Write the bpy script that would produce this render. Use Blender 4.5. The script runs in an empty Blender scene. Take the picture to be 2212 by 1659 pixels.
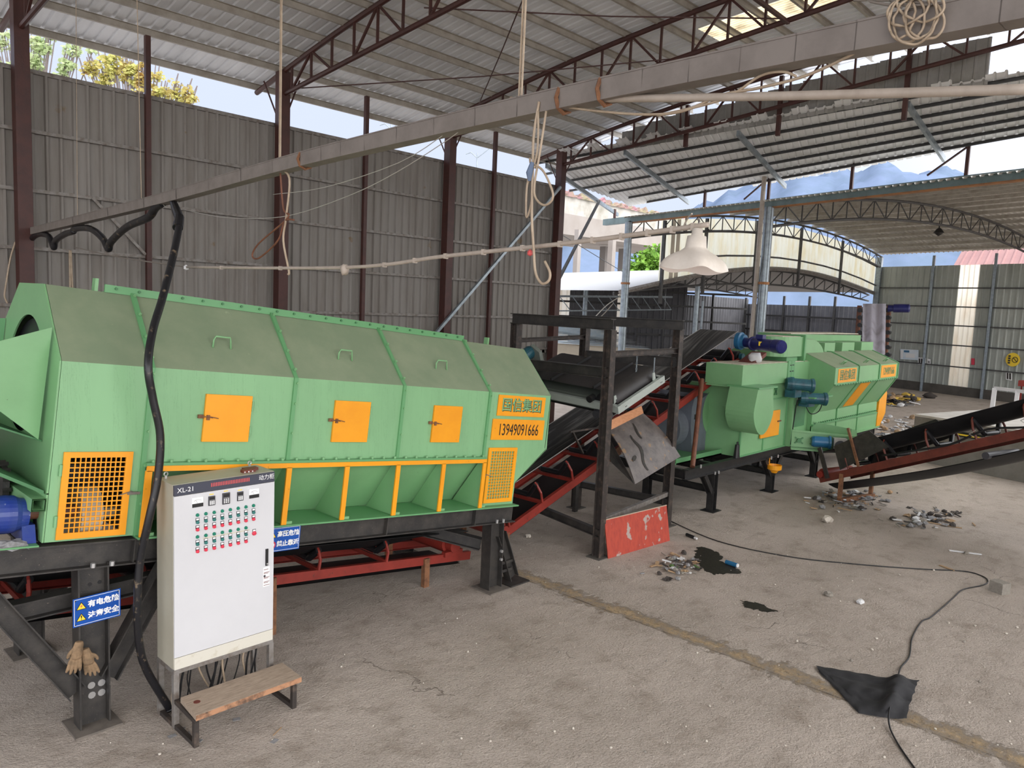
import bpy, bmesh, math, random
from mathutils import Vector, Matrix, noise
R_ = random.Random(7)
SC = bpy.context.scene
COL = SC.collection
PI = math.pi
D2R = PI / 180

# ------------------------------------------------------------ camera (image taken as 2212 x 1659)
F = 1650.0
CAM = Vector((0, 0, 4.05))
_dn = Vector((420 - 1106, 16500 - 829.5, F)).normalized()
_yx = -(_dn.x * (2666 - 1106) + _dn.z * F) / _dn.y
_X = Vector((2666 - 1106, _yx, F)).normalized()
_U = -_dn
_Y = _U.cross(_X)
def c2w(v):
    return Vector((_X.dot(v), _Y.dot(v), _U.dot(v)))
cam = bpy.data.cameras.new('camera')
camo = bpy.data.objects.new('camera', cam)
COL.objects.link(camo)
cr, cu, cb = c2w(Vector((1, 0, 0))), c2w(Vector((0, -1, 0))), c2w(Vector((0, 0, -1)))
M = Matrix.Identity(4)
for i in range(3):
    M[i][0], M[i][1], M[i][2], M[i][3] = cr[i], cu[i], cb[i], CAM[i]
camo.matrix_world = M
cam.sensor_width = 36
cam.lens = F / 2212 * 36
cam.clip_end = 3000
SC.camera = camo
SC.view_settings.view_transform = 'Standard'
SC.view_settings.look = 'None'
SC.view_settings.gamma = 1
SC.view_settings.exposure = 0.28
SC.cycles.max_bounces = 8
SC.cycles.diffuse_bounces = 5
SC.cycles.transmission_bounces = 6
SC.cycles.sample_clamp_indirect = 6

# measuring from the photograph: a pixel taken onto a known plane of the place
def ray(px, py): return c2w(Vector((px - 1106, py - 829.5, F)))
def onplane(px, py, n, d):
    r = ray(px, py); n = Vector(n); return CAM + r * ((d - n.dot(CAM)) / n.dot(r))
def wy(px, py, y): return onplane(px, py, (0, 1, 0), y)
def wx(px, py, x): return onplane(px, py, (1, 0, 0), x)
def fl(px, py, z=0): return onplane(px, py, (0, 0, 1), z)
def vp(px, py, p0, d): return onplane(px, py, (-d[1], d[0], 0), -d[1] * p0[0] + d[0] * p0[1])

# ------------------------------------------------------------ world: thin bright haze, sun hidden behind the camera
W = bpy.data.worlds.new('sky'); SC.world = W; W.use_nodes = True
nt = W.node_tree; nt.nodes.clear()
o = nt.nodes.new('ShaderNodeOutputWorld'); bg = nt.nodes.new('ShaderNodeBackground')
tc = nt.nodes.new('ShaderNodeTexCoord')
dot = nt.nodes.new('ShaderNodeVectorMath'); dot.operation = 'DOT_PRODUCT'
SUN = Vector((0.0, -0.86, 0.5)).normalized()
dot.inputs[1].default_value = SUN
nt.links.new(tc.outputs['Generated'], dot.inputs[0])
mr = nt.nodes.new('ShaderNodeMapRange'); mr.interpolation_type = 'SMOOTHSTEP'
mr.inputs['From Min'].default_value = -0.35; mr.inputs['From Max'].default_value = 1.0
mr.inputs['To Min'].default_value = 0.0; mr.inputs['To Max'].default_value = 1.0
nt.links.new(dot.outputs['Value'], mr.inputs['Value'])
mx = nt.nodes.new('ShaderNodeMix'); mx.data_type = 'RGBA'
mx.inputs['A'].default_value = (0.63, 0.70, 0.88, 1)
mx.inputs['B'].default_value = (3.7, 3.7, 3.75, 1)
nt.links.new(mr.outputs['Result'], mx.inputs['Factor'])
nt.links.new(mx.outputs['Result'], bg.inputs['Color'])
bg.inputs['Strength'].default_value = 1.0
nt.links.new(bg.outputs[0], o.inputs[0])

sun = bpy.data.lights.new('sun', 'SUN'); sun.energy = 0.25; sun.angle = 25 * D2R; sun.color = (1, 0.95, 0.88)
suno = bpy.data.objects.new('sun', sun); COL.objects.link(suno)
suno.rotation_euler = (-SUN).to_track_quat('-Z', 'Y').to_euler()
suno.location = (2, -16, 14)

# ------------------------------------------------------------ materials
def lin(c):
    return tuple(((x / 255) / 12.92 if x / 255 <= 0.04045 else ((x / 255 + 0.055) / 1.055) ** 2.4) for x in c) + (1,)
MATS = {}
def mat(name, rgb, rough=0.6, metal=0.0, rgb2=None, scale=3.0, lo=0.4, hi=0.7, bump=0.0, bscale=60.0, stretch=None,
        spots=None, sscale=25.0, sth=0.66, spec=0.5):
    """base colour, second colour mixed by noise, optional small spots of wear, fine bump"""
    if name in MATS: return MATS[name]
    m = bpy.data.materials.new(name); m.use_nodes = True
    n = m.node_tree.nodes; l = m.node_tree.links
    b = n['Principled BSDF']
    b.inputs['Base Color'].default_value = lin(rgb)
    b.inputs['Roughness'].default_value = rough
    b.inputs['Metallic'].default_value = metal
    b.inputs['Specular IOR Level'].default_value = spec
    g = n.new('ShaderNodeNewGeometry')
    pos = g.outputs['Position']
    if stretch:
        mp = n.new('ShaderNodeMapping'); mp.inputs['Scale'].default_value = stretch
        l.new(pos, mp.inputs['Vector']); pos2 = mp.outputs[0]
    else: pos2 = pos
    col = None
    if rgb2:
        t = n.new('ShaderNodeTexNoise'); t.inputs['Scale'].default_value = scale; t.inputs['Detail'].default_value = 6
        t.inputs['Roughness'].default_value = 0.65
        l.new(pos2, t.inputs['Vector'])
        r = n.new('ShaderNodeMapRange'); r.inputs['From Min'].default_value = lo; r.inputs['From Max'].default_value = hi
        l.new(t.outputs['Fac'], r.inputs['Value'])
        x = n.new('ShaderNodeMix'); x.data_type = 'RGBA'
        x.inputs['A'].default_value = lin(rgb); x.inputs['B'].default_value = lin(rgb2)
        l.new(r.outputs[0], x.inputs['Factor']); col = x.outputs['Result']
    if spots:
        t = n.new('ShaderNodeTexNoise'); t.inputs['Scale'].default_value = sscale; t.inputs['Detail'].default_value = 4
        l.new(pos, t.inputs['Vector'])
        r = n.new('ShaderNodeMapRange'); r.inputs['From Min'].default_value = sth; r.inputs['From Max'].default_value = sth + 0.04
        l.new(t.outputs['Fac'], r.inputs['Value'])
        x = n.new('ShaderNodeMix'); x.data_type = 'RGBA'
        if col: l.new(col, x.inputs['A'])
        else: x.inputs['A'].default_value = lin(rgb)
        x.inputs['B'].default_value = lin(spots)
        l.new(r.outputs[0], x.inputs['Factor']); col = x.outputs['Result']
    if col: l.new(col, b.inputs['Base Color'])
    if bump:
        t = n.new('ShaderNodeTexNoise'); t.inputs['Scale'].default_value = bscale; t.inputs['Detail'].default_value = 5
        l.new(pos, t.inputs['Vector'])
        bp = n.new('ShaderNodeBump'); bp.inputs['Strength'].default_value = bump; bp.inputs['Distance'].default_value = 0.02
        l.new(t.outputs['Fac'], bp.inputs['Height']); l.new(bp.outputs[0], b.inputs['Normal'])
    MATS[name] = m
    return m
def translucent(name, rgb, k=0.7, rgb2=None):
    if name in MATS: return MATS[name]
    m = bpy.data.materials.new(name); m.use_nodes = True
    n = m.node_tree.nodes; l = m.node_tree.links; n.clear()
    out = n.new('ShaderNodeOutputMaterial'); d = n.new('ShaderNodeBsdfDiffuse'); t = n.new('ShaderNodeBsdfTranslucent')
    mixs = n.new('ShaderNodeMixShader'); mixs.inputs[0].default_value = k
    g = n.new('ShaderNodeNewGeometry'); ns = n.new('ShaderNodeTexNoise'); ns.inputs['Scale'].default_value = 2.5; ns.inputs['Detail'].default_value = 6
    mp = n.new('ShaderNodeMapping'); mp.inputs['Scale'].default_value = (1, 1, 0.25)
    l.new(g.outputs['Position'], mp.inputs['Vector']); l.new(mp.outputs[0], ns.inputs['Vector'])
    r = n.new('ShaderNodeMapRange'); r.inputs['From Min'].default_value = 0.45; r.inputs['From Max'].default_value = 0.75
    l.new(ns.outputs['Fac'], r.inputs['Value'])
    x = n.new('ShaderNodeMix'); x.data_type = 'RGBA'; x.inputs['A'].default_value = lin(rgb); x.inputs['B'].default_value = lin(rgb2 or rgb)
    l.new(r.outputs[0], x.inputs['Factor'])
    for s in (d, t): l.new(x.outputs['Result'], s.inputs['Color'])
    l.new(d.outputs[0], mixs.inputs[1]); l.new(t.outputs[0], mixs.inputs[2]); l.new(mixs.outputs[0], out.inputs[0])
    MATS[name] = m
    return m
mat('green', (126, 174, 124), 0.38, rgb2=(118, 164, 116), scale=1.2, spots=(84, 112, 80), sscale=30, sth=0.74, spec=0.5)
# painted side with thin dirty run marks
def drip_material(name, base, run):
    m = mat(name, base, 0.38, rgb2=tuple(int(c * 0.94) for c in base), scale=1.5, stretch=(1, 1, 0.3))
    n = m.node_tree.nodes; l = m.node_tree.links; b = n['Principled BSDF']
    g = n.new('ShaderNodeNewGeometry'); mp = n.new('ShaderNodeMapping'); mp.inputs['Scale'].default_value = (4.5, 4.5, 0.22)
    l.new(g.outputs['Position'], mp.inputs['Vector'])
    w = n.new('ShaderNodeTexNoise'); w.inputs['Scale'].default_value = 1.6; w.inputs['Detail'].default_value = 7; w.inputs['Roughness'].default_value = 0.72
    l.new(mp.outputs[0], w.inputs['Vector'])
    a = n.new('ShaderNodeMath'); a.operation = 'SUBTRACT'; a.inputs[1].default_value = 0.5
    l.new(w.outputs['Fac'], a.inputs[0])
    ab = n.new('ShaderNodeMath'); ab.operation = 'ABSOLUTE'; l.new(a.outputs[0], ab.inputs[0])
    r = n.new('ShaderNodeMapRange'); r.inputs['From Min'].default_value = 0.0; r.inputs['From Max'].default_value = 0.006
    r.inputs['To Min'].default_value = 0.32; r.inputs['To Max'].default_value = 0.0
    l.new(ab.outputs[0], r.inputs['Value'])
    x = n.new('ShaderNodeMix'); x.data_type = 'RGBA'
    old = b.inputs['Base Color'].links[0].from_socket
    l.new(old, x.inputs['A']); x.inputs['B'].default_value = lin(run); l.new(r.outputs[0], x.inputs['Factor'])
    l.new(x.outputs['Result'], b.inputs['Base Color'])
    return m
drip_material('green_side', (132, 180, 132), (70, 96, 72))
mat('green_dusty', (122, 138, 110), 0.7, rgb2=(136, 148, 120), scale=1.6, spots=(150, 160, 130), sscale=9, sth=0.72)
mat('green_dark', (72, 128, 82), 0.45, rgb2=(66, 112, 74), scale=2)
mat('green_flange', (100, 156, 106), 0.4)
mat('yellow', (240, 160, 24), 0.42, rgb2=(232, 150, 22), scale=2, spots=(120, 96, 40), sscale=22, sth=0.73)
mat('black_steel', (44, 42, 41), 0.5, rgb2=(66, 62, 58), scale=6, bump=0.15, bscale=90, spots=(110, 100, 90), sscale=60, sth=0.70)
mat('black_paint', (30, 30, 31), 0.42, rgb2=(48, 46, 44), scale=8, bump=0.1, bscale=70)
mat('frame_steel', (52, 46, 43), 0.55, rgb2=(96, 82, 72), scale=9, lo=0.5, hi=0.72, bump=0.2, bscale=80)
mat('raw_steel', (138, 134, 130), 0.5, 0.3, rgb2=(104, 92, 82), scale=10)
mat('brown_paint', (76, 43, 38), 0.5, rgb2=(62, 37, 34), scale=4, bump=0.1, bscale=50)
mat('red_paint', (140, 48, 38), 0.5, rgb2=(122, 40, 32), scale=5, spots=(80, 52, 42), sscale=18, sth=0.68)
mat('red_brown', (112, 52, 40), 0.55, rgb2=(90, 44, 34), scale=5)
mat('rust', (134, 92, 62), 0.8, rgb2=(92, 62, 46), scale=12, bump=0.3, bscale=60)
mat('copper_rust', (120, 74, 52), 0.55, rgb2=(92, 58, 44), scale=8)
mat('belt', (38, 37, 38), 0.6, rgb2=(112, 110, 108), scale=2.2, lo=0.46, hi=0.75, stretch=(0.35, 9, 0.35))
mat('belt_dark', (24, 24, 26), 0.55, rgb2=(34, 33, 34), scale=3)
mat('belt_edge', (150, 146, 142), 0.7)
mat('galv', (150, 160, 166), 0.35, 0.45, rgb2=(122, 130, 136), scale=6, bump=0.05)
mat('purlin_steel', (176, 170, 160), 0.6, rgb2=(150, 142, 130), scale=3)
mat('dark_purlin', (78, 78, 78), 0.55, rgb2=(60, 58, 56), scale=4)
mat('roof_sheet', (238, 240, 244), 0.5, 0.0, rgb2=(216, 218, 222), scale=0.7, stretch=(3, 0.4, 1))
mat('canopy_sheet', (246, 246, 248), 0.5, 0.0, rgb2=(232, 230, 228), scale=0.8)
mat('wall_sheet', (140, 135, 130), 0.6, rgb2=(124, 117, 110), scale=2.0, stretch=(2, 2, 0.25), spots=(128, 112, 92), sscale=2.5, sth=0.72)
mat('gable_sheet', (150, 148, 144), 0.6, rgb2=(128, 126, 120), scale=2)
mat('far_sheet', (176, 181, 174), 0.6, rgb2=(152, 157, 150), scale=1.2, stretch=(1.5, 1.5, 0.4))
mat('dark_sheet', (84, 84, 88), 0.6, rgb2=(68, 68, 72), scale=1)
mat('roof2_sheet', (216, 214, 208), 0.55, 0.0, rgb2=(180, 176, 168), scale=0.8)
mat('concrete', (132, 128, 122), 0.85, rgb2=(112, 108, 100), scale=1.6, bump=0.4, bscale=25)
mat('concrete_dark', (92, 88, 82), 0.9, rgb2=(74, 70, 66), scale=1.6, bump=0.3, bscale=25)
mat('concrete_white', (196, 192, 186), 0.85, rgb2=(176, 172, 164), scale=1.6, bump=0.2, bscale=25)
mat('outside_ground', (190, 184, 178), 0.9, rgb2=(168, 162, 154), scale=0.4)
mat('tray_grey', (128, 120, 114), 0.55, rgb2=(112, 104, 98), scale=5)
mat('pvc', (176, 164, 152), 0.45, rgb2=(160, 148, 136), scale=9)
mat('cable_cream', (176, 158, 136), 0.5, rgb2=(150, 132, 112), scale=9)
mat('cable_grey', (120, 112, 104), 0.6)
mat('cable_black', (26, 26, 28), 0.45)
mat('hose_black', (22, 22, 26), 0.35, rgb2=(120, 104, 84), scale=14, lo=0.58, hi=0.72)
mat('cabinet_front', (206, 206, 209), 0.35, rgb2=(200, 200, 203), scale=1.0)
mat('cabinet_side', (178, 174, 158), 0.45, rgb2=(166, 160, 144), scale=1.4)
mat('dirty_cream', (206, 200, 182), 0.6, rgb2=(170, 150, 116), scale=9, lo=0.5, hi=0.75)
mat('band_dark', (62, 64, 78), 0.4)
mat('white_paint', (236, 236, 236), 0.5)
mat('black_plastic', (30, 30, 32), 0.4)
mat('dark_grey_plastic', (66, 66, 70), 0.45)
mat('button_green', (0, 122, 96), 0.3)
mat('button_teal', (40, 112, 106), 0.35)
mat('button_red', (214, 52, 76), 0.35)
mat('red_text', (206, 84, 84), 0.5)
mat('blue_sign', (0, 78, 168), 0.45, rgb2=(0, 70, 156), scale=3)
mat('sign_yellow', (250, 214, 60), 0.5)
mat('plank', (168, 150, 132), 0.8, rgb2=(136, 120, 104), scale=4, stretch=(2, 14, 6), bump=0.2, bscale=40)
mat('plank_edge', (176, 130, 98), 0.8, rgb2=(90, 70, 58), scale=9, lo=0.45, hi=0.65)
mat('wood_orange', (206, 146, 104), 0.7, rgb2=(184, 124, 86), scale=6, stretch=(2, 10, 10))
mat('dusty_steel', (112, 104, 96), 0.8, rgb2=(90, 84, 78), scale=8, bump=.1)
mat('glove', (146, 120, 92), 0.9, rgb2=(104, 86, 66), scale=14, bump=0.3, bscale=120)
mat('blue_motor', (34, 56, 136), 0.35, rgb2=(56, 74, 134), scale=6, spots=(120, 130, 170), sscale=20, sth=0.7)
mat('navy_motor', (36, 40, 104), 0.35, rgb2=(28, 32, 84), scale=5)
mat('teal_motor', (40, 92, 104), 0.4, rgb2=(28, 62, 76), scale=5)
mat('bluegreen_motor', (38, 100, 140), 0.4)
mat('steel_light', (190, 186, 178), 0.35, 0.4)
mat('bolt', (200, 200, 200), 0.3, 0.7)
mat('separator_grey', (172, 180, 174), 0.4, rgb2=(160, 168, 160), scale=3)
mat('separator_dark', (110, 116, 108), 0.45)
mat('rubber', (36, 34, 35), 0.5, rgb2=(50, 46, 45), scale=3)
mat('deflector_steel', (104, 96, 92), 0.5, rgb2=(76, 70, 68), scale=5, lo=0.4, hi=0.65, spots=(132, 104, 74), sscale=7, sth=0.62, bump=0.1, bscale=30)
mat('red_board', (178, 72, 54), 0.8, rgb2=(156, 60, 50), scale=6, stretch=(3, 3, 1), spots=(168, 152, 144), sscale=5.5, sth=0.62)
mat('board_edge', (190, 170, 150), 0.8)
mat('grey_fan', (110, 116, 126), 0.45, rgb2=(96, 100, 108), scale=2)
mat('lamp_white', (214, 206, 196), 0.45, rgb2=(196, 186, 174), scale=8)
mat('lamp_inside', (240, 232, 228), 0.5)
mat('plaster_crumb', (196, 188, 176), 0.9)
mat('stone_grey', (148, 142, 132), 0.9, rgb2=(130, 124, 116), scale=30)
mat('scrap_grey', (150, 150, 152), 0.8, rgb2=(110, 108, 104), scale=20)
mat('scrap_white', (214, 214, 214), 0.8)
mat('scrap_tan', (168, 140, 108), 0.9)
mat('scrap_yellow', (196, 164, 70), 0.8)
mat('scrap_dark', (66, 60, 56), 0.9)
mat('scrap_green', (70, 96, 48), 0.8)
mat('wet_black', (30, 27, 23), 0.55, rgb2=(52, 47, 38), scale=22, spec=0.3)
mat('black_cloth', (33, 33, 36), 0.75, rgb2=(46, 46, 48), scale=10, bump=0.2, bscale=140)
mat('leaf_bright', (124, 166, 58), 0.7, rgb2=(80, 126, 44), scale=0.7)
mat('bark', (120, 110, 108), 0.9)
mat('hill_haze', (112, 126, 152), 1.0, rgb2=(98, 114, 132), scale=0.04, lo=0.35, hi=0.7, spec=0)  # bluish distance haze painted into the hill colour
mat('viaduct', (150, 143, 138), 0.9, rgb2=(138, 130, 124), scale=0.3)
mat('viaduct_shade', (120, 115, 112), 0.9)  # darker copy of the viaduct colour, shade painted on the far piers
mat('parapet', (176, 172, 166), 0.9, rgb2=(140, 136, 124), scale=0.6)
mat('vine', (136, 132, 104), 1, rgb2=(156, 100, 124), scale=0.5)
mat('white_roof', (172, 172, 172), 0.6)
mat('plinth', (206, 202, 190), 0.6, rgb2=(176, 164, 140), scale=9, lo=.55, hi=.8)
mat('blue_roof', (206, 222, 234), 0.5, rgb2=(232, 238, 242), scale=2)
mat('pink_roof', (158, 116, 112), 0.6, rgb2=(146, 104, 102), scale=0.6)
mat('cream_wall', (206, 196, 180), 0.85, rgb2=(190, 180, 164), scale=1)
mat('gutter_green', (118, 136, 138), 0.5, rgb2=(96, 112, 112), scale=2)
mat('orange_strip', (176, 120, 74), 0.7, rgb2=(130, 92, 66), scale=4)
translucent('skylight_cream', (255, 250, 226), 0.88, (244, 226, 178))
translucent('skylight_white', (255, 250, 236), 0.9, (240, 226, 204))
translucent('skylight_roof', (240, 226, 190), 0.75, (150, 130, 96))
translucent('leaf_yellow', (206, 204, 132), 0.5, (188, 150, 96))  # leaf colour lightened, haze painted in
translucent('leaf_pale', (192, 206, 160), 0.5, (206, 210, 176))  # pale leaf tone carries painted haze
translucent('clear_film', (206, 204, 216), 0.5, (160, 156, 164))

# ------------------------------------------------------------ mesh builder
class MB:
    def __init__(s): s.v = []; s.f = []
    def add(s, vs, fs):
        b = len(s.v); s.v += [tuple(v) for v in vs]; s.f += [tuple(b + i for i in f) for f in fs]; return s
    def box(s, x0, x1, y0, y1, z0, z1):
        vs = [(x, y, z) for z in (z0, z1) for y in (y0, y1) for x in (x0, x1)]
        return s.add(vs, [(0, 2, 3, 1), (4, 5, 7, 6), (0, 1, 5, 4), (2, 6, 7, 3), (0, 4, 6, 2), (1, 3, 7, 5)])
    def beam(s, p, q, prof, up=(0, 0, 1), cap=True):
        p = Vector(p); q = Vector(q); d = (q - p).normalized(); up = Vector(up)
        sd = d.cross(up)
        if sd.length < 1e-4: sd = d.cross(Vector((1, 0, 0)))
        sd.normalize(); u = sd.cross(d)
        n = len(prof)
        vs = [p + sd * a + u * b for a, b in prof] + [q + sd * a + u * b for a, b in prof]
        fs = [(i, (i + 1) % n, n + (i + 1) % n, n + i) for i in range(n)]
        if cap: fs += [tuple(range(n - 1, -1, -1)), tuple(range(n, 2 * n))]
        return s.add(vs, fs)
    def bar(s, p, q, w, h, up=(0, 0, 1)):
        a, b = w / 2, h / 2
        return s.beam(p, q, [(-a, -b), (a, -b), (a, b), (-a, b)], up)
    def ibeam(s, p, q, h, b, tf=0.014, tw=0.01, up=(0, 0, 1)):
        return s.beam(p, q, ipro(h, b, tf, tw), up)
    def chan(s, p, q, h, b, t=0.01, up=(0, 0, 1), flip=1):
        H = h / 2
        pr = [(0, -H), (b * flip, -H), (b * flip, -H + t), (t * flip, -H + t), (t * flip, H - t), (b * flip, H - t), (b * flip, H), (0, H)]
        return s.beam(p, q, pr, up)
    def cyl(s, p, q, r, r2=None, n=16, cap=True):
        r2 = r if r2 is None else r2
        p = Vector(p); q = Vector(q); d = (q - p).normalized()
        a = d.orthogonal().normalized(); b = d.cross(a)
        vs = [p + (a * math.cos(2 * PI * i / n) + b * math.sin(2 * PI * i / n)) * r for i in range(n)]
        vs += [q + (a * math.cos(2 * PI * i / n) + b * math.sin(2 * PI * i / n)) * r2 for i in range(n)]
        fs = [(i, (i + 1) % n, n + (i + 1) % n, n + i) for i in range(n)]
        if cap: fs += [tuple(range(n - 1, -1, -1)), tuple(range(n, 2 * n))]
        return s.add(vs, fs)
    def tube(s, pts, r, n=8, rs=None):
        pts = [Vector(p) for p in pts]
        k = len(pts); ref = None; base = len(s.v); vs = []; fs = []
        for i, p in enumerate(pts):
            d = (pts[min(i + 1, k - 1)] - pts[max(i - 1, 0)])
            if d.length < 1e-9: d = Vector((0, 0, 1))
            d.normalize()
            if ref is None: ref = d.orthogonal().normalized()
            ref = (ref - d * ref.dot(d))
            if ref.length < 1e-5: ref = d.orthogonal()
            ref.normalize(); b = d.cross(ref)
            rr = rs[i] if rs else r
            vs += [p + (ref * math.cos(2 * PI * j / n) + b * math.sin(2 * PI * j / n)) * rr for j in range(n)]
        for i in range(k - 1):
            fs += [(i * n + j, i * n + (j + 1) % n, (i + 1) * n + (j + 1) % n, (i + 1) * n + j) for j in range(n)]
        fs += [tuple(range(n - 1, -1, -1)), tuple(range((k - 1) * n, k * n))]
        return s.add(vs, fs)
    def prism(s, poly, vec):
        n = len(poly); vec = Vector(vec); p = [Vector(v) for v in poly]
        return s.add(p + [v + vec for v in p], [(i, (i + 1) % n, n + (i + 1) % n, n + i) for i in range(n)] + [tuple(range(n - 1, -1, -1)), tuple(range(n, 2 * n))])
    def lathe(s, c, axis, prof, n=24):
        """prof = (distance along axis, radius)"""
        c = Vector(c); d = Vector(axis).normalized(); a = d.orthogonal().normalized(); b = d.cross(a)
        vs = []; fs = []
        for h, r in prof:
            vs += [c + d * h + (a * math.cos(2 * PI * j / n) + b * math.sin(2 * PI * j / n)) * max(r, 1e-4) for j in range(n)]
        for i in range(len(prof) - 1):
            fs += [(i * n + j, i * n + (j + 1) % n, (i + 1) * n + (j + 1) % n, (i + 1) * n + j) for j in range(n)]
        return s.add(vs, fs)
    def grid(s, fn, nu, nv):
        vs = [fn(i / nu, j / nv) for j in range(nv + 1) for i in range(nu + 1)]
        fs = [(j * (nu + 1) + i, j * (nu + 1) + i + 1, (j + 1) * (nu + 1) + i + 1, (j + 1) * (nu + 1) + i) for j in range(nv) for i in range(nu)]
        return s.add(vs, fs)
    def corr(s, p0, u, width, path, pitch=0.2, depth=0.03, nrm=None):
        """ribbed sheet: ribs spaced along unit u, running along path (list of offsets from p0); depth along nrm"""
        p0 = Vector(p0); u = Vector(u).normalized()
        prof = []
        k = int(width / pitch) + 1
        for i in range(k):
            x = i * pitch
            for a, h in ((0, 0), (0.66, 0), (0.74, 1), (0.9, 1), (0.98, 0)):
                t = x + a * pitch
                if t <= width: prof.append((t, h * depth))
        prof.append((width, 0))
        n = len(prof); vs = []; fs = []
        for j, q in enumerate(path):
            q = Vector(q)
            if nrm is None:
                d = Vector(path[min(j + 1, len(path) - 1)]) - Vector(path[max(j - 1, 0)])
                nn = u.cross(d).normalized()
            else: nn = Vector(nrm)
            vs += [p0 + q + u * t + nn * h for t, h in prof]
        for j in range(len(path) - 1):
            fs += [(j * n + i, j * n + i + 1, (j + 1) * n + i + 1, (j + 1) * n + i) for i in range(n - 1)]
        return s.add(vs, fs)
    def rock(s, c, r, seed, sz=(1, 1, 0.7), n=1):
        bm = bmesh.new(); bmesh.ops.create_icosphere(bm, subdivisions=n, radius=1)
        rr = random.Random(seed)
        vs = []
        for v in bm.verts:
            k = 0.75 + 0.5 * rr.random()
            vs.append((c[0] + v.co.x * r * sz[0] * k, c[1] + v.co.y * r * sz[1] * k, max(0.0, c[2] + v.co.z * r * sz[2] * k)))
        fs = [tuple(v.index for v in f.verts) for f in bm.faces]
        bm.free()
        return s.add(vs, fs)
    def xf(s, m):
        s.v = [tuple(m @ Vector(v)) for v in s.v]; return s
def ipro(h, b, tf, tw):
    H, B, T = h / 2, b / 2, tw / 2
    return [(-B, -H), (B, -H), (B, -H + tf), (T, -H + tf), (T, H - tf), (B, H - tf), (B, H), (-B, H), (-B, H - tf), (-T, H - tf), (-T, -H + tf), (-B, -H + tf)]

def obj(name, mb, m, parent=None, smooth=False, local=False, **props):
    me = bpy.data.meshes.new(name)
    me.from_pydata(mb.v, [], mb.f); me.update()
    bm = bmesh.new(); bm.from_mesh(me); bmesh.ops.recalc_face_normals(bm, faces=bm.faces); bm.to_mesh(me); bm.free()
    me.materials.append(MATS[m] if isinstance(m, str) else m)
    if smooth:
        for p in me.polygons: p.use_smooth = True
    ob = bpy.data.objects.new(name, me); COL.objects.link(ob)
    if parent is not None:
        ob.parent = parent
        if not local: ob.matrix_parent_inverse = worldm(parent).inverted()
    for k, v in props.items(): ob[k] = v
    return ob
def objs(name, mb, m, parent=None, local=False, **props):
    """one object for every separate piece in the builder"""
    par = list(range(len(mb.v)))
    def find(a):
        while par[a] != a: par[a] = par[par[a]]; a = par[a]
        return a
    for f in mb.f:
        r = find(f[0])
        for i in f[1:]: par[find(i)] = r
    gr = {}
    for f in mb.f: gr.setdefault(find(f[0]), []).append(f)
    out = []
    for fs in gr.values():
        idx = {}; q = MB()
        for f in fs:
            for i in f:
                if i not in idx: idx[i] = len(q.v); q.v.append(mb.v[i])
            q.f.append(tuple(idx[i] for i in f))
        out.append(obj(name, q, m, parent, local=local, **props))
    return out
def worldm(o):
    m = o.matrix_basis.copy()
    if o.parent: m = worldm(o.parent) @ o.matrix_parent_inverse @ m
    return m
def tag(o, label, cat, group=None, kind=None):
    o['label'] = label; o['category'] = cat
    if group: o['group'] = group
    if kind: o['kind'] = kind
    return o
def thing(name, label, cat, loc=(0, 0, 0), group=None, matrix=None):
    o = bpy.data.objects.new(name, None); COL.objects.link(o); o.empty_display_size = 0.1
    if matrix is not None: o.matrix_basis = matrix
    else: o.location = loc
    return tag(o, label, cat, group)
def struct(name, mb, m, label=None, smooth=False):
    o = obj(name, mb, m, smooth=smooth); o['kind'] = 'structure'
    if label: o['label'] = label
    return o
ORD = ['first', 'second', 'third', 'fourth', 'fifth', 'sixth', 'seventh', 'eighth', 'ninth', 'tenth', 'eleventh', 'twelfth', 'thirteenth', 'fourteenth', 'fifteenth', 'sixteenth', 'seventeenth', 'eighteenth', 'nineteenth', 'twentieth', 'twenty-first', 'twenty-second', 'twenty-third', 'twenty-fourth']
def lerp(a, b, t): return Vector(a) * (1 - t) + Vector(b) * t
def spline(pts, k=6):
    pts = [Vector(p) for p in pts]; out = []
    for i in range(len(pts) - 1):
        p0 = pts[max(i - 1, 0)]; p1 = pts[i]; p2 = pts[i + 1]; p3 = pts[min(i + 2, len(pts) - 1)]
        for j in range(k):
            t = j / k
            out.append(0.5 * ((2 * p1) + (p2 - p0) * t + (2 * p0 - 5 * p1 + 4 * p2 - p3) * t * t + (3 * p1 - p0 - 3 * p2 + p3) * t ** 3))
    return out + [pts[-1]]
def text(name, s, m, size, origin, xdir, zdir, depth=0.002, parent=None, align='CENTER', local=False, squeeze=1.0, bold=0.0):
    """lettering as real thin geometry; origin is the centre of the line"""
    c = bpy.data.curves.new(name, 'FONT'); c.body = s; c.size = size; c.align_x = align; c.align_y = 'CENTER'
    c.extrude = depth / 2; c.offset = bold; c.resolution_u = 2
    t = bpy.data.objects.new(name, c); COL.objects.link(t)
    dg = bpy.context.evaluated_depsgraph_get(); dg.update()
    me = bpy.data.meshes.new_from_object(t.evaluated_get(dg))
    bpy.data.objects.remove(t); bpy.data.curves.remove(c)
    x = Vector(xdir).normalized(); z = Vector(zdir).normalized(); n = x.cross(z)
    mm = Matrix.Identity(4)
    for i in range(3): mm[i][0], mm[i][1], mm[i][2], mm[i][3] = x[i] * squeeze, z[i], n[i], origin[i]
    me.transform(mm)
    me.materials.clear(); me.materials.append(MATS[m])
    ob = bpy.data.objects.new(name, me); COL.objects.link(ob)
    if parent is not None:
        ob.parent = parent
        if not local: ob.matrix_parent_inverse = worldm(parent).inverted()
    return ob
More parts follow.
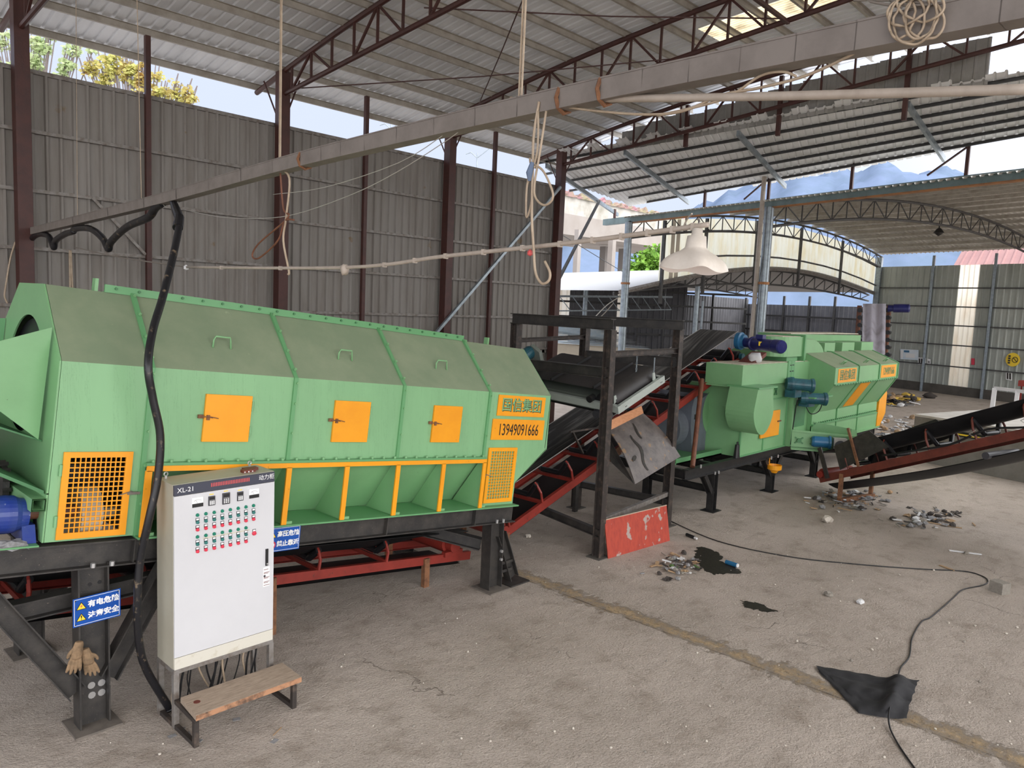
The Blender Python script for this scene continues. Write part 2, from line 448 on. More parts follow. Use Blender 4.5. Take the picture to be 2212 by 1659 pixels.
# ------------------------------------------------------------ floor
def floor_material():
    m = bpy.data.materials.new('floor_concrete'); m.use_nodes = True
    n = m.node_tree.nodes; l = m.node_tree.links; b = n['Principled BSDF']
    b.inputs['Roughness'].default_value = 0.85; b.inputs['Specular IOR Level'].default_value = 0.25
    g = n.new('ShaderNodeNewGeometry'); P = g.outputs['Position']
    def noise_(scale, detail=6, rough=0.6, vec=None):
        t = n.new('ShaderNodeTexNoise'); t.inputs['Scale'].default_value = scale; t.inputs['Detail'].default_value = detail
        t.inputs['Roughness'].default_value = rough; l.new(vec or P, t.inputs['Vector']); return t.outputs['Fac']
    def rng(v, a, c, lo=0.0, hi=1.0):
        r = n.new('ShaderNodeMapRange'); r.inputs['From Min'].default_value = a; r.inputs['From Max'].default_value = c
        r.inputs['To Min'].default_value = lo; r.inputs['To Max'].default_value = hi; l.new(v, r.inputs['Value']); return r.outputs[0]
    def mixc(a, c, f):
        x = n.new('ShaderNodeMix'); x.data_type = 'RGBA'
        for s, v in (('A', a), ('B', c)):
            if isinstance(v, tuple): x.inputs[s].default_value = lin(v)
            else: l.new(v, x.inputs[s])
        l.new(f, x.inputs['Factor']); return x.outputs['Result']
    def math_(op, a, c=None):
        x = n.new('ShaderNodeMath'); x.operation = op
        for i, v in enumerate((a, c)):
            if v is None: continue
            if isinstance(v, (int, float)): x.inputs[i].default_value = v
            else: l.new(v, x.inputs[i])
        return x.outputs[0]
    col = mixc((194, 182, 171), (174, 163, 152), rng(noise_(0.55), 0.35, 0.65))
    col = mixc(col, (152, 139, 126), rng(noise_(2.2, 8, 0.7), 0.52, 0.75))
    col = mixc(col, (124, 113, 102), rng(noise_(48, 4, 0.75), 0.53, 0.68, 0, 0.75))
    col = mixc(col, (194, 182, 168), rng(noise_(75, 3), 0.60, 0.70, 0, 0.7))
    # expansion joint with a ragged strip of sand
    sx = n.new('ShaderNodeSeparateXYZ'); l.new(P, sx.inputs[0])
    d = math_('ABSOLUTE', math_('SUBTRACT', sx.outputs['X'], 8.32))
    dn = math_('SUBTRACT', d, rng(noise_(3.4, 10, 0.78), 0.36, 0.74, -0.06, 0.34))
    ymask = rng(sx.outputs['Y'], 8.0, 7.4)
    sand = math_('MULTIPLY', rng(dn, 0.08, -0.08), ymask)
    col = mixc(col, (216, 188, 148), math_('MULTIPLY', sand, rng(noise_(9, 6, 0.7), 0.33, 0.55, 0.25, 0.95)))
    col = mixc(col, (112, 94, 74), math_('MULTIPLY', sand, rng(noise_(17, 8, 0.8), 0.53, 0.62, 0, 0.7)))
    line = math_('MULTIPLY', rng(math_('ABSOLUTE', math_('SUBTRACT', sx.outputs['X'], 8.2)), 0.02, 0.008), ymask)
    col = mixc(col, (108, 92, 76), math_('MULTIPLY', line, rng(noise_(3), 0.45, 0.6, 0.2, 0.8)))
    # hairline cracks
    v = n.new('ShaderNodeTexVoronoi'); v.feature = 'DISTANCE_TO_EDGE'; v.inputs['Scale'].default_value = 0.32
    wv = n.new('ShaderNodeTexNoise'); wv.inputs['Scale'].default_value = 1.6; wv.inputs['Detail'].default_value = 6; l.new(P, wv.inputs['Vector'])
    av = n.new('ShaderNodeVectorMath'); av.operation = 'MULTIPLY_ADD'; l.new(wv.outputs['Color'], av.inputs[0])
    av.inputs[1].default_value = (0.9, 0.9, 0.9); l.new(P, av.inputs[2]); l.new(av.outputs[0], v.inputs['Vector'])
    cr_ = math_('MULTIPLY', rng(v.outputs['Distance'], 0.003, 0.001), rng(noise_(0.7, 4), 0.53, 0.63, 0, 0.55))
    col = mixc(col, (84, 74, 64), cr_)
    # grey dust and oily patches
    col = mixc(col, (112, 105, 98), rng(noise_(0.9, 7, 0.72), 0.64, 0.74, 0, 0.6))
    l.new(col, b.inputs['Base Color'])
    bp = n.new('ShaderNodeBump'); bp.inputs['Strength'].default_value = 1.0; bp.inputs['Distance'].default_value = 0.03
    h = math_('ADD', math_('MULTIPLY', noise_(38, 4, 0.7), 0.8), math_('MULTIPLY', noise_(5, 6, 0.6), 1.6))
    h = math_('ADD', h, math_('MULTIPLY', math_('MULTIPLY', sand, noise_(26, 5, 0.8)), 2.0))
    l.new(math_('SUBTRACT', h, cr_), bp.inputs['Height'])
    l.new(bp.outputs[0], b.inputs['Normal'])
    MATS['floor'] = m
floor_material()
struct('floor', MB().box(-14, 18.6, -26, 15.4, -0.3, 0).box(18.6, 64, -26, 40, -0.3, 0), 'floor')
struct('ground', MB().box(-300, 900, -300, 900, -0.6, -0.35), 'outside_ground')

# ------------------------------------------------------------ left wall: ribbed sheets on a concrete base
WY = 15.12
struct('wall_left', MB().corr((-9.5, WY, 2.62), (1, 0, 0), 27.45, [(0, 0, 0), (0, 0, 4.94)], 0.215, 0.045, (0, -1, 0)), 'wall_sheet')
struct('baseboard_left', MB().box(-9.5, 18.1, WY + 0.0, WY + 0.35, 0, 2.7), 'concrete')
struct('trim_1', MB().box(-9.5, 17.95, WY - 0.05, WY + 0.06, 7.53, 7.6), 'raw_steel')
for i, z in enumerate((6.58, 5.6, 4.63, 3.66, 2.75)):
    g = obj('wall_girt', MB().bar((-3.5, WY - 0.07, z), (17.9, WY - 0.07, z), 0.06, 0.06), 'raw_steel')
    tag(g, f'horizontal pipe girt on the tall left wall, {ORD[i]} below the wall top', 'girt', 'girts of the left wall')
COLX = (3.8, 8.55, 13.25, 17.62)
cn = ('at the far left edge over the green trommel', 'left of the middle, behind the coiled cream cable', 'behind the right half of the big trommel', 'at the open end of the left wall')
for x, c in zip(COLX, cn):
    t = thing('steel_column', f'brown painted steel column of the left wall {c}', 'column', (x, 14.9, 0), 'brown columns of the left wall')
    obj('shaft', MB().bar((x, 14.9, 0), (x, 14.9, 8.62), 0.22, 0.22, (0, 1, 0)), 'brown_paint', t)
    obj('base_plate', MB().box(x - 0.2, x + 0.2, 14.7, 15.1, 0, 0.02), 'brown_paint', t)
for x, c in ((5.85, 'first'), (10.72, 'second'), (14.93, 'third')):
    tag(obj('wall_post', MB().bar((x, 14.98, 2.6), (x, 14.98, 8.62), 0.09, 0.09, (0, 1, 0)), 'brown_paint'),
        f'slim dark post rising above the left wall, {c} of three from the left', 'post', 'slim posts of the left wall')

# ------------------------------------------------------------ main arched roof
def rz(y): return 10.03 - 0.0085 * (y - 2.0) ** 2
def sheet_path(y0, y1, n, dz=0.17): return [(0, y0 + (y1 - y0) * i / n, rz(y0 + (y1 - y0) * i / n) + dz) for i in range(n + 1)]
struct('ceiling', MB().corr((-9.2, 0, 0), (1, 0, 0), 22.8, sheet_path(16.15, -8, 30), 0.21, 0.03, (0, 0, 1))
       .corr((15.3, 0, 0), (1, 0, 0), 3.35, sheet_path(16.15, -8, 30), 0.21, 0.03, (0, 0, 1))
       .corr((13.6, 0, 0), (1, 0, 0), .75, sheet_path(16.15, -8, 30), 0.21, 0.03, (0, 0, 1))
       .corr((14.35, 0, 0), (1, 0, 0), .95, sheet_path(16.15, 8.65, 14), 0.21, 0.03, (0, 0, 1)), 'roof_sheet')
struct('ceiling_skylight', MB().corr((14.35, 0, 0), (1, 0, 0), .95, sheet_path(8.65, -8, 12), 0.1, 0.03, (0, 0, 1)), 'skylight_roof')
ys = [15.95] + [15.0 - 0.76 * i for i in range(0, 23)]
for i, y in enumerate(ys):
    z = rz(y) + 0.09
    b = MB().chan((-9, y, z), (18.6, y, z), 0.13, 0.055, 0.006)
    for k in range(12):
        if i < 6: b.box(-1 + k * 1.6, -0.97 + k * 1.6, y - 0.03, y + 0.05, z + 0.06, z + 0.075)
    tag(obj('roof_purlin', b, 'purlin_steel'), f'steel roof purlin under the big ribbed roof, {ORD[i]} from the left eave', 'purlin', 'purlins of the main roof')
TX = COLX
tl = ('above the far left column, in the top left corner', 'fixed to the second column from the left', 'fixed to the third column, crossing the middle of the roof', 'at the gable end, against the hanging dark sheets')
for x, c in zip(TX, tl):
    t = thing('roof_truss', f'arched brown roof truss {c}', 'truss', (x, 14.9, 8.3), 'trusses of the main roof')
    def topz(y): return rz(y)
    def botz(y): return 8.16 + (14.9 - y) * 0.115 + 0.0 * y if y > 2 else 8.16 + 12.9 * 0.115 - (2 - y) * 0.115 * 0
    pts = [(x, y, topz(y)) for y in [16.0 - 24.0 * i / 24 for i in range(25)]]
    obj('top_chord', MB().tube(pts, 0.055, 8), 'brown_paint', t)
    pts = [(x, y, botz(y)) for y in [14.85 - 22.85 * i / 22 for i in range(23)]]
    obj('bottom_chord', MB().tube(pts, 0.05, 8), 'brown_paint', t)
    y = 14.55; k = 0
    while y > -6:
        y2 = y - 0.72
        obj('web_post', MB().bar((x, y, botz(y)), (x, y, topz(y)), 0.04, 0.04, (0, 1, 0)), 'brown_paint', t)
        if k % 3 == 0: obj('web_diagonal', MB().bar((x, y, botz(y)), (x, y2, topz(y2)), 0.04, 0.04, (1, 0, 0)), 'brown_paint', t)
        if k % 3 == 1: obj('web_diagonal', MB().bar((x, y, topz(y)), (x, y2, botz(y2)), 0.04, 0.04, (1, 0, 0)), 'brown_paint', t)
        y = y2; k += 1
    for dx in ((-0.35, 0.35) if x > 5 else ()):
        obj('knee_wire', MB().bar((x + dx * 0.2, 14.95, 7.65), (x + dx * 0.6, 15.3 if dx < 0 else 14.6, 8.45), 0.025, 0.025), 'brown_paint', t)
# bracing rods between trusses
for a, b, c in (((8.55, 14.3, 8.2), (13.3, 8.6, 8.95), 'from the second truss foot rising to the third truss'), ((8.55, 10.4, 8.9), (13.3, 6.2, 9.2), 'the higher of two crossing to the third truss'),
                ((13.25, 14.2, 8.4), (8.6, 7.6, 9.5), 'falling from the roof middle to the third truss foot'), ((3.9, 13.6, 8.4), (8.5, 9.5, 9.0), 'nearest the top left corner')):
    tag(obj('bracing_rod', MB().tube([a, lerp(a, b, .5) - Vector((0, 0, 0.05)), b], 0.012, 6), 'brown_paint'), f'thin dark roof bracing rod {c}', 'rod', 'roof bracing rods')
tag(obj('tie_beam', MB().bar((8.6, 6.4, 9.35), (13.25, 6.2, 9.12), 0.06, 0.06), 'brown_paint'), 'brown tie bar running lengthwise under the roof into the third truss', 'beam')

# gable sheets hanging behind the end truss
def gable_path():
    return [(0, 0, 0), (0, 0, 1)]
mb = MB()
y = 13.05
while y > 4.25:
    zt = rz(y) - (0.02 if y > 11 else 0.20); zb = min(zt - 0.3, 8.42 + 0.045 * (14 - y))
    mb.corr((18.0, y, 0), (0, -1, 0), 0.425, [(0, 0, zb), (0, 0, zt)], 0.2125, 0.02, (-1, 0, 0))
    y -= 0.425
struct('wall_gable', mb, 'gable_sheet')
for y in (10.9, 8.4, 5.6):
    tag(obj('gable_post', MB().bar((17.85, y, 8.3), (17.85, y, rz(y)), 0.09, 0.09, (0, 1, 0)), 'brown_paint'),
        {10.9: 'leftmost', 8.4: 'middle', 5.6: 'rightmost'}[y] + ' brown hanger post holding the dark gable sheets', 'post', 'gable hanger posts')
# wall brace lattices
tag(obj('diagonal_brace', MB().bar((12.6, 14.75, 3.0), (17.45, 14.75, 7.5), 0.07, 0.07), 'galv'), 'long grey angle brace leaning on the left wall beside its end column', 'brace')
tag(obj('diagonal_brace', MB().bar((4.9, 15.03, 5.6), (5.8, 15.0, 4.66), 0.05, 0.05), 'raw_steel'), 'short grey strut between the grey trunking and the first slim wall post', 'brace')

# ------------------------------------------------------------ gutter, canopy
GA, GB = Vector((25.9, 19.4, 7.55)), Vector((20.4, 1.1, 7.55))
gd = (GB - GA).normalized()
def gpt(px, py): return vp(px, py, (25.5, 18.5), (.28, .96))
t = thing('gutter_beam', 'long grey-green box gutter crossing the right half below the slanted canopy', 'gutter', GA)
obj('beam', MB().bar(GA, GB, 0.2, 0.24), 'gutter_green', t)
obj('rust_strip', MB().bar(GA + Vector((0, 0, -0.135)) + gd * 1.5, GB + Vector((0, 0, -0.135)), 0.22, 0.03), 'orange_strip', t, label='rusty orange lower edge')
def canopy_pt(s, r):
    """s along the building (0 = wall end), r = 0 upper edge, 1 above the gutter"""
    y0 = 16.1 + (3.0 - 16.1) * s
    a = Vector((18.1, y0, 8.35 + 0.5 * s))
    b = GA + (GB - GA) * ((s * (19.4 - 3.4)) / 18.3) + Vector((0, 0, 0.42 + 0.40 * s))
    return a * (1 - r) + b * r
prof = []
mb = MB()
NS = 66
for k in range(NS):
    for sa, sb, da, db in ((0, .66, 0, 0), (.66, .74, 0, 1), (.74, .9, 1, 1), (.9, 1, 1, 0)):
        s0, s1 = (k + sa) / NS, (k + sb) / NS
        r0 = -0.06 - (0.05 if k % 5 < 2 else 0) + (0.12 if s0 < 0.06 else 0); r1 = 1.05 + (0.03 if 30 < k < 58 else -0.02)
        if s0 < 0.08: r1 = 0.42 + s0 * 6
        q = [canopy_pt(s0, r0), canopy_pt(s1, r0), canopy_pt(s1, r1), canopy_pt(s0, r1)]
        for i_, dd in zip(range(4), (da, db, db, da)): q[i_].z += 0.11 + dd * 0.03
        mb.add(q, [(0, 1, 2, 3)])
struct('ceiling_canopy', mb, 'canopy_sheet')
for i in range(7):
    r = i / 6.0 * 0.98
    s0 = -0.03 if i < 4 else 0.04 * (i - 2)
    a, b = canopy_pt(s0, r), canopy_pt(1.0, r)
    tag(obj('canopy_purlin', MB().chan(a + Vector((0, 0, .07)), b + Vector((0, 0, .07)), 0.07, 0.045, 0.006), 'dark_purlin'),
        f'dark purlin under the slanted canopy, {ORD[i]} from its upper edge', 'purlin', 'purlins of the canopy')
for i, s in enumerate((0.02, 0.24, 0.5, 0.80)):
    a, b = canopy_pt(s, -0.02), canopy_pt(s + (0.05 if i else 0.02), 1.06)
    tag(obj('canopy_rafter', MB().bar(a - Vector((0, 0, .09)), b - Vector((0, 0, .09)), 0.07, 0.14), 'galv'),
        f'galvanised rafter below the canopy purlins, {ORD[i]} from the left', 'rafter', 'rafters of the canopy')
for i, (px, pt, pb) in enumerate(((1327, 452, 478), (1521, 405, 455), (1659, 366, 434), (1838, 330, 412), (2086, 294, 385))):
    b = gpt(px, pb); a = gpt(px, pt)
    b.z = 7.66; a = Vector((b.x, b.y, max(a.z, 8.0)))
    p = thing('canopy_prop', f'short brown prop between the gutter and the canopy, {ORD[i]} from the left', 'prop', b, 'props standing on the gutter')
    obj('post', MB().bar(b, a, 0.08, 0.08, (0, 1, 0)), 'brown_paint', p)
    if i in (2, 4): obj('stay', MB().bar(a + Vector((0, 0, -.25)), a + Vector((.25, .95, -.85)), 0.04, 0.04), 'brown_paint', p)
tag(obj('eave_brace', MB().bar((17.7, 14.9, 4.75), canopy_pt(0.04, .68) - Vector((0, 0, .1)), 0.08, 0.08), 'dark_purlin'), 'dark diagonal strut from the end column up to the canopy', 'brace')

# ------------------------------------------------------------ second shed: columns, arch trusses, vaulted roof, right wall
CA, CB = Vector((25.2, 17.7, 0)), Vector((23.3, 11.05, 0))
EA, EB = Vector((50.1, 16.2, 0)), Vector((46.9, 7.3, 0))
ud = Vector((.32, .95, 0)).normalized()
for p, c in ((CA, 'left of the white lamp shade'), (CB, 'right of the white lamp shade')):
    t = thing('round_column', f'tall galvanised round column {c}', 'column', p, 'galvanised columns of the second shed')
    obj('shaft', MB().cyl(p, p + Vector((0, 0, 7.42)), 0.15, n=20), 'galv', t, smooth=False)
    obj('collar', MB().cyl(p + Vector((0, 0, 5.0)), p + Vector((0, 0, 5.08)), 0.18, n=20), 'orange_strip', t)
    obj('base_plate', MB().box(p.x - .25, p.x + .25, p.y - .25, p.y + .25, 0, 0.02), 'galv', t)
    if p is CB: obj('downpipe', MB().tube([p + Vector((-.3, .1, 8.6)), p + Vector((-.28, .12, 6)), p + Vector((-.12, .2, 5)), p + Vector((-.2, .2, 0.05))], 0.07, 10), 'pvc', t, label='cream drain pipe')
def arch(P, Q, t, dz=0.0, rise=1.08, e0=7.42, e1=7.85):
    return P * (1 - t) + Q * t + Vector((0, 0, e0 + (e1 - e0) * t + 4 * rise * t * (1 - t) + dz))
for P, Q, c in ((CA, EA, 'farther, in front of the cream gable sheets'), (CB, EB, 'nearer, springing from the column right of the lamp')):
    t = thing('arch_truss', f'arched steel truss of the second shed, {c}', 'truss', P + Vector((0, 0, 7.4)), 'arched trusses of the second shed')
    obj('top_chord', MB().tube([arch(P, Q, i / 30) for i in range(31)], 0.05, 6), 'dark_purlin', t)
    obj('bottom_chord', MB().tube([arch(P, Q, i / 30, -0.62, 1.0) for i in range(31)], 0.05, 6), 'dark_purlin', t)
    for i in range(26):
        t0, t1 = i / 26, (i + 1) / 26
        obj('web_post', MB().bar(arch(P, Q, t0, -.62, 1.0), arch(P, Q, t0), 0.035, 0.035, (0, 1, 0)), 'dark_purlin', t)
        a, b = (arch(P, Q, t0), arch(P, Q, t1, -.62, 1.0)) if i % 2 else (arch(P, Q, t0, -.62, 1.0), arch(P, Q, t1))
        obj('web_diagonal', MB().bar(a, b, 0.03, 0.03, (0.2, 1, 0)), 'dark_purlin', t)
def roof2(s, t, dz=0.0):
    P = CA * (1 - s) + CB * s; Q = EA * (1 - s) + EB * s
    return arch(P, Q, t, dz)
def r2rows(s0, s1):
    mb = MB(); k = int((s1 - s0) * 34)
    for i in range(k):
        a, b, c = s0 + (s1 - s0) * i / k, s0 + (s1 - s0) * (i + .75) / k, s0 + (s1 - s0) * (i + 1) / k
        for (p, q, h0, h1) in ((a, b, .24, .24), (b, (b + c) / 2, .24, .19), ((b + c) / 2, c, .19, .24)):
            for j in range(28):
                t0, t1 = -0.012 + 1.02 * j / 28, -0.012 + 1.02 * (j + 1) / 28
                mb.add([roof2(p, t0, h0), roof2(q, t0, h1), roof2(q, t1, h1), roof2(p, t1, h0)], [(0, 1, 2, 3)])
    return mb
struct('ceiling_second_shed', r2rows(-0.03, 2.1), 'roof2_sheet')
for i in range(18):
    t_ = 0.03 + 0.055 * i
    pts = [roof2(s, t_, 0.13) for s in (-.03, .5, 1, 1.55, 2.1)]
    tag(obj('vault_purlin', MB().bar(pts[0], pts[-1], 0.07, 0.14), 'purlin_steel'), f'purlin under the vaulted roof of the second shed, {ORD[i]} from the gutter side', 'purlin', 'purlins of the vaulted roof')
# right wall with its concrete plinth, posts, girts and a translucent strip
r0 = EA + ud * 0.1
def rw(d, z, off=0.0): return EA - ud * d + Vector((ud.y, -ud.x, 0)) * off + Vector((0, 0, z))
S0, S1 = 4.96, 6.06
nr = (-ud.y, ud.x, 0)
mb = MB().corr(rw(0, .5), -ud, S0, [(0, 0, 0), (0, 0, 6.78)], 0.36, 0.04, nr).corr(rw(S1, .5), -ud, 12, [(0, 0, 0), (0, 0, 6.78)], 0.36, 0.04, nr)
struct('wall_right', mb, 'far_sheet')
struct('window_1', MB().corr(rw(S0, .5), -ud, S1 - S0, [(0, 0, 0), (0, 0, 6.78)], 0.28, 0.03, nr), 'skylight_white', 'translucent strip in the right wall')
struct('baseboard_right', MB().bar(rw(-0.2, .26, .1), rw(18, .26, .1), 0.35, 0.52), 'concrete_dark')
for i, z in enumerate((6.0, 4.95, 3.9, 2.8, 1.6)):
    tag(obj('wall_girt', MB().bar(rw(0, z, -.1), rw(18, z, -.1), 0.06, 0.07), 'dark_purlin'), f'dark girt on the far right wall, {ORD[i]} from its top', 'girt', 'girts of the right wall')
for d, c in ((-.05, 'at the corner with the cream gable sheets'), (3.45, 'left of the translucent strip'), (6.95, 'right of the translucent strip')):
    tag(obj('wall_post', MB().bar(rw(d, 0, -.14), rw(d, 7.85, -.14), 0.13 if d > 0 else .3, 0.13 if d > 0 else .3, (0, 1, 0)), 'galv'), f'grey steel post of the far right wall {c}', 'post', 'posts of the right wall')
# cream gable sheets lit from behind, above the low dark roof
def gp(t, z): return CA * (1 - t) + EA * t + Vector((0.02, 0.35, z))
def gtop(t): return arch(CA, EA, t, -0.1).z
def low(t): return 4.75 + 1.22 * math.sin(PI * min(max(t, 0), 1)) + 0.95 * t
mb = MB(); N_ = 60
dk = MB()
for i in range(N_):
    t0, t1 = 0.105 + 0.895 * i / N_, 0.105 + 0.895 * (i + 1) / N_
    tm = t0 + (t1 - t0) * .75
    b = dk if i in (2, 3) else mb
    b.add([gp(t0, low(t0)), gp(tm, low(tm)), gp(tm, gtop(tm)), gp(t0, gtop(t0))], [(0, 1, 2, 3)])
    tq = (tm + t1) / 2; bk = Vector((0, .05, 0)); zz = Vector((0, 0, 0))
    for (ta_, oa, tb_, ob_) in ((tm, zz, tq, bk), (tq, bk, t1, zz)):
        mb.add([gp(ta_, low(ta_)) + oa, gp(tb_, low(tb_)) + ob_, gp(tb_, gtop(tb_)) + ob_, gp(ta_, gtop(ta_)) + oa], [(0, 1, 2, 3)])
struct('wall_gable_cream', mb, 'skylight_cream')
struct('wall_gable_patch', dk, 'cream_wall')
for i, t_ in enumerate((0.10, 0.225, 0.40, 0.58, 0.78)):
    p = gp(t_, low(t_) - .9) - Vector((0, .25, 0)); q = gp(t_, gtop(t_)) - Vector((0, .25, 0))
    tag(obj('gable_post', MB().bar(p, q, 0.12, 0.12, (0, 1, 0)), 'dark_purlin'), f'dark upright in front of the cream gable sheets, {ORD[i]} from the left', 'post', 'uprights of the cream gable')
for zz, c in ((-0.62, 'upper'), (-1.75, 'lower')):
    pts = [gp(t_ / 10, arch(CA, EA, t_ / 10, zz, 1.05).z) - Vector((0, .2, 0)) for t_ in range(1, 11)]
    tag(obj('gable_rail', MB().tube(pts, 0.045, 6), 'dark_purlin'), f'{c} dark rail across the cream gable sheets', 'rail', 'rails of the cream gable')

# ------------------------------------------------------------ third, low shed beyond the gable
def low_roof(t, k, dz=0): return gp(t, low(t) + dz) + ud * k
mb = MB(); n = 24
for j in range(n):
    t0, t1 = -0.0 + 1.0 * j / n, 1.0 * (j + 1) / n
    for kk in range(16):
        a, b, c = kk * 1.4, kk * 1.4 + 1.1, kk * 1.4 + 1.4
        mb.add([low_roof(t0, a), low_roof(t0, b), low_roof(t1, b), low_roof(t1, a)], [(0, 1, 2, 3)])
        mb.add([low_roof(t0, b), low_roof(t0, c), low_roof(t1, c), low_roof(t1, b)], [(0, 1, 2, 3)])
struct('ceiling_low_shed', mb, 'white_roof')
struct('trim_2', MB().tube([gp(t_ / 24, low(t_ / 24) - .06) - Vector((0, .12, 0)) for t_ in range(25)], 0.11, 6), 'raw_steel')
for k, c in ((0.3, 'at the front edge'), (9, 'halfway back')):
    t = thing('low_truss', f'dark lattice truss under the low far roof {c}', 'truss', gp(0, 4.5) + ud * k, 'trusses of the low far shed')
    def lb(t_): return gp(t_, low(t_) * 0.55 + 2.05) + ud * k
    obj('bottom_chord', MB().tube([lb(i / 20) for i in range(21)], 0.05, 6), 'dark_purlin', t)
    obj('top_chord', MB().tube([low_roof(i / 20, k, -.15) for i in range(21)], 0.05, 6), 'dark_purlin', t)
    for i in range(20):
        obj('web_diagonal', MB().bar(lb(i / 20), low_roof((i + 1) / 20, k, -.15), 0.04, 0.04, (0, 1, 0)), 'dark_purlin', t)
        obj('web_post', MB().bar(lb(i / 20), low_roof(i / 20, k, -.15), 0.04, 0.04, (0, 1, 0)), 'dark_purlin', t)
def far(px, py, dep): return CAM + ray(px, py) * (dep / F)
def far_wall(name, pa, pb, da, db, z1, m, pitch=0.45):
    a, b = far(pa, 700, da), far(pb, 700, db); a.z = b.z = 0
    u = (b - a); w = u.length; u.normalize()
    return struct(name, MB().corr(a, u, w, [(0, 0, 0), (0, 0, z1)], pitch, 0.05, (u.y, -u.x, 0)), m), a, b
far_wall('wall_back', 1612, 1900, 66, 53, 4.9, 'dark_sheet')
far_wall('wall_back.001', 1478, 1612, 58, 66, 5.3, 'dark_sheet')
far_wall('wall_back.002', 1350, 1480, 58, 58, 6.2, 'dark_sheet')
far_wall('wall_back.003', 1228, 1331, 57.5, 58, 6.2, 'dark_sheet')
_, a, b = far_wall('window_2', 1331, 1350, 58, 58, 6.2, 'skylight_white')
far_wall('window_3', 1200, 1228, 57.3, 57.5, 6.2, 'skylight_white')
for i, z in enumerate((5.4, 4.4, 3.3, 2.2)):
    a, b = far(1200, 700, 57.0), far(1612, 700, 57.4); a.z = b.z = z
    tag(obj('wall_girt', MB().bar(a, b, 0.1, 0.14), 'black_paint'), f'black girt on the far dark wall, {ORD[i]} from its top', 'girt', 'girts of the far dark wall')
for i, z in enumerate((4.0, 2.8, 1.6)):
    a, b = far(1612, 700, 65.6), far(1900, 700, 52.6); a.z = b.z = z
    tag(obj('wall_girt', MB().bar(a, b, 0.1, 0.14), 'black_paint'), f'black girt on the dark wall behind the second green machine, {ORD[i]} from its top', 'girt', 'girts of the rear dark wall')
for i, (px, d_, z) in enumerate(((1375, 57, 6.2), (1432, 57, 6.2), (1537, 60, 5.4), (1608, 65, 5.4), (1690, 61.5, 5.6), (1745, 59, 5.6), (1800, 56.5, 5.6))):
    p = far(px, 700, d_); p.z = 0
    tag(obj('wall_post', MB().bar(p, p + Vector((0, 0, z)), 0.16, 0.16, (0, 1, 0)), 'black_paint'), f'dark post of the far low shed, {ORD[i]} from the left', 'post', 'posts of the far low shed')
for i, (px, d_, z, r) in enumerate(((1262, 40, 5.5, .12), (1502, 38, 5.3, .13), (1515, 39, 4.6, .06))):
    p = far(px, 700, d_); p.z = 0
    tag(obj('shed_column', MB().cyl(p, p + Vector((0, 0, z)), r, n=12), 'galv'), f'pale round column of the low far shed, {ORD[i]} from the left', 'column', 'pale columns of the low shed')
# white awning left of the low shed
a, b = far(1206, 640, 36), far(1452, 636, 42)
a.z = 4.55; b.z = 4.85
t = thing('awning_truss', 'light lattice truss below the white roof edge of the low far shed', 'truss', a)
obj('edge_rail', MB().bar(a - Vector((0, 0, .06)), b - Vector((0, 0, .06)), 0.08, 0.1), 'galv', t)
a2, b2 = a - Vector((0, 0, .75)), b - Vector((0, 0, .75))
obj('lower_rail', MB().bar(a2, b2, 0.05, 0.06), 'galv', t)
for i in range(10):
    obj('web_diagonal', MB().bar(lerp(a, b, i / 10), lerp(a2, b2, (i + 1) / 10), 0.03, 0.03), 'galv', t)

# ------------------------------------------------------------ outside: hills, viaduct, roofs, trees
hb = MB(); NH = 70
def ridge(a):
    return 38 + 46 * max(0, 1 - abs((a - 0.86) / 0.55)) + 10 * math.sin(a * 17) + 6 * math.sin(a * 41 + 1)
for i in range(NH + 1):
    pass
def hill(u, v):
    a = -0.05 + 1.05 * u
    d = 620 - 230 * (1 - v)
    x, y = math.cos(a) * d, math.sin(a) * d
    px_a = a
    h = 30 + 80 * math.exp(-((a - 0.33) / 0.34) ** 2) + 26 * math.exp(-((a - 0.665) / 0.06) ** 2) - 30 * math.exp(-((a - 0.58) / 0.035) ** 2)
    if a > 0.72: h *= max(0.05, 1 - (a - 0.72) * 5)
    h *= (1 + 0.1 * noise.noise((a * 30, v * 3, 2)) + 0.05 * noise.noise((a * 90, v * 9, 5)))
    return (x, y, -1 + h * (math.sin(v * PI * 0.5) ** 0.8))
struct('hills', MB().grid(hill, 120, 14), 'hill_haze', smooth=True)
# viaduct
t = thing('viaduct', 'pale concrete viaduct with flowering planters on its parapet, outside the shed', 'viaduct', far(1330, 500, 75))
va, vb = far(1150, 430, 66), far(1640, 505, 120)
vd = (vb - va); vd.z = 0
va.z, vb.z = 12.4, 14.4
vn = Vector((-vd.y, vd.x, 0)).normalized()
if vn.dot(va) < 0: vn = -vn
mbp = MB().prism([va, vb, vb + Vector((0, 0, 1.7)), va + Vector((0, 0, 1.7))], vn * 0.5)
obj('parapet', mbp, 'parapet', t)
obj('deck', MB().prism([va + Vector((0, 0, -1.9)), vb + Vector((0, 0, -1.9)), vb, va], vn * 11), 'viaduct', t)
obj('flower_planter', MB().grid(lambda u, v: va + (vb - va) * u + Vector((0, 0, 1.55 + 0.9 * v * (0.5 + 0.5 * noise.noise((u * 60, 0, 1))))) - vn * (0.25 + 0.3 * noise.noise((u * 90, v * 3, 7))), 160, 3), 'vine', t, label='pink flowering plants')
for px, d_, w in ((1244, 66, .45), (1303, 88, .8), (1318, 74, .55), (1342, 90, .7), (1396, 100, 1.3), (1443, 110, 1.4)):
    p = far(px, 600, d_); p.z = -0.3
    zt = min(12, va.z - 1.8) if d_ < 80 else 11
    obj('pier', MB().box(p.x - w / 2, p.x + w / 2, p.y - w / 2, p.y + w / 2, -0.3, zt), 'viaduct' if d_ < 80 else 'viaduct_shade', t)
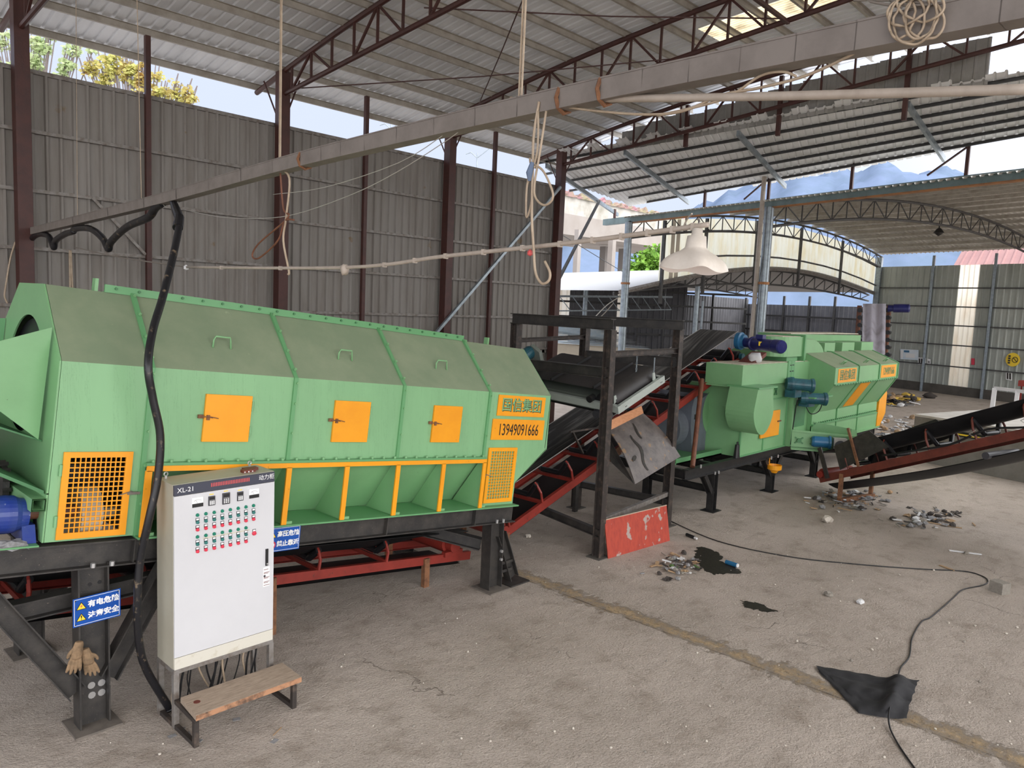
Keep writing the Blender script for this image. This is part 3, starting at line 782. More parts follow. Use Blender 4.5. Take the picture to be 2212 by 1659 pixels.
for px, py0, py1, d_, c in ((1032, 330, 372, 60, 'thin street lamp mast left of the third column, with a small camera'), (846, 268, 300, 60, 'double armed street lamp seen over the left wall')):
    p = far(px, py1 + 60, d_); q = far(px - 1, py0, d_)
    p = Vector((q.x, q.y, -0.3))
    s = thing('street_lamp', c, 'street lamp', p)
    obj('mast', MB().cyl(p, q, 0.07, 0.04, 8), 'galv', s)
    side = Vector((.7, -.7, 0))
    for sg in (-1, 1): obj('arm', MB().tube([q - Vector((0, 0, .4)), q + side * sg * 0.5, q + side * sg * 0.9 + Vector((0, 0, .25 * sg + .1))], 0.04, 6), 'galv', s)
# small building with blue-white ribbed roof
t = thing('outbuilding', 'low cream outbuilding with a pale blue ribbed roof behind the black platform', 'building', far(1270, 760, 42))
a, b = far(1192, 735, 36), far(1400, 752, 40); a.z = b.z = 0
u = (b - a).normalized(); w = (b - a).length; nn = Vector((-u.y, u.x, 0))
obj('wall', MB().prism([a, b, b + Vector((0, 0, 2.0)), a + Vector((0, 0, 2.3))], nn * 4), 'cream_wall', t)
mb = MB(); n = 16
for i in range(n):
    for sa, sb in ((0, .7), (.7, 1)):
        k0, k1 = (i + sa) / n, (i + sb) / n
        h = 0.0 if sa == 0 else 0.06
        f0, f1 = nn * (-0.4 + 5 * k0) + Vector((0, 0, 2.0 + 1.1 * k0 + h)), nn * (-0.4 + 5 * k1) + Vector((0, 0, 2.0 + 1.1 * k1 + h))
        e0, e1 = b - u * (5.0 * k0), b - u * (5.0 * k1)
        mb.add([a + f0 + Vector((0, 0, .3)), b + f0, b + f1 - u * 5 * (k1) + Vector((0, 0, .0)), a + f1 + Vector((0, 0, .3))], [(0, 1, 2, 3)])
obj('roof', mb, 'blue_roof', t)
# red roof beyond the right wall
t = thing('red_roof_house', 'long building with a pale red ribbed roof beyond the right wall', 'building', rw(6, 0, 14))
mb = MB().corr(rw(2.4, 7.0, 3), -ud, 26, [(0, 0, 0), Vector((9, 1, 3.4))], 0.5, 0.06, (0, 0, 1))
obj('roof', mb, 'pink_roof', t)
obj('wall', MB().bar(rw(2.6, 3.4, 4), rw(26, 3.4, 4), 0.3, 6.8), 'cream_wall', t)

def leaf_cloud(centres, n, leaf, seed, droop=0.5):
    rr = random.Random(seed); mb = MB()
    for i in range(n):
        c, r = rr.choice(centres)
        while True:
            p = Vector((rr.uniform(-1, 1), rr.uniform(-1, 1), rr.uniform(-1, 1)))
            if p.length < 1: break
        p = Vector(c) + p * r
        a = Vector((rr.uniform(-1, 1), rr.uniform(-1, 1), rr.uniform(-1, .3) * droop)).normalized(); b = a.orthogonal().normalized()
        b.rotate(Matrix.Rotation(rr.uniform(0, 6.3), 3, a))
        L = leaf * rr.uniform(.6, 1.3); k = L * .35
        mb.add([p, p + a * L * .5 + b * k, p + a * L, p + a * L * .5 - b * k], [(0, 1, 2, 3)])
    return mb
def tree(base, crowns, n, leaf, m, label, seed, trunk_r=0.12):
    t = thing('tree', label, 'tree', base)
    obj('foliage', leaf_cloud(crowns, n, leaf, seed), m, t)
    mb = MB(); top = Vector(base)
    for c, r in crowns:
        c = Vector(c); mid = Vector((base[0], base[1], (base[2] + c.z) / 2 + 0.3))
        mb.tube(spline([Vector(base), mid, c + Vector((0, 0, -r * .4)), c + Vector((0, 0, r * .5))], 4), trunk_r, 6, [trunk_r * (1 - .85 * i / 12) for i in range(13)])
    obj('trunk', mb, 'bark', t)
def lw(px, py, d=22): return far(px, py, d)
rt = random.Random(17)
def sprays(pts, k, spread, r):
    out = []
    for (px, py) in pts:
        for i in range(k): out.append((lw(px + rt.gauss(0, spread), py + rt.gauss(0, spread * .7)), r * rt.uniform(.6, 1.2)))
    return out
b1 = lw(60, 200); b1.z = -.3
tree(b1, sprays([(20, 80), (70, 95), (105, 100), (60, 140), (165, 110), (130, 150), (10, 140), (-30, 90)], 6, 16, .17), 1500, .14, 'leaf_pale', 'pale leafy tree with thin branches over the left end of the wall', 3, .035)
b2 = lw(290, 250); b2.z = -.3
tree(b2, sprays([(195, 150), (225, 135), (250, 140), (285, 140), (275, 165), (310, 165), (330, 180), (355, 195), (385, 208), (408, 216), (220, 170)], 6, 13, .16), 1900, .14, 'leaf_yellow', 'yellow and russet leafed tree over the wall near the first slim post', 5, .035)
g = [(far(1385, 575, 76), 1.5), (far(1415, 560, 76), 1.6), (far(1400, 590, 76), 1.8), (far(1380, 600, 76), 1.4), (far(1432, 585, 76), 1.5), (far(1368, 590, 76), 1.0)]
b3 = far(1405, 640, 76); b3.z = -.3
tree(b3, g, 2800, .5, 'leaf_bright', 'bright green round bush tree left of the white lamp shade', 9, .2)
# unseen wall added beyond the frame only to shade the far right floor
struct('wall_shade_blocker', MB().corr((12.5, -7.6, 0), (1, 0, 0), 17, [(0, 0, 0), (0, 0, 9.0)], .25, .03, (0, 1, 0)), 'wall_sheet')
# ------------------------------------------------------------ big trommel machine (built in its own tilted frame: u along, v into depth, w up)
TH = 6.0 * D2R
TM = Matrix.Translation((1.94, 7.25, 1.83)) @ Matrix.Rotation(TH, 4, 'Y')
def tw(u, v, w): return TM @ Vector((u, v, w))
trom = thing('trommel_machine', 'long green enclosed drum screen with yellow hatches in front of the left wall', 'machine', matrix=TM)
def tp(name, mb, m, parent=None, **k): return obj(name, mb, m, parent or trom, local=True, **k)
VD = 2.06; EW = 1.575; RW = 2.225; SL = 0.65
hexa = [(0, 0), (0, EW), (SL, RW), (VD - SL, RW), (VD, EW), (VD, 0)]
joints = [0.76, 2.26, 3.75, 5.24]
secs = [(0.0, .76), (.76, 2.26), (2.26, 3.75), (3.75, 5.24), (5.24, 6.53)]
T_ = 0.012
# vertical front and back sheets, sloping roof sheets, flat top
fr = MB(); bk = MB(); rf = MB(); rb = MB(); tpz = MB()
for i, (a, b) in enumerate(secs):
    lo = 0.68 if 0 < i < 4 else 0.0
    a += .004; b -= .004
    if i == 4:
        poly = [(a, 0, 0), (5.95, 0, 0), (5.95, 0, .29), (6.57, 0, .78), (6.53, 0, EW), (a, 0, EW)]
        fr.prism(poly, (0, T_, 0)); bk.prism([(x, VD - T_, z) for x, y, z in poly], (0, T_, 0))
    elif i == 0:
        # sheet with the opening behind the grille
        fr.box(a, .10, 0, T_, 0, EW).box(.65, b, 0, T_, 0, EW).box(.10, .65, 0, T_, .78, EW).box(.10, .65, 0, T_, 0, .03)
        bk.box(a, b, VD - T_, VD, 0, EW)
    else:
        fr.box(a, b, 0, T_, lo, EW); bk.box(a, b, VD - T_, VD, 0, EW)
    s = 1
    rf.prism([(a, 0, EW), (b, 0, EW), (b, SL, RW), (a, SL, RW)], (0, .008, -.012))
    rb.prism([(a, VD, EW), (b, VD, EW), (b, VD - SL, RW), (a, VD - SL, RW)], (0, -.008, -.012))
    tpz.box(a, b, SL, VD - SL, RW - .012, RW)
front = tp('front_sheet', fr, 'green_side')
tp('back_sheet', bk, 'green')
tp('front_roof', rf, 'green_dusty', label='dusty grey-green sloping roof sheets')
tp('back_roof', rb, 'green_dusty'); tp('top_sheet', tpz, 'green_dusty')
# end plate with round inlet and cut-away foot
mb = MB(); n = 40; cv, cw, cr0 = 1.0, 1.38, 0.58
outer = []
def hexray(a):
    d = Vector((math.cos(a), math.sin(a)))
    best = 9
    pts = [(0, .42), (0, EW), (SL, RW), (VD - SL, RW), (VD, EW), (VD, .42)]
    for i in range(6):
        p = Vector(pts[i]); q = Vector(pts[(i + 1) % 6]); e = q - p
        den = d.x * e.y - d.y * e.x
        if abs(den) < 1e-9: continue
        r = p - Vector((cv, cw)); t_ = (r.x * e.y - r.y * e.x) / den; s_ = (r.x * d.y - r.y * d.x) / den
        if t_ > 0 and -1e-6 <= s_ <= 1 + 1e-6: best = min(best, t_)
    return best
angs = sorted([2 * PI * i / 48 for i in range(48)] + [math.atan2(z - cw, y - cv) % (2 * PI) for y, z in [(0, .42), (0, EW), (SL, RW), (VD - SL, RW), (VD, EW), (VD, .42)]])
k = len(angs); vs = []
for x in (0, -.015):
    vs += [(x, cv + cr0 * .95 * math.cos(a), cw + cr0 * .95 * math.sin(a) if True else 0) for a in angs]
    vs += [(x, cv + hexray(a) * math.cos(a), cw + hexray(a) * math.sin(a)) for a in angs]
fs = []
for i in range(k):
    j = (i + 1) % k
    fs += [(i, j, k + j, k + i), (2 * k + i, 3 * k + i, 3 * k + j, 2 * k + j), (i, 2 * k + i, 2 * k + j, j), (k + i, k + j, 3 * k + j, 3 * k + i)]
mb.add(vs, fs)
mb.prism([(-.015, 0, 0), (-.015, 0, .43), (-.015, .95, .43), (-.015, .28, .33), (-.015, .1, 0)], (.015, 0, 0))
mb.prism([(-.015, VD, 0), (-.015, VD, .43), (-.015, VD - .95, .43), (-.015, VD - .28, .33), (-.015, VD - .1, 0)], (.015, 0, 0))
tp('end_plate', mb, 'green')
tp('tail_plate', MB().prism([(6.52, 0, .8), (6.52, 0, EW), (6.52, SL, RW), (6.52, VD - SL, RW), (6.52, VD, EW), (6.52, VD, .8)], (.012, 0, 0))
   .prism([(5.95, 0, .29), (6.56, 0, .78), (6.56, VD, .78), (5.95, VD, .29)], (0, 0, .012)), 'green')
tp('drum', MB().cyl((.05, VD / 2, 1.15), (6.3, VD / 2, 1.15), .75, n=40), 'black_plastic', label='dark drum inside')
# crossing square tube under the inlet
sq = MB(); a = .055
sq.beam((-.07, -.02, .335), (-.07, VD, .335), [(-a, -a), (a, -a), (a, a), (-a, a)], cap=False)
sq.beam((-.07, -.02, .335), (-.07, VD, .335), [(-a + .012, -a + .012), (a - .012, -a + .012), (a - .012, a - .012), (-a + .012, a - .012)], cap=False)
tp('cross_tube', sq, 'green')
# feed funnel plates
fun = MB()
fun.prism([(-.02, .22, 1.845), (-.05, .22, .86), (-1.5, .10, 1.80), (-1.6, .05, 1.72 + .05)][:0] or [tuple(TM.inverted() @ wy(113, 707, 7.47)), tuple(TM.inverted() @ wy(83, 950, 7.47)), tuple(TM.inverted() @ wy(-120, 800, 7.40)), tuple(TM.inverted() @ wy(-120, 768, 7.40))], (0, .015, 0))
tp('funnel_side', fun, 'green')
tp('funnel_side', MB().prism([(-.02, VD - .30, 1.86), (-.03, VD - .30, .80), (-1.5, VD - .2, 1.35), (-1.6, VD - .12, 1.66)], (0, -.015, 0)), 'green_flange')
tp('funnel_floor', MB().prism([(-.02, .24, .84), (-.02, VD - .30, .80), (-1.5, VD - .2, 1.35), (-1.5, .16, 1.36)], (0, 0, .015)), 'green_dark')
tp('lower_apron', MB().prism([(-.03, .02, .42), (-.03, VD - .02, .42), (-1.4, VD, 1.1), (-1.4, 0.0, 1.1)], (0, 0, .03)), 'green_dark')
# bolted joint flanges
for u in joints:
    mb = MB()
    mb.box(u - .022, u + .022, -.022, .002, 0.0 if u in (joints[0], joints[-1]) else .66, EW)
    mb.prism([(u - .022, -.022, EW - .004), (u - .022, SL - .02, RW + .025), (u - .022, SL, RW), (u - .022, 0.004, EW)], (.044, 0, 0))
    mb.prism([(u - .022, VD + .022, EW), (u - .022, VD - SL, RW + .025), (u - .022, VD - SL, RW), (u - .022, VD, EW - .01)], (.044, 0, 0))
    mb.box(u - .022, u + .022, SL - .02, VD - SL + .02, RW, RW + .022)
    f = tp('joint_flange', mb, 'green_flange')
    bo = MB()
    for w in (.3, .66, .98, 1.3, 1.52): bo.cyl((u + .012, -.04, w), (u + .012, -.02, w), .013, n=6)
    for t in (.08, .37, .68, .95):
        p = Vector((u, -.024 + SL * t, EW + (RW - EW) * t + .03)); bo.cyl(p, p + Vector((0, -.014, .014)), .014, n=6)
    objs('bolt', bo, 'green', f, local=True)
mb = MB(); bo = MB()
mb.box(.5, 5.24, SL - .012, SL + .01, RW, RW + .075)
for i in range(22): bo.cyl((.6 + i * .215, SL - .03, RW + .045), (.6 + i * .215, SL - .01, RW + .045), .014, n=6)
f = tp('ridge_flange', mb, 'green_flange'); objs('bolt', bo, 'green_dark', f, local=True)
tp('lifting_eye', MB().box(.42, .45, SL + .02, SL + .10, RW, RW + .12), 'green'); tp('lifting_eye', MB().box(5.75, 5.78, SL + .02, SL + .10, RW, RW + .1), 'green')
# bracket handles
for u in (1.52, 3.02, 4.52):
    c = Vector((u, SL * .42, EW + .65 * .42)); nrm = Vector((0, -.71, .71)); x = Vector((1, 0, 0)); dn = Vector((0, -.71, -.71))
    tp('handle', MB().tube([c - x * .095 + dn * .06, c - x * .09 + nrm * .05, c - x * .075 + nrm * .085 - dn * .02, c + x * .075 + nrm * .085 - dn * .02, c + x * .09 + nrm * .05, c + x * .095 + dn * .06], .0095, 8), 'green', smooth=True)
# yellow hatches
for u in (1.29, 2.78, 4.255):
    d = tp('hatch', MB().box(u, u + .485, -.026, -.002, .885, 1.355), 'yellow')
    h = MB().cyl((u + .5, -.016, 1.20), (u + .5, -.016, 1.30), .011, n=8).cyl((u + .5, -.016, .94), (u + .5, -.016, 1.04), .011, n=8)
    objs('hinge', h, 'green', d, local=True)
    l_ = MB().box(u - .06, u - .012, -.03, -.005, 1.115, 1.15).tube([(u - .04, -.035, 1.13), (u + .03, -.05, 1.135), (u + .075, -.045, 1.125)], .006, 6).box(u + .02, u + .05, -.04, -.025, 1.10, 1.15).tube([(u + .05, -.05, 1.135), (u + .135, -.045, 1.12)], .0045, 6)
    tp('latch', l_, 'rust', d)
# ledge and yellow frame along the hopper
mb = MB().box(.77, 5.24, -.075, .02, .655, .69)
led = tp('ledge', mb, 'green_flange')
bo = MB()
for i in range(27): bo.cyl((.84 + i * .168, -.04, .69), (.84 + i * .168, -.04, .715), .016, n=8)
objs('bolt', bo, 'green', led, local=True)
tp('frame_rail', MB().box(.77, 5.24, -.09, -.07, .615, .665), 'yellow')
posts = [.79, 1.51, 2.25, 2.99, 3.73, 4.47, 5.21]
for u in posts:
    tp('frame_post', MB().box(u - .03, u + .03, -.09, -.07, .0, .62), 'yellow')
    g = MB().prism([(u - .008, -.07, .0), (u - .008, -.07, .62), (u - .008, .02, .62), (u - .008, .46, 0)], (.016, 0, 0))
    g.prism([(u + .008, -.072, .0), (u + .008, -.05, .0), (u + .008, .44, .0), (u + .008, .44, .02), (u + .008, -.072, .03)], (.10, 0, 0))
    tp('gusset', g, 'green')
tp('hopper_slope', MB().prism([(.78, .015, .66), (5.24, .015, .66), (5.24, .50, 0), (.78, .50, 0)], (0, .012, .01)), 'green')
tp('hopper_shelf', MB().box(.75, 5.98, -.1, .5, -.02, -.002), 'green_flange')
# mesh doors
def grille(u0, u1, w0, w1, nx, nw, hinge_left):
    t = tp('mesh_door', MB().box(u0, u1, -.024, -.004, w0, w0 + .055).box(u0, u1, -.024, -.004, w1 - .05, w1)
           .box(u0, u0 + .055, -.024, -.004, w0 + .055, w1 - .05).box(u1 - .06, u1, -.024, -.004, w0 + .055, w1 - .05), 'yellow')
    a, b, c, d = u0 + .055, u1 - .06, w0 + .055, w1 - .05
    m = MB()
    for i in range(1, nx):
        x = a + (b - a) * i / nx; m.box(x - .0045, x + .0045, -.02, -.008, c, d)
    for i in range(1, nw):
        z = c + (d - c) * i / nw; m.box(a, b, -.0195, -.0085, z - .005, z + .005)
    tp('mesh', m, 'yellow', t)
    e = u0 - .012 if hinge_left else u1 + .012
    h = MB()
    for z in (w0 + .16, w1 - .16): h.cyl((e, -.016, z - .05), (e, -.016, z + .05), .014, n=8)
    objs('hinge', h, 'green', t, local=True)
    x = u1 if hinge_left else u0; s = 1 if hinge_left else -1
    tp('latch', MB().box(x - .02, x + .07 * s + .02, -.035, -.02, (w0 + w1) / 2 - .012, (w0 + w1) / 2 + .012).tube([(x + .02 * s, -.03, (w0 + w1) / 2 + .02), (x - .09 * s, -.035, (w0 + w1) / 2 - .01)], .005, 6), 'raw_steel', t)
grille(.085, .66, .02, .79, 11, 15, True)
grille(5.33, 5.90, .04, .81, 9, 16, False)
tp('door_recess', MB().box(.06, .68, .55, .57, .02, .79).box(.06, .075, .013, .56, .02, .79).box(.665, .68, .013, .56, .02, .79), 'black_plastic', label='black lining painted as the shade behind the mesh door')  # black lining paints in the shade behind the mesh
tp('drum_roller', MB().cyl((.30, .3, .16), (.48, .3, .16), .26, n=28).cyl((.1, .3, .16), (.68, .3, .16), .05, n=12), 'dirty_cream', label='pale support wheel behind the mesh door')
# name and number plates
n1 = tp('name_plate', MB().box(5.41, 6.40, -.014, -.002, 1.255, 1.545), 'yellow')
tx = text('lettering', '国信集团', 'black_plastic', .20, (5.912, -.0160, 1.396), (1, 0, 0), (0, 0, 1), .003, n1, local=True, squeeze=1.05, bold=.004)
text('lettering', '国信集团', 'green', .20, (5.90, -.018, 1.402), (1, 0, 0), (0, 0, 1), .003, n1, local=True, squeeze=1.05, bold=.002)
n2 = tp('number_plate', MB().box(5.345, 6.435, -.014, -.002, .92, 1.21), 'yellow')
text('lettering', '13949091666', 'black_plastic', .235, (5.89, -.016, 1.055), (1, 0, 0), (0, 0, 1), .003, n2, local=True, squeeze=.66)
# support frame: rails, cross members, legs
for v, nm in ((.0, 'front'), (VD, 'back')):
    tp('frame_rail_beam', MB().ibeam((-1.5, v + .03, -.14), (6.0, v + .03, -.14), .24, .16, .014, .012), 'black_steel')
    st = MB()
    for u in (-.62, .75, 2.2, 3.7, 5.2): st.box(u - .006, u + .006, v - .04, v + .1, -.245, -.035)
    objs('stiffener', st, 'black_steel', trom, local=True)
tp('frame_skin', MB().box(-1.5, -.05, -.06, .12, -.018, -.004), 'green_flange')
for u in (-1.2, .1, 1.5, 3.0, 4.5, 5.85):
    tp('cross_member', MB().ibeam((u, .03, -.15), (u, VD - .03, -.15), .16, .1), 'black_steel')
objs('flange_bolt', MB().cyl((.40, -.05, -.25), (.40, -.05, -.21), .022, n=6).cyl((.56, -.05, -.25), (.56, -.05, -.21), .022, n=6).cyl((5.62, -.05, -.25), (5.62, -.05, -.2), .018, n=6).cyl((5.75, -.05, -.25), (5.75, -.05, -.2), .018, n=6), 'bolt', trom, local=True, label='bright hexagon bolt')
def leg(x, y, ztop, braces):
    lg = obj('leg', MB().ibeam((x, y, .02), (x, y, ztop), .26, .18, .014, .012, (1, 0, 0)), 'black_steel', trom)
    obj('base_plate', MB().box(x - .20, x + .20, y - .20, y + .20, 0, .02), 'dusty_steel', lg)
    for q in braces:
        obj('brace', MB().ibeam((x + math.copysign(.13, q[0] - x), y, q[3]), (q[0], y, q[1]), .17, .14, .012, .01, (0, 1, 0) if q[2] else (0, 0, 1)), 'black_steel', lg)
    return lg
l1 = leg(2.33, 7.33, 1.545, [(1.45, 1.58, 0, .36), (3.05, 1.42, 0, .42)])
def bz(px, py, d0, d1, r): q = wy(px, py, 7.325); return MB().cyl((q.x, 7.325 - d0, q.z), (q.x, 7.325 - d1, q.z), r, n=10)
for p in ((197, 1480), (219, 1474), (198, 1501), (219, 1495)):
    w_ = obj('bolt', bz(*p, 0, .008, .033), 'bolt', l1, label='bright bolt with washer'); obj('bolt_head', bz(*p, .008, .03, .02), 'raw_steel', w_) if False else None
for p in ((194, 1262), (215, 1257)): obj('bolt_hole', bz(*p, 0, .004, .018), 'black_plastic', l1)
l2 = leg(7.57, 7.33, .99, [(8.0, .06, 0, .78)])
objs('bolt', MB().cyl((7.66, 7.22, .55), (7.66, 7.25, .55), .022, n=8).cyl((7.66, 7.22, .43), (7.66, 7.25, .43), .022, n=8), 'bolt', l2, label='bright bolt')
obj('gusset_plate', MB().box(7.8, 8.2, 7.15, 7.5, 0, .02).box(7.72, 7.95, 7.28, 7.30, .2, .24).box(7.74, 7.98, 7.28, 7.30, .32, .36), 'black_steel', l2)
leg(2.33, 9.30, 1.545, [(1.45, 1.58, 0, .36), (3.05, 1.42, 0, .42)])
leg(7.57, 9.30, .99, [])
obj('tie_beam', MB().ibeam((.6, 7.5, 1.18), (3.1, 7.5, 1.18), .17, .14), 'black_steel', trom)
obj('tie_beam', MB().ibeam((.6, 9.1, 1.13), (3.1, 9.1, 1.13), .17, .14), 'black_steel', trom)
obj('tie_beam', MB().ibeam((6.3, 9.2, .97), (7.5, 7.5, .62), .17, .12), 'black_steel', trom)
# drive: blue gear motor and shaft at the inlet end
gm = obj('gear_motor', MB().lathe(tw(-.16, .20, .22), tw(1, 0, 0) - tw(0, 0, 0), [(-.9, 0), (-.9, .12), (-.5, .13), (-.48, .17), (-.44, .17), (-.43, .14), (-.36, .155), (-.1, .165), (-.04, .16), (0, .14), (.06, .13), (.08, .06), (.08, 0)], 28), 'blue_motor', trom, smooth=False, label='blue gear motor')
ft = MB()
for u in (-.15, -.45, -.8): ft.add([], []).prism([tw(u, .02, -.002), tw(u, .38, -.002), tw(u, .30, .14), tw(u, .10, .14)], tw(.1, 0, 0) - tw(0, 0, 0))
objs('motor_foot', ft, 'blue_motor', gm)
rib = MB()
for i in range(10): rib.cyl(tw(-.98 + i * .035, .2, .22), tw(-.97 + i * .035, .2, .22), .15, n=20)
obj('cooling_fins', rib, 'blue_motor', gm)
obj('eye_bolt', MB().tube([tw(-.42 + .035 * math.cos(i * .7), .2, .42 + .035 * math.sin(i * .7)) for i in range(10)], .008, 6).cyl(tw(-.42, .2, .34), tw(-.42, .2, .39), .01, n=6), 'raw_steel', gm)
obj('drive_shaft', MB().cyl(tw(-.1, .2, .22), tw(.3, .2, .22), .055, n=16), 'copper_rust', trom)
obj('sprocket', MB().cyl(tw(-.2, .75, .36), tw(-.15, .75, .36), .2, n=22).cyl(tw(-.35, .75, .36), tw(.2, .75, .36), .05, n=12), 'black_steel', trom)
ch = MB()
for i in range(14):
    q = tw(-.175, .75 + .21 * math.cos(i * .45), .36 + .21 * math.sin(i * .45)); ch.cyl(q - Vector((.035, 0, 0)), q + Vector((.035, 0, 0)), .02, n=6)
objs('chain_link', ch, 'black_steel', trom)
obj('bearing_block', MB().prism([tw(-.02, .45, 0), tw(-.02, .85, 0), tw(-.02, .74, .3), tw(-.02, .56, .3)], tw(.06, 0, 0) - tw(0, 0, 0)), 'green_dark', trom)

# rag lying on the frame near the motor
tag(obj('rag', MB().grid(lambda u, v: tw(-.62 + .5 * u, -.06 + .16 * v, .012 + .035 * noise.noise((u * 6, v * 4, 3)) + .03 * math.sin(u * PI) * math.sin(v * PI) - (.12 * max(0, .35 - v) * u)), 16, 10), 'scrap_grey'), 'crumpled grey rag lying on the frame beam beside the blue gear motor', 'rag')

# ------------------------------------------------------------ work gloves stuffed behind the brace of the front leg
def glove(name, base, mx, label, seed):
    rr = random.Random(seed); mb = MB()
    mb.lathe((0, 0, .02), (0, 0, -1), [(0, 0), (0, .03), (.02, .036), (.06, .042), (.10, .046), (.13, .044), (.145, .03), (.15, 0)], 12)
    for i, (dx, L) in enumerate(((-.036, .07), (-.013, .09), (.012, .085), (.035, .065))):
        pts = [(dx * .6, 0, -.10), (dx, -.01, -.14), (dx * 1.25, -.022, -.16 - L * .5), (dx * 1.4, -.012, -.16 - L)]
        mb.tube(spline(pts, 3), .014, 8, [.015, .015, .0155, .0155, .015, .0145, .014, .013, .011, .006])
    mb.tube(spline([(-.03, 0, -.04), (-.058, -.018, -.07), (-.066, -.02, -.11)], 3), .015, 8, [.016, .016, .016, .015, .014, .012, .007])
    mb.v = [(x, y * .62, z) for x, y, z in mb.v]
    mb.xf(Matrix.Translation(base) @ mx @ Matrix.Scale(1.12, 4))
    o_ = obj(name, mb, 'glove', smooth=True)
    md = o_.modifiers.new('remesh', 'REMESH'); md.mode = 'VOXEL'; md.voxel_size = .0045; md.use_smooth_shade = True
    return tag(o_, label, 'glove', 'work gloves')
glove('work_glove', Vector((2.19, 7.21, .86)), Matrix.Rotation(.18, 4, 'Y') @ Matrix.Rotation(.1, 4, 'X'), 'soiled brown work glove hanging fingers down on the front steel leg, the upper one', 3)
glove('work_glove', Vector((2.25, 7.23, .77)), Matrix.Rotation(-.22, 4, 'Y') @ Matrix.Rotation(.05, 4, 'X') @ Matrix.Rotation(2.6, 4, 'Z'), 'soiled brown work glove partly under the other one, its fingers lowest', 4)

# ------------------------------------------------------------ warning signs
def tri(mb, c, s, x, z, off):
    pts = [c + z * s * .95, c - x * s - z * s * .7, c + x * s - z * s * .7]
    return mb.prism([p + off for p in pts], off * .5)
def warn_sign(name, c, w, h, x, z, l1_, l2_, label, bolt, second_is_ban):
    x = Vector(x).normalized(); z = Vector(z).normalized(); n = x.cross(z)
    t = thing(name, label, 'sign', c, 'blue warning signs')
    def rect(mb, cx, cz, ww, hh, d0, d1):
        p = [c + x * (cx + sx * ww / 2) + z * (cz + sz * hh / 2) + n * d0 for sx, sz in ((-1, -1), (1, -1), (1, 1), (-1, 1))]
        return mb.prism(p, n * (d1 - d0))
    obj('plate', rect(MB(), 0, 0, w, h, -.004, 0), 'blue_sign', t)
    b = MB(); e = .012
    for cx, cz, ww, hh in ((0, h / 2 - e, w - 2 * e, .004), (0, -h / 2 + e, w - 2 * e, .004), (-w / 2 + e, 0, .004, h - 2 * e), (w / 2 - e, 0, .004, h - 2 * e)):
        rect(b, cx, cz, ww, hh, 0, .001)
    obj('border', b, 'white_paint', t)
    for k, (s, zz) in enumerate(((l1_, .20), (l2_, -.20))):
        text('lettering', s, 'white_paint', h * .25, c + x * w * .135 + z * h * zz + n * .0015, x, z, .002, t, bold=.0022)
        ic = c - x * w * .33 + z * h * zz
        if k == 1 and second_is_ban:
            obj('ban_disc', MB().cyl(ic, ic + n * .002, h * .15, n=28), 'white_paint', t)
            ring = MB()
            for i in range(28):
                a, b_ = 2 * PI * i / 28, 2 * PI * (i + 1) / 28
                ring.bar(ic + n * .003 + (x * math.cos(a) + z * math.sin(a)) * h * .135, ic + n * .003 + (x * math.cos(b_) + z * math.sin(b_)) * h * .135, .012, .002, n)
            ring.bar(ic + n * .003 + (x * .7 - z * -.7) * h * -.13, ic + n * .003 + (x * .7 + z * .7) * h * .13, .011, .002, n)
            obj('ban_ring', ring, 'button_red', t)
        else:
            obj('icon_edge', tri(MB(), ic, h * .165, x, z, n * .001), 'black_plastic', t)
            obj('icon', tri(MB(), ic - z * h * .004, h * .13, x, z, n * .002), 'sign_yellow', t)
            mk = MB()
            if k == 0:
                pts = [ic + x * .008 + z * h * .075, ic - x * .012 - z * .002, ic + x * .001 - z * .001, ic - x * .008 - z * h * .075, ic + x * .012 + z * .006, ic - x * .001 + z * .006]
                mk.prism([p + n * .003 for p in pts], n * .001)
                obj('bolt_mark', mk, 'button_red', t)
            else:
                mk.prism([ic + x * sx * .006 + z * zz_ + n * .003 for sx, zz_ in ((-1, .02), (1, .02), (.5, -.008), (-.5, -.008))], n * .001)
                mk.cyl(ic - z * .017 + n * .003, ic - z * .017 + n * .004, .004, n=10)
                obj('exclamation_mark', mk, 'black_plastic', t)
    sc = MB()
    for sx in (-1, 1):
        for sz in (-1, 1): q = c + x * sx * (w / 2 - .02) + z * sz * (h / 2 - .02); sc.cyl(q, q + n * .003, .006, n=8)
    objs('corner_screw', sc, 'black_plastic', t)
    return t
c = wy(210, 1313, 7.234)
warn_sign('warning_sign', c, .40, .265, wy(260, 1290, 7.12) - wy(160, 1318, 7.12) if False else (1, 0, .02), (0, -.03, 1), '有电危险', '注意安全', 'blue warning sign with two yellow triangles on the front steel leg', True, False)
warn_sign('warning_sign', Vector((wy(648, 1160, 7.19).x - .2, 7.19, wy(630, 1160, 7.19).z)), .40, .265, (1, 0, -.08), (.08, 0, 1), '高压危险', '禁止靠近', 'blue warning sign half hidden behind the right edge of the white electrical cabinet', True, True)

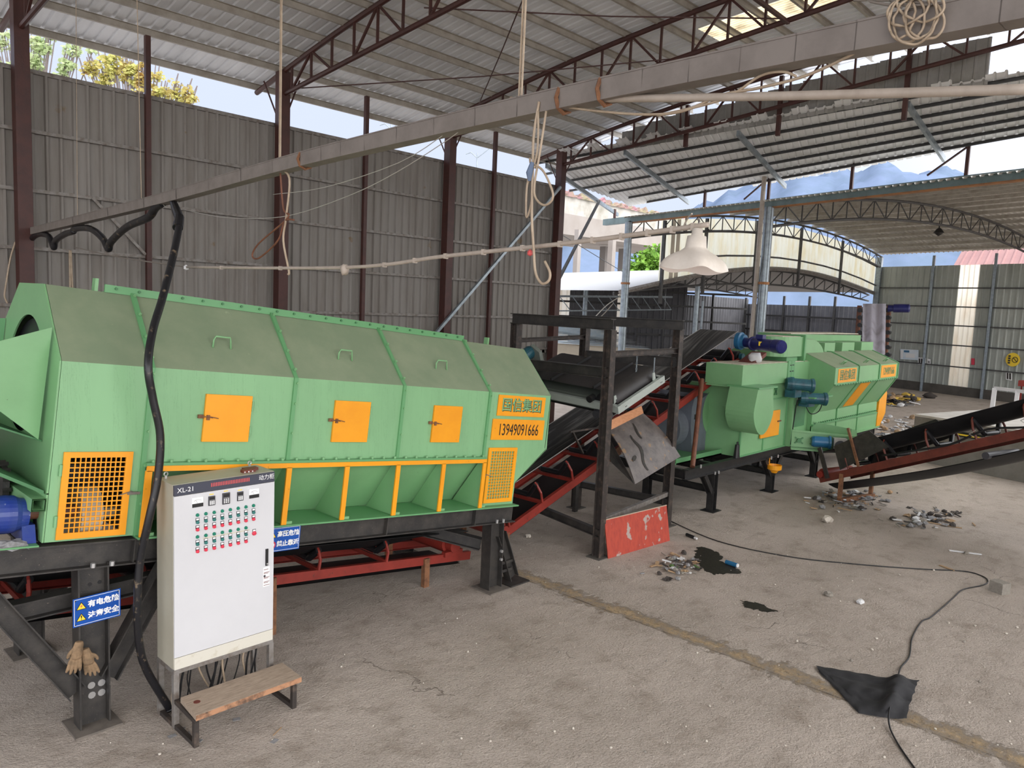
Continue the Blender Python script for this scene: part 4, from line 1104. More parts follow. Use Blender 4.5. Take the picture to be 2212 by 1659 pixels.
# ------------------------------------------------------------ electrical cabinet on its stand
CX0, CX1, CY0, CY1, CZ0, CZ1 = 2.84, 3.835, 6.75, 7.12, .565, 2.30
cab = thing('electrical_cabinet', 'tall white electrical control cabinet with rows of red and green buttons', 'cabinet', (3.3, 6.9, 0))
obj('body', MB().box(CX0, CX1, CY0 + .018, CY1, CZ0, CZ1), 'cabinet_side', cab, label='grey-beige cabinet body')
dr = obj('door', MB().box(CX0 + .004, CX1 - .004, CY0, CY0 + .017, CZ0 + .115, CZ1 - .105), 'cabinet_front', cab)
obj('plinth', MB().box(CX0 + .004, CX1 - .004, CY0, CY0 + .017, CZ0, CZ0 + .11), 'plinth', cab, label='stained plinth strip')
bd = obj('title_band', MB().box(CX0 + .004, CX1 - .004, CY0 - .001, CY0 + .017, CZ1 - .10, CZ1 - .004), 'band_dark', cab, label='dark title band')
text('lettering', 'XL-21', 'white_paint', .062, (CX0 + .11, CY0 - .002, CZ1 - .055), (1, 0, 0), (0, 0, 1), .001, bd)
text('lettering', '动力柜', 'white_paint', .056, (CX1 - .09, CY0 - .002, CZ1 - .048), (1, 0, 0), (0, 0, 1), .001, bd)
mb = MB()
for i in range(24): mb.box(CX0 + .345 + i * .0162, CX0 + .345 + i * .0162 + .0085, CY0 - .002, CY0, CZ1 - .062, CZ1 - .026)
obj('red_marks', mb, 'red_text', bd)
def dz(py, px=480): return wy(px, py, CY0).z
def dxz(px, py): p = wy(px, py, CY0); return p.x, p.z
# meters and keypads (pixels taken from the door's own plane)
def q7(zx, zy): return dxz(320 + zx / 7.373, 1000 + zy / 7.373)
for (a, b) in (((693, 620), (868, 620)), ((1600, 480), (1757, 480))):
    x0, zc = q7(*a); x1, _ = q7(*b); zc = q7((a[0] + b[0]) / 2, a[1])[1]
    m = obj('panel_meter', MB().box(x0, x1, CY0 - .012, CY0, zc - .045, zc + .045), 'white_paint', dr)
    obj('meter_foot', MB().box(x0, x1, CY0 - .014, CY0 - .011, zc - .046, zc - .012), 'black_plastic', m)
    arc = MB().tube([(lerp((x0, 0, 0), (x1, 0, 0), .15 + .7 * i / 8).x, CY0 - .0125, zc + .012 + .012 * math.sin(PI * i / 8)) for i in range(9)], .001, 4).tube([((x0 + x1) / 2, CY0 - .0125, zc - .01), (x0 + (x1 - x0) * .3, CY0 - .0125, zc + .02)], .001, 4)
    obj('meter_scale', arc, 'dark_grey_plastic', m)
for (zx, zy, w, h) in ((1009, 600, .062, .088), (1238, 563, .072, .108), (1462, 528, .060, .088)):
    x, z = q7(zx, zy)
    k = obj('keypad', MB().box(x - w / 2, x + w / 2, CY0 - .012, CY0, z - h / 2, z + h / 2), 'dark_grey_plastic', dr)
    obj('display', MB().box(x - w * .4, x + w * .4, CY0 - .0135, CY0 - .011, z + h * .14, z + h * .40), 'black_plastic', k)
    ks = MB()
    for i in range(3):
        for j in range(3): ks.box(x + (i - 1) * w * .27 - .006, x + (i - 1) * w * .27 + .006, CY0 - .015, CY0 - .011, z - h * (.06 + .14 * j) - .0045, z - h * (.06 + .14 * j) + .0045)
    ks.box(x - w * .38, x + w * .38, CY0 - .014, CY0 - .011, z + h * .06, z + h * .075)
    objs('key', ks, 'white_paint', k)
    obj('tag_strip', MB().box(x - .02, x + .02, CY0 - .002, CY0, z + h / 2 + .012, z + h / 2 + .02), 'sign_yellow', k)
def push(zx, zy, m, has_tag, big=False):
    x, z = q7(zx, zy); r = .0165 if not big else .022
    b = obj('push_button' if has_tag else 'pilot_light', MB().lathe((x, CY0, z), (0, -1, 0), [(0, r), (.006, r), (.008, r * .86), (.018 if has_tag else .012, r * .8), (.02, r * .6), (.021, 0)], 18), m, dr)
    if has_tag:
        tgm = MB().box(x - .017, x + .017, CY0 - .004, CY0, z + .008, z + .040)
        tg = obj('button_tag', tgm, 'black_plastic', b)
        obj('tag_label', MB().box(x - .013, x + .013, CY0 - .005, CY0 - .0035, z + .020, z + .036), 'white_paint', tg)
xs = [784, 917, 1050, 1179, 1306, 1432, 1555, 1676]
for k in range(8):
    u = k / 7.0
    push(xs[k], 830 - u * 152, 'button_green', False)
    push(xs[k], 945 - u * 158, 'button_teal', True)
    push(xs[k], 1062 - u * 168, 'button_red', True)
    if k < 7:
        push(xs[k], 1177 - u * 169, 'button_green', False)
        push(xs[k], 1294 - u * 182, 'button_teal', True)
        push(xs[k], 1408 - u * 185, 'button_red', True)
push(1686, 1118, 'button_red', True, True)
a, b = Vector((*q7(865, 1205)[:1], CY0 - .001, q7(865, 1205)[1])), Vector((q7(1615, 1065)[0], CY0 - .001, q7(1615, 1065)[1]))
obj('tape_strip', MB().bar(a, b, .002, .012), 'dirty_cream', dr, label='strip of cream tape')
x, z = q7(1886, 1500)
hd = obj('door_handle', MB().box(x - .013, x + .013, CY0 - .012, CY0, z - .085, z + .085), 'black_plastic', dr)
obj('key_lock', MB().cyl((x, CY0 - .013, z - .065), (x, CY0 - .018, z - .065), .009, n=12), 'bolt', hd)
st = MB().box(x - .035, x + .035, CY0 - .001, CY0, z - .30, z - .10)
stk = obj('sticker_column', st, 'white_paint', dr, label='column of small notice stickers')
sm = MB()
for i, zz in enumerate((-.125, -.155, -.165, -.205, -.215, -.25, -.26, -.285)):
    sm.box(x - .028, x + .02 + .012 * (i % 2), CY0 - .002, CY0 - .001, z + zz - .002, z + zz + .003)
obj('sticker_print', sm, 'red_brown', stk)
obj('sticker_icon', MB().cyl((x - .02, CY0 - .001, z - .19), (x - .02, CY0 - .002, z - .19), .012, n=14), 'dark_grey_plastic', stk)
for x, y in ((CX0 + .06, CY1 - .06), (CX1 - .10, CY1 - .05)):
    obj('lifting_eye', MB().tube([(x + .018 * math.cos(i * .7), y, CZ1 + .04 + .018 * math.sin(i * .7)) for i in range(10)], .006, 6).cyl((x, y, CZ1), (x, y, CZ1 + .025), .012, n=8), 'bolt', cab)
# stand
stn = MB()
for x in (CX0 + .02, CX1 - .02):
    for y in (CY0 + .02, CY1 - .02):
        obj('stand_leg', MB().bar((x, y, 0), (x, y, CZ0 - .03), .05, .05, (0, 1, 0)), 'raw_steel', cab)
obj('stand_frame', MB().bar((CX0, CY0 + .02, CZ0 - .02), (CX1, CY0 + .02, CZ0 - .02), .045, .04).bar((CX0, CY1 - .02, CZ0 - .02), (CX1, CY1 - .02, CZ0 - .02), .045, .04)
    .bar((CX0 + .02, CY0, CZ0 - .02), (CX0 + .02, CY1, CZ0 - .02), .045, .04).bar((CX1 - .02, CY0, CZ0 - .02), (CX1 - .02, CY1, CZ0 - .02), .045, .04), 'raw_steel', cab)
for x in (CX0 + .02, CX1 - .0):
    obj('step_bracket', MB().bar((x, CY1, .02), (x, 6.33, .02), .04, .04).bar((x, 6.35, 0), (x, 6.35, .235), .045, .045, (0, 1, 0)).bar((x, 6.33, .245), (x, CY0, .265), .04, .04), 'frame_steel', cab)
# parts on and under the cabinet
tag(obj('step_plank', MB().prism([(CX0 - .0, 6.30, .270), (CX1 + .055, 6.30, .270), (CX1 + .055, 6.66, .285), (CX0 + .02, 6.66, .285)], (0, 0, .05)), 'plank'), 'worn wooden plank used as a step below the white cabinet', 'plank')
po = [o_ for o_ in bpy.data.objects if o_.name == 'step_plank'][0]
obj('edge', MB().prism([(CX0 - .0, 6.296, .268), (CX1 + .055, 6.296, .268), (CX1 + .055, 6.296, .318), (CX0, 6.296, .316)], (0, .004, 0)), 'plank_edge', po, label='raw orange front edge')
obj('knot_hole', MB().cyl((CX0 + .10, 6.50, .328), (CX0 + .10, 6.50, .331), .03, n=16), 'red_brown', po)
tl_ = thing('remote_box', 'flat red remote control box lying on top of the white cabinet', 'remote control', (3.64, 6.88, CZ1))
obj('case', MB().box(3.55, 3.68, 6.84, 6.90, CZ1, CZ1 + .028).box(3.60, 3.74, 6.90, 6.97, CZ1, CZ1 + .026), 'red_brown', tl_)
obj('buttons', MB().box(3.56, 3.57, 6.835, 6.84, CZ1 + .005, CZ1 + .015).box(3.60, 3.61, 6.835, 6.84, CZ1 + .005, CZ1 + .015).box(3.64, 3.65, 6.835, 6.84, CZ1 + .005, CZ1 + .015), 'white_paint', tl_)
rr = random.Random(11)
for k in range(16):
    x0 = 2.95 + .055 * k + rr.uniform(-.02, .02); x1 = x0 + rr.uniform(-.35, .35); x1 = min(max(x1, 2.93), 3.75); y0 = rr.uniform(6.87, 7.02)
    pts = spline([(x0, y0, CZ0 - .045), (x0 + rr.uniform(-.03, .03), y0 + .03, .35), (lerp((x0, 0, 0), (x1, 0, 0), .5).x, y0 + .06, rr.uniform(.03, .12)), (x1, y0 + .10, rr.uniform(.012, .06)), (x1 + rr.uniform(-.1, .1), 7.02 + rr.uniform(0, .03), .02)], 5)
    tag(obj('power_cable', MB().tube(pts, rr.uniform(.006, .011), 6), 'cable_black' if k % 4 else 'cable_cream', smooth=True), 'power cable hanging out below the white cabinet', 'cable', 'cables below the white cabinet')
tag(obj('cable_conduit', MB().tube(spline([(2.895, 6.95, .53), (2.93, 6.93, .40), (2.90, 6.92, .2), (2.94, 6.93, .03)], 5), .02, 8), 'cable_cream', smooth=True), 'thick cream conduit looping down inside the left end of the cabinet stand', 'conduit')
# ------------------------------------------------------------ red belt conveyors
def conveyor(name, label, A, B, width, y_or_none, idlers, legs, troughed=True, group=None, sag=.0, motor=None, rail_h=.14, rail_m='red_paint', idler_rise=.26, belt_lift=None, tail=True, belt_m='belt', ret_drop=.0):
    """A, B: ends of the near rail's top edge; the belt runs above between two rails"""
    A = Vector(A); B = Vector(B); d = (B - A).normalized()
    side = Vector((-d.y, d.x, 0)).normalized()            # towards the far rail
    if side.y < 0 and abs(d.x) > abs(d.y): side = -side
    if y_or_none: side = Vector(y_or_none).normalized()
    up = side.cross(d); up = up if up.z > 0 else -up
    t = thing(name, label, 'conveyor', Vector((A.x, A.y, 0)), group)
    L = (B - A).length
    for k in (0, 1):
        o_ = side * width * k - up * rail_h / 2
        obj('side_rail', MB().chan(A + o_, B + o_, rail_h, .06, .008, up, 1 if k else -1), rail_m, t)
    for f in idlers:
        c = A + d * L * f
        fr = MB()
        fr.bar(c + side * .02, c + side * (width - .02), .05, .05, up)
        obj('idler_beam', fr, rail_m, t)
        for k in (0, 1):
            s0 = c + side * (width if k else 0) ; inn = side * (-1 if k else 1)
            hk = MB().tube([s0, s0 + up * idler_rise * .55 - inn * .01, s0 + up * idler_rise * .95 + inn * .05, s0 + up * (idler_rise + .02) + inn * .09], .022, 6)
            obj('idler_bracket', hk, rail_m, t)
        ro = MB().cyl(c + side * .3 * width + up * .09, c + side * .7 * width + up * .09, .045, n=12)
        ro.cyl(c + side * .28 * width + up * .09, c + side * .06 * width + up * (idler_rise), .045, n=12).cyl(c + side * .72 * width + up * .09, c + side * .94 * width + up * (idler_rise), .045, n=12)
        objs('idler_roller', ro, 'black_plastic', t)
    # carrying belt: a shallow trough over the idlers
    nb = 14; lift = belt_lift or idler_rise + .07
    def surf(u, v):
        k = min(1, v / .12, (1 - v) / .22); k = k * k * (3 - 2 * k)
        tr = min(1, max(0, abs((u - .5) * 2) - .3) / .7)
        return A + d * (L * (.015 + .97 * v)) + side * (width * (.02 + .96 * u)) + up * (lift - (1 - tr) * k * min(lift - .14, .24))
    mb = MB().grid(surf, nb, 30)
    mb.grid(lambda u, v: surf(u, v) - up * .012, nb, 30)
    obj('carrying_belt', mb, belt_m, t, smooth=True)
    ed = MB()
    for u in (0, 1):
        ed.tube([surf(u, v / 30) for v in range(31)], .007, 6)
    obj('belt_edge', ed, 'belt_edge' if belt_m == 'belt' else 'cable_black', t)
    ret = MB().grid(lambda u, v: A + d * (L * (.02 + .96 * v)) + side * width * (.08 + .84 * u) - up * (rail_h + .05 + sag * math.sin(v * PI) + ret_drop * math.sin(u * PI)), 6, 20)
    ret.grid(lambda u, v: A + d * (L * (.02 + .96 * v)) + side * width * (.08 + .84 * u) - up * (rail_h + .066 + sag * math.sin(v * PI) + ret_drop * math.sin(u * PI)), 6, 20)
    obj('return_belt', ret, 'belt_dark', t, smooth=True)
    if tail:
        for f in ((0, 1) if troughed else (0,)):
            c = A + d * (L * (.012 if f == 0 else .985)) + up * (.02)
            obj('end_drum', MB().cyl(c + side * width * .06, c + side * width * .94, .13, n=20), 'red_paint' if f == 0 else 'black_plastic', t, smooth=False)
            objs('bearing', MB().cyl(c - side * .06, c + side * .02, .08, n=14).cyl(c + side * (width - .02), c + side * (width + .06), .08, n=14), 'red_paint' if f == 0 else 'teal_motor', t)
    for (f, k, m) in legs:
        c = A + d * L * f + side * width * k - up * rail_h
        lg = obj('leg', MB().bar(Vector((c.x, c.y, 0)), Vector((c.x, c.y, c.z + .1)), .09, .075, (0, 1, 0)), m, t)
    return t, d, side, up, surf
# lower conveyor under the trommel
c1, d1, s1, u1, _ = conveyor('belt_conveyor', 'red framed belt conveyor running low underneath the big green trommel', (1.2, 7.98, 1.12), (7.78, 7.98, .33), .85, (0, 1, 0),
         (.12, .28, .44, .60, .76), [(.868, 0.0, 'rust'), (.868, 1, 'rust'), (.505, 0.0, 'rust'), (.505, 1, 'rust')], rail_h=.12, idler_rise=.24, belt_m='belt_dark', troughed=False)
e = Vector((7.40, 7.98, .52))
obj('head_roller', MB().cyl(e + Vector((0, .06, 0)), e + Vector((0, .80, 0)), .15, n=24), 'red_paint', c1)
obj('roller_block', MB().cyl(e + Vector((.0, -.07, -.02)), e + Vector((0, .05, -.02)), .095, n=18).box(e.x - .17, e.x + .17, 7.94, 8.02, e.z - .16, e.z - .09), 'red_paint', c1)
# main inclined conveyor feeding the second machine
A2, B2 = Vector((8.55, 8.15, .40)), Vector((16.45, 8.15, 3.09))
c2, d2, s2, u2, surf2 = conveyor('belt_conveyor', 'long inclined red belt conveyor rising from the trommel to the second green machine', A2, B2, 1.0, (0, 1, 0),
         (.03, .13, .23, .33, .46, .56, .66, .76, .86, .94), [(.015, 0.0, 'rust'), (.015, 1.0, 'rust'), (.40, 1.0, 'black_steel')], idler_rise=.34, belt_lift=.63)
p = wy(1516, 826, 8.1)
obj('support_pole', MB().tube([p + Vector((0, 0, .06)), lerp(p, (13.25, 7.46, 1.02), .5), (13.25, 7.46, 1.02)], .05, 12), 'copper_rust', c2, label='brown tube support')
obj('splice_plate', MB().bar(A2 + d2 * 3.0 - u2 * .07 - s2 * .012, A2 + d2 * 3.35 - u2 * .07 - s2 * .012, .015, .17, u2), 'rust', c2)
# its drive: hub, gearbox and dark blue motor pointing at the camera side
hc = wy(1604, 737, 8.02)
obj('drive_hub', MB().lathe(hc + Vector((0, .12, 0)), (0, -1, 0), [(0, 0), (0, .19), (.10, .20), (.12, .16), (.18, .15), (.18, 0)], 24), 'bluegreen_motor', c2, label='blue drive hub')
md = (wy(1690, 748, 6.85) - hc).normalized()
mt = obj('drive_motor', MB().lathe(hc + Vector((.0, -.06, -.02)), md, [(0, 0), (0, .11), (.25, .11), (.27, .155), (.31, .155), (.33, .13), (.95, .13), (.98, .145), (1.18, .145), (1.21, .125), (1.22, 0)], 24), 'navy_motor', c2, label='dark blue motor')
obj('name_plate', MB().box(-.003, .003, -.05, .05, -.045, .045).xf(Matrix.Translation(hc + md * .62 + Vector((-.132, -.06, 0)))), 'sign_yellow', mt)
obj('terminal_box', MB().box(-.08, .08, -.08, .08, 0, .09).xf(Matrix.Translation(hc + md * .6 + Vector((0, 0, .10)))), 'navy_motor', mt)
obj('motor_seat', MB().prism([hc + Vector((-.6, -.12, -.52)), hc + Vector((.25, -.12, -.22)), hc + Vector((.25, -.12, -.3)), hc + Vector((-.55, -.12, -.65))], (0, -.35, 0)), 'red_brown', c2)
tag(obj('white_sack', MB().rock((15.95, 7.62, 3.08), .15, 5, (1.1, 1, .85), 2), 'scrap_white', smooth=True), 'small crumpled white sack lying on the second machine below the dark blue motor', 'sack')

# ------------------------------------------------------------ black portal frame over the conveyor
pa, pb_, pc, pd = Vector((9.88, 7.17, 0)), Vector((12.38, 7.45, 0)), Vector((12.0, 9.32, 0)), Vector((10.0, 9.32, 0))
pf = thing('portal_frame', 'black steel portal frame with four posts standing over the inclined conveyor', 'frame', pa)
HZ = 3.70
for p in (pa, pb_, pc, pd):
    lg = obj('post', MB().ibeam(p, p + Vector((0, 0, HZ)), .15, .14, .012, .01, (0, 1, 0)), 'frame_steel', pf)
    obj('base_plate', MB().box(p.x - .14, p.x + .16, p.y - .14, p.y + .14, 0, .012), 'concrete_dark', lg)
Z = lambda p, z: Vector((p.x, p.y, z))
obj('top_beam', MB().ibeam(Z(pd, HZ + .09) + Vector((.0, .1, 0)), Z(pa, HZ + .09) - Vector((0, .05, 0)), .18, .12), 'black_steel', pf)
obj('top_beam', MB().ibeam(Z(pc, HZ + .09) + Vector((0, .1, 0)), Z(pb_, HZ + .09) - Vector((0, .1, 0)), .18, .12), 'black_steel', pf)
obj('middle_beam', MB().ibeam(Z(pd, 3.0), Z(pa, 3.02), .17, .1), 'black_steel', pf)
obj('middle_beam', MB().ibeam(Z(pc, 3.10), Z(pb_, 3.10), .19, .1), 'black_steel', pf)
obj('tie_bar', MB().chan(Z(pa, 3.32), Z(pb_, 3.32), .10, .05, .008), 'frame_steel', pf)
obj('tie_bar', MB().chan(Z(pd, 3.40), Z(pc, 3.46), .08, .05, .008), 'frame_steel', pf)
obj('lower_tie', MB().bar(Z(pa, .60), Z(pb_, .62), .07, .08), 'raw_steel', pf)
obj('lower_tie', MB().ibeam(Z(pd, .55), Z(pa, .40), .13, .09), 'black_steel', pf)
obj('lower_tie', MB().ibeam(Z(pc, .50), Z(pb_, .46), .13, .09), 'black_steel', pf)
obj('lower_tie', MB().bar(Z(pd, .95), Z(pc, .95), .09, .09), 'raw_steel', pf)
ch = MB()
for c in (lerp(pa, pb_, .42), ):
    for k in range(10):
        q = c + Vector((0, .06, 3.24 - k * .052))
        ch.tube([q + Vector(((.012 if k % 2 else 0) * math.cos(i), (0 if k % 2 else .012) * math.cos(i), .03 * math.sin(i))) for i in (0, .9, 1.8, 2.7, 3.6, 4.5, 5.4, 6.28)], .006, 5)
obj('lifting_chain', ch, 'galv', pf, label='bright short lifting chain')

# ------------------------------------------------------------ hanging magnetic belt separator
sp = thing('belt_separator', 'grey magnetic belt separator with a black belt hanging inside the black portal frame', 'separator', (10.9, 8.2, 2.4))
sx = Vector((1, 0, .345)).normalized(); sy = Vector((0, 1, .045)).normalized(); sz = sx.cross(sy).normalized()
s0 = Vector((10.10, 7.06, 2.36))
def S(a, b, c=0): return s0 + sx * a + sy * b + sz * c
def sbox(a0, a1, b0, b1, c0, c1):
    return MB().add([S(a, b, c) for c in (c0, c1) for b in (b0, b1) for a in (a0, a1)], [(0, 2, 3, 1), (4, 5, 7, 6), (0, 1, 5, 4), (2, 6, 7, 3), (0, 4, 6, 2), (1, 3, 7, 5)])
SW, SLN = 1.36, 2.45
for b, nm in ((0, 'near'), (SLN, 'far')):
    obj('end_channel', MB().chan(S(-.02, b, .065), S(SW + .02, b, .065), .13, .055, .008, sz, -1 if b == 0 else 1), 'separator_grey', sp)
for a, f in ((0, -1), (SW, 1)):
    obj('side_channel', MB().chan(S(a, 0, .065), S(a, SLN, .065), .13, .055, .008, sz, -f), 'separator_grey', sp)
text('lettering', '⌐ ¬', 'black_plastic', .05, S(SW * .9, -.062, .07), sx, sz, .002, sp) if False else None
mk = MB()
for a in (.10, .13, SW - .2, SW - .17): mk.add(sbox(a, a + .018, -.059, -.056, .085, .098).v, [(0, 2, 3, 1), (4, 5, 7, 6), (0, 1, 5, 4), (2, 6, 7, 3), (0, 4, 6, 2), (1, 3, 7, 5)])
for a in (.12, .16, SW - .18, SW - .14): mk.add(sbox(a, a + .03, -.059, -.056, .015, .024).v, [(0, 2, 3, 1), (4, 5, 7, 6), (0, 1, 5, 4), (2, 6, 7, 3), (0, 4, 6, 2), (1, 3, 7, 5)])
obj('stencil_marks', mk, 'black_plastic', sp)
obj('magnet_box', sbox(.16, SW - .16, .55, 1.95, -.12, .12), 'separator_dark', sp)
# the belt loops round two drums whose axes run along the conveyor; cleats on top
zb = .30
def loop(t):
    L_ = SLN - .62; r = .21; per = 2 * L_ + 2 * PI * r; s_ = (t % 1) * per
    if s_ < L_: return .31 + s_, .10 + r
    s_ -= L_
    if s_ < PI * r: a = s_ / r; return .31 + L_ + r * math.sin(a), .10 + r * math.cos(a)
    s_ -= PI * r
    if s_ < L_: return .31 + L_ - s_, .10 - r
    s_ -= L_; a = s_ / r; return .31 - r * math.sin(a), .10 - r * math.cos(a)
mb = MB().grid(lambda u, v: S(.10 + (SW - .2) * u, *loop(v)), 4, 80)
obj('belt', mb, 'rubber', sp, smooth=True)
for f in (.05, .235, .42):
    b, c = loop(f)
    obj('cleat', sbox(.10, SW - .10, b - .012, b + .012, c, c + .045), 'belt_dark', sp)
for b in (.31, SLN - .31):
    obj('drum', MB().cyl(S(.06, b, .10), S(SW - .06, b,   .10), .195, n=24), 'black_plastic', sp)
    objs('drum_bearing', MB().cyl(S(.0, b, .10), S(.09, b, .10), .07, n=14).cyl(S(SW - .09, b, .1), S(SW, b, .1), .07, n=14), 'black_plastic', sp)
objs('side_roller', MB().cyl(S(-.06, .55, .18), S(.06, .55, .18), .06, n=14).cyl(S(-.06, 1.95, .18), S(.06, 1.95, .18), .06, n=14), 'black_plastic', sp)
dm = obj('drive_motor', MB().lathe(S(.12, SLN - .15, .52), S(1, 0, .15) - S(0, 0, 0), [(0, 0), (0, .13), (.06, .14), (.08, .12), (.42, .12), (.45, .09), (.46, 0)], 18), 'teal_motor', sp, label='dark teal motor')
obj('drive_guard', MB().prism([S(.52, SLN - .42, .10), S(.52, SLN + .0, .10), S(.52, SLN - .02, .62), S(.52, SLN - .20, .72), S(.52, SLN - .38, .6)], sx * .08), 'separator_dark', sp)
objs('motor_arm', MB().bar(S(-.15, SLN - .5, .20), S(-.05, SLN + .1, .42), .05, .06).bar(S(.1, SLN - .5, .2), S(.2, SLN + .1, .4), .05, .06), 'separator_grey', sp)
for a, b in ((.05, .12), (SW - .25, .06)):
    obj('hanger_lug', MB().prism([S(a, b, .13), S(a + .09, b, .13), S(a + .07, b, .26), S(a + .02, b, .26)], sy * .015), 'separator_grey', sp)
for a, b in ((.02, 1.9), (SW - .2, .09)):
    q = S(a + .04, b, .25); tpz_ = Vector((q.x, q.y, 3.24)) if b < 1 else Vector((q.x - .1, q.y, 2.98))
    obj('hanger_rod', MB().tube([q, tpz_], .012, 6), 'galv', sp)
for b in (.5, .3):
    obj('roller_wheel', MB().lathe(S(.05, b, -.11), sx, [(-.05, 0), (-.05, .07), (.05, .09), (.06, 0)], 16), 'dark_grey_plastic', sp)

# ------------------------------------------------------------ deflector plate with a wooden top board
dp = thing('deflector_plate', 'bent rusty steel deflector plate slanting out from the conveyor, topped by an orange board', 'chute plate', (11.3, 7.8, 1.5))
ta, tb = wy(1312, 925, 7.93), wy(1384, 888, 7.93)
ba, bb = wy(1372, 1046, 7.15), wy(1470, 986, 7.28)
obj('plate', MB().grid(lambda u, v: (ta * (1 - u) + tb * u) * (1 - v) + (ba * (1 - u) + bb * u) * v + Vector((0, -.10, .06)) * math.sin(v * PI) * .6, 8, 10)
    .grid(lambda u, v: (ta * (1 - u) + tb * u) * (1 - v) + (ba * (1 - u) + bb * u) * v + Vector((0, -.10, .06)) * math.sin(v * PI) * .6 + Vector((0, .012, -.006)), 8, 10), 'deflector_steel', dp, smooth=True)
obj('side_plate', MB().prism([ta + Vector((-.05, .05, 0)), ba + Vector((-.02, 0, -.0)), lerp(ta, ba, .55) + Vector((-.04, .2, -.10)), ta + Vector((-.03, .2, -.12))], (.012, 0, 0)), 'black_steel', dp)
obj('top_board', MB().bar(ta + Vector((-.1, -.01, .02)), tb + Vector((.02, -.01, .02)), .04, .16, (0, .25, 1)), 'wood_orange', dp, label='orange wooden top board')
def plate_pt(u, v): return lerp(lerp(ta, ba, v), lerp(tb, bb, v), u) + Vector((0, -.10, .06)) * math.sin(v * PI) * .6
sc_ = MB()
for u0, v0, v1, w in ((.36, .28, .92, .03), (.55, .12, .42, .025), (.14, .6, .68, .05)):
    for k in range(10):
        va_, vb_ = v0 + (v1 - v0) * k / 10, v0 + (v1 - v0) * (k + 1) / 10
        def uu(v): return u0 - .10 * (v - v0) + .03 * math.sin(v * 14)
        def ww(v): return w * (.35 + .65 * math.sin(PI * (v - v0) / (v1 - v0)))
        sc_.add([plate_pt(uu(va_) - ww(va_), va_), plate_pt(uu(va_) + ww(va_), va_), plate_pt(uu(vb_) + ww(vb_), vb_), plate_pt(uu(vb_) - ww(vb_), vb_)], [(0, 1, 2, 3)])
sc_.v = [tuple(Vector(v) + Vector((0, -.006, .006))) for v in sc_.v]
obj('scorch_mark', sc_, 'wet_black', dp)
obj('stay_rod', MB().bar(ta + Vector((-.75, .2, .0)), ta + Vector((-.38, .22, -.45)), .03, .03).bar(ta + Vector((-.8, .2, -.02)), ta + Vector((.05, .12, .0)), .03, .03), 'frame_steel', dp)
objs('arm', MB().bar(ta + Vector((.3, .1, -.02)), ta + Vector((.3, .26, -.04)), .03, .03).bar(tb + Vector((-.15, .1, -.02)), tb + Vector((-.15, .26, -.04)), .03, .03), 'rust', dp)

# red board leaning on the portal frame
rbv = [fl(1314, 1207), fl(1447, 1168)]
rb0 = MB().prism([rbv[0], rbv[1], rbv[1] + Vector((-.02, .10, .62)), rbv[0] + Vector((-.02, .10, .62))], (0.004, .016, 0))
rbo = obj('red_board', rb0, 'red_board'); tag(rbo, 'peeling orange-red painted board leaning against the foot of the black portal frame', 'board')
obj('worn_edge', MB().bar(rbv[0] + Vector((-.02, .105, .625)), rbv[1] + Vector((-.02, .105, .625)), .02, .012), 'board_edge', rbo)

# ------------------------------------------------------------ second machine: fan housing, drum box, settling hopper on one frame
m2 = thing('air_separator', 'second green machine with fan housing, drum box and wide settling hopper on black legs', 'machine', (16.8, 7.4, 0))
def mp(name, mb, m, parent=None, **k): return obj(name, mb, m, parent or m2, **k)
# base frame
for y in (7.44, 9.0):
    mp('base_rail', MB().ibeam((12.95, y, .90), (19.5 if y < 8 else 19.5, y, .90), .20, .13), 'black_paint')
for x in (13.0, 14.1, 15.3, 16.8, 18.2, 19.45):
    mp('cross_rail', MB().ibeam((x, 7.48, .90), (x, 8.98, .90), .18, .1), 'black_paint')
for x in (21.0, 22.9):
    mp('base_rail', MB().ibeam((19.5, 7.44 if x < 22 else 9.0, .90), (23.2, 7.44 if x < 22 else 9.0, .90), .2, .13), 'black_paint')
def m2leg(x, y, arms, tie=None):
    lg = mp('leg', MB().ibeam((x, y, .015), (x, y, .80), .15, .15, .012, .01, (1, 0, 0)), 'black_paint')
    obj('base_plate', MB().box(x - .17, x + .17, y - .15, y + .15, 0, .015), 'black_paint', lg)
    for s in arms: obj('brace', MB().ibeam((x + s * .05, y, .36), (x + s * .42, y, .80), .12, .1, .01, .008, (0, 1, 0)), 'black_paint', lg)
    if tie: obj('tie_beam', MB().ibeam((x, y + .08, .44), (x + tie[0], y + tie[1], .44), .13, .09), 'black_paint', lg)
    return lg
m2leg(14.08, 7.44, (-1,), (0, 1.5)); m2leg(16.80, 7.44, (-1, 1), (0, 1.5)); m2leg(19.33, 7.44, (-1, 1), (0, 1.5)); m2leg(22.8, 7.44, (-1, 1))
for x in (14.08, 16.80, 19.33, 22.8): m2leg(x, 9.0, (-1, 1) if x > 15 else (1,))
objs('frame_bolt', MB().cyl((13.4, 7.36, .99), (13.4, 7.36, 1.06), .018, n=6).cyl((14.0, 7.36, .78), (14.0, 7.36, .84), .018, n=6).cyl((14.15, 7.36, .78), (14.15, 7.36, .84), .018, n=6).cyl((16.6, 7.36, .78), (16.6, 7.36, .85), .018, n=6).cyl((16.95, 7.36, .78), (16.95, 7.36, .85), .018, n=6), 'bolt', m2)
mp('jack_screw', MB().cyl((15.0, 7.42, 1.0), (15.0, 7.42, 1.28), .07, .045, n=12).cyl((15.0, 7.42, 1.28), (15.0, 7.42, 1.34), .02, n=8), 'black_paint')
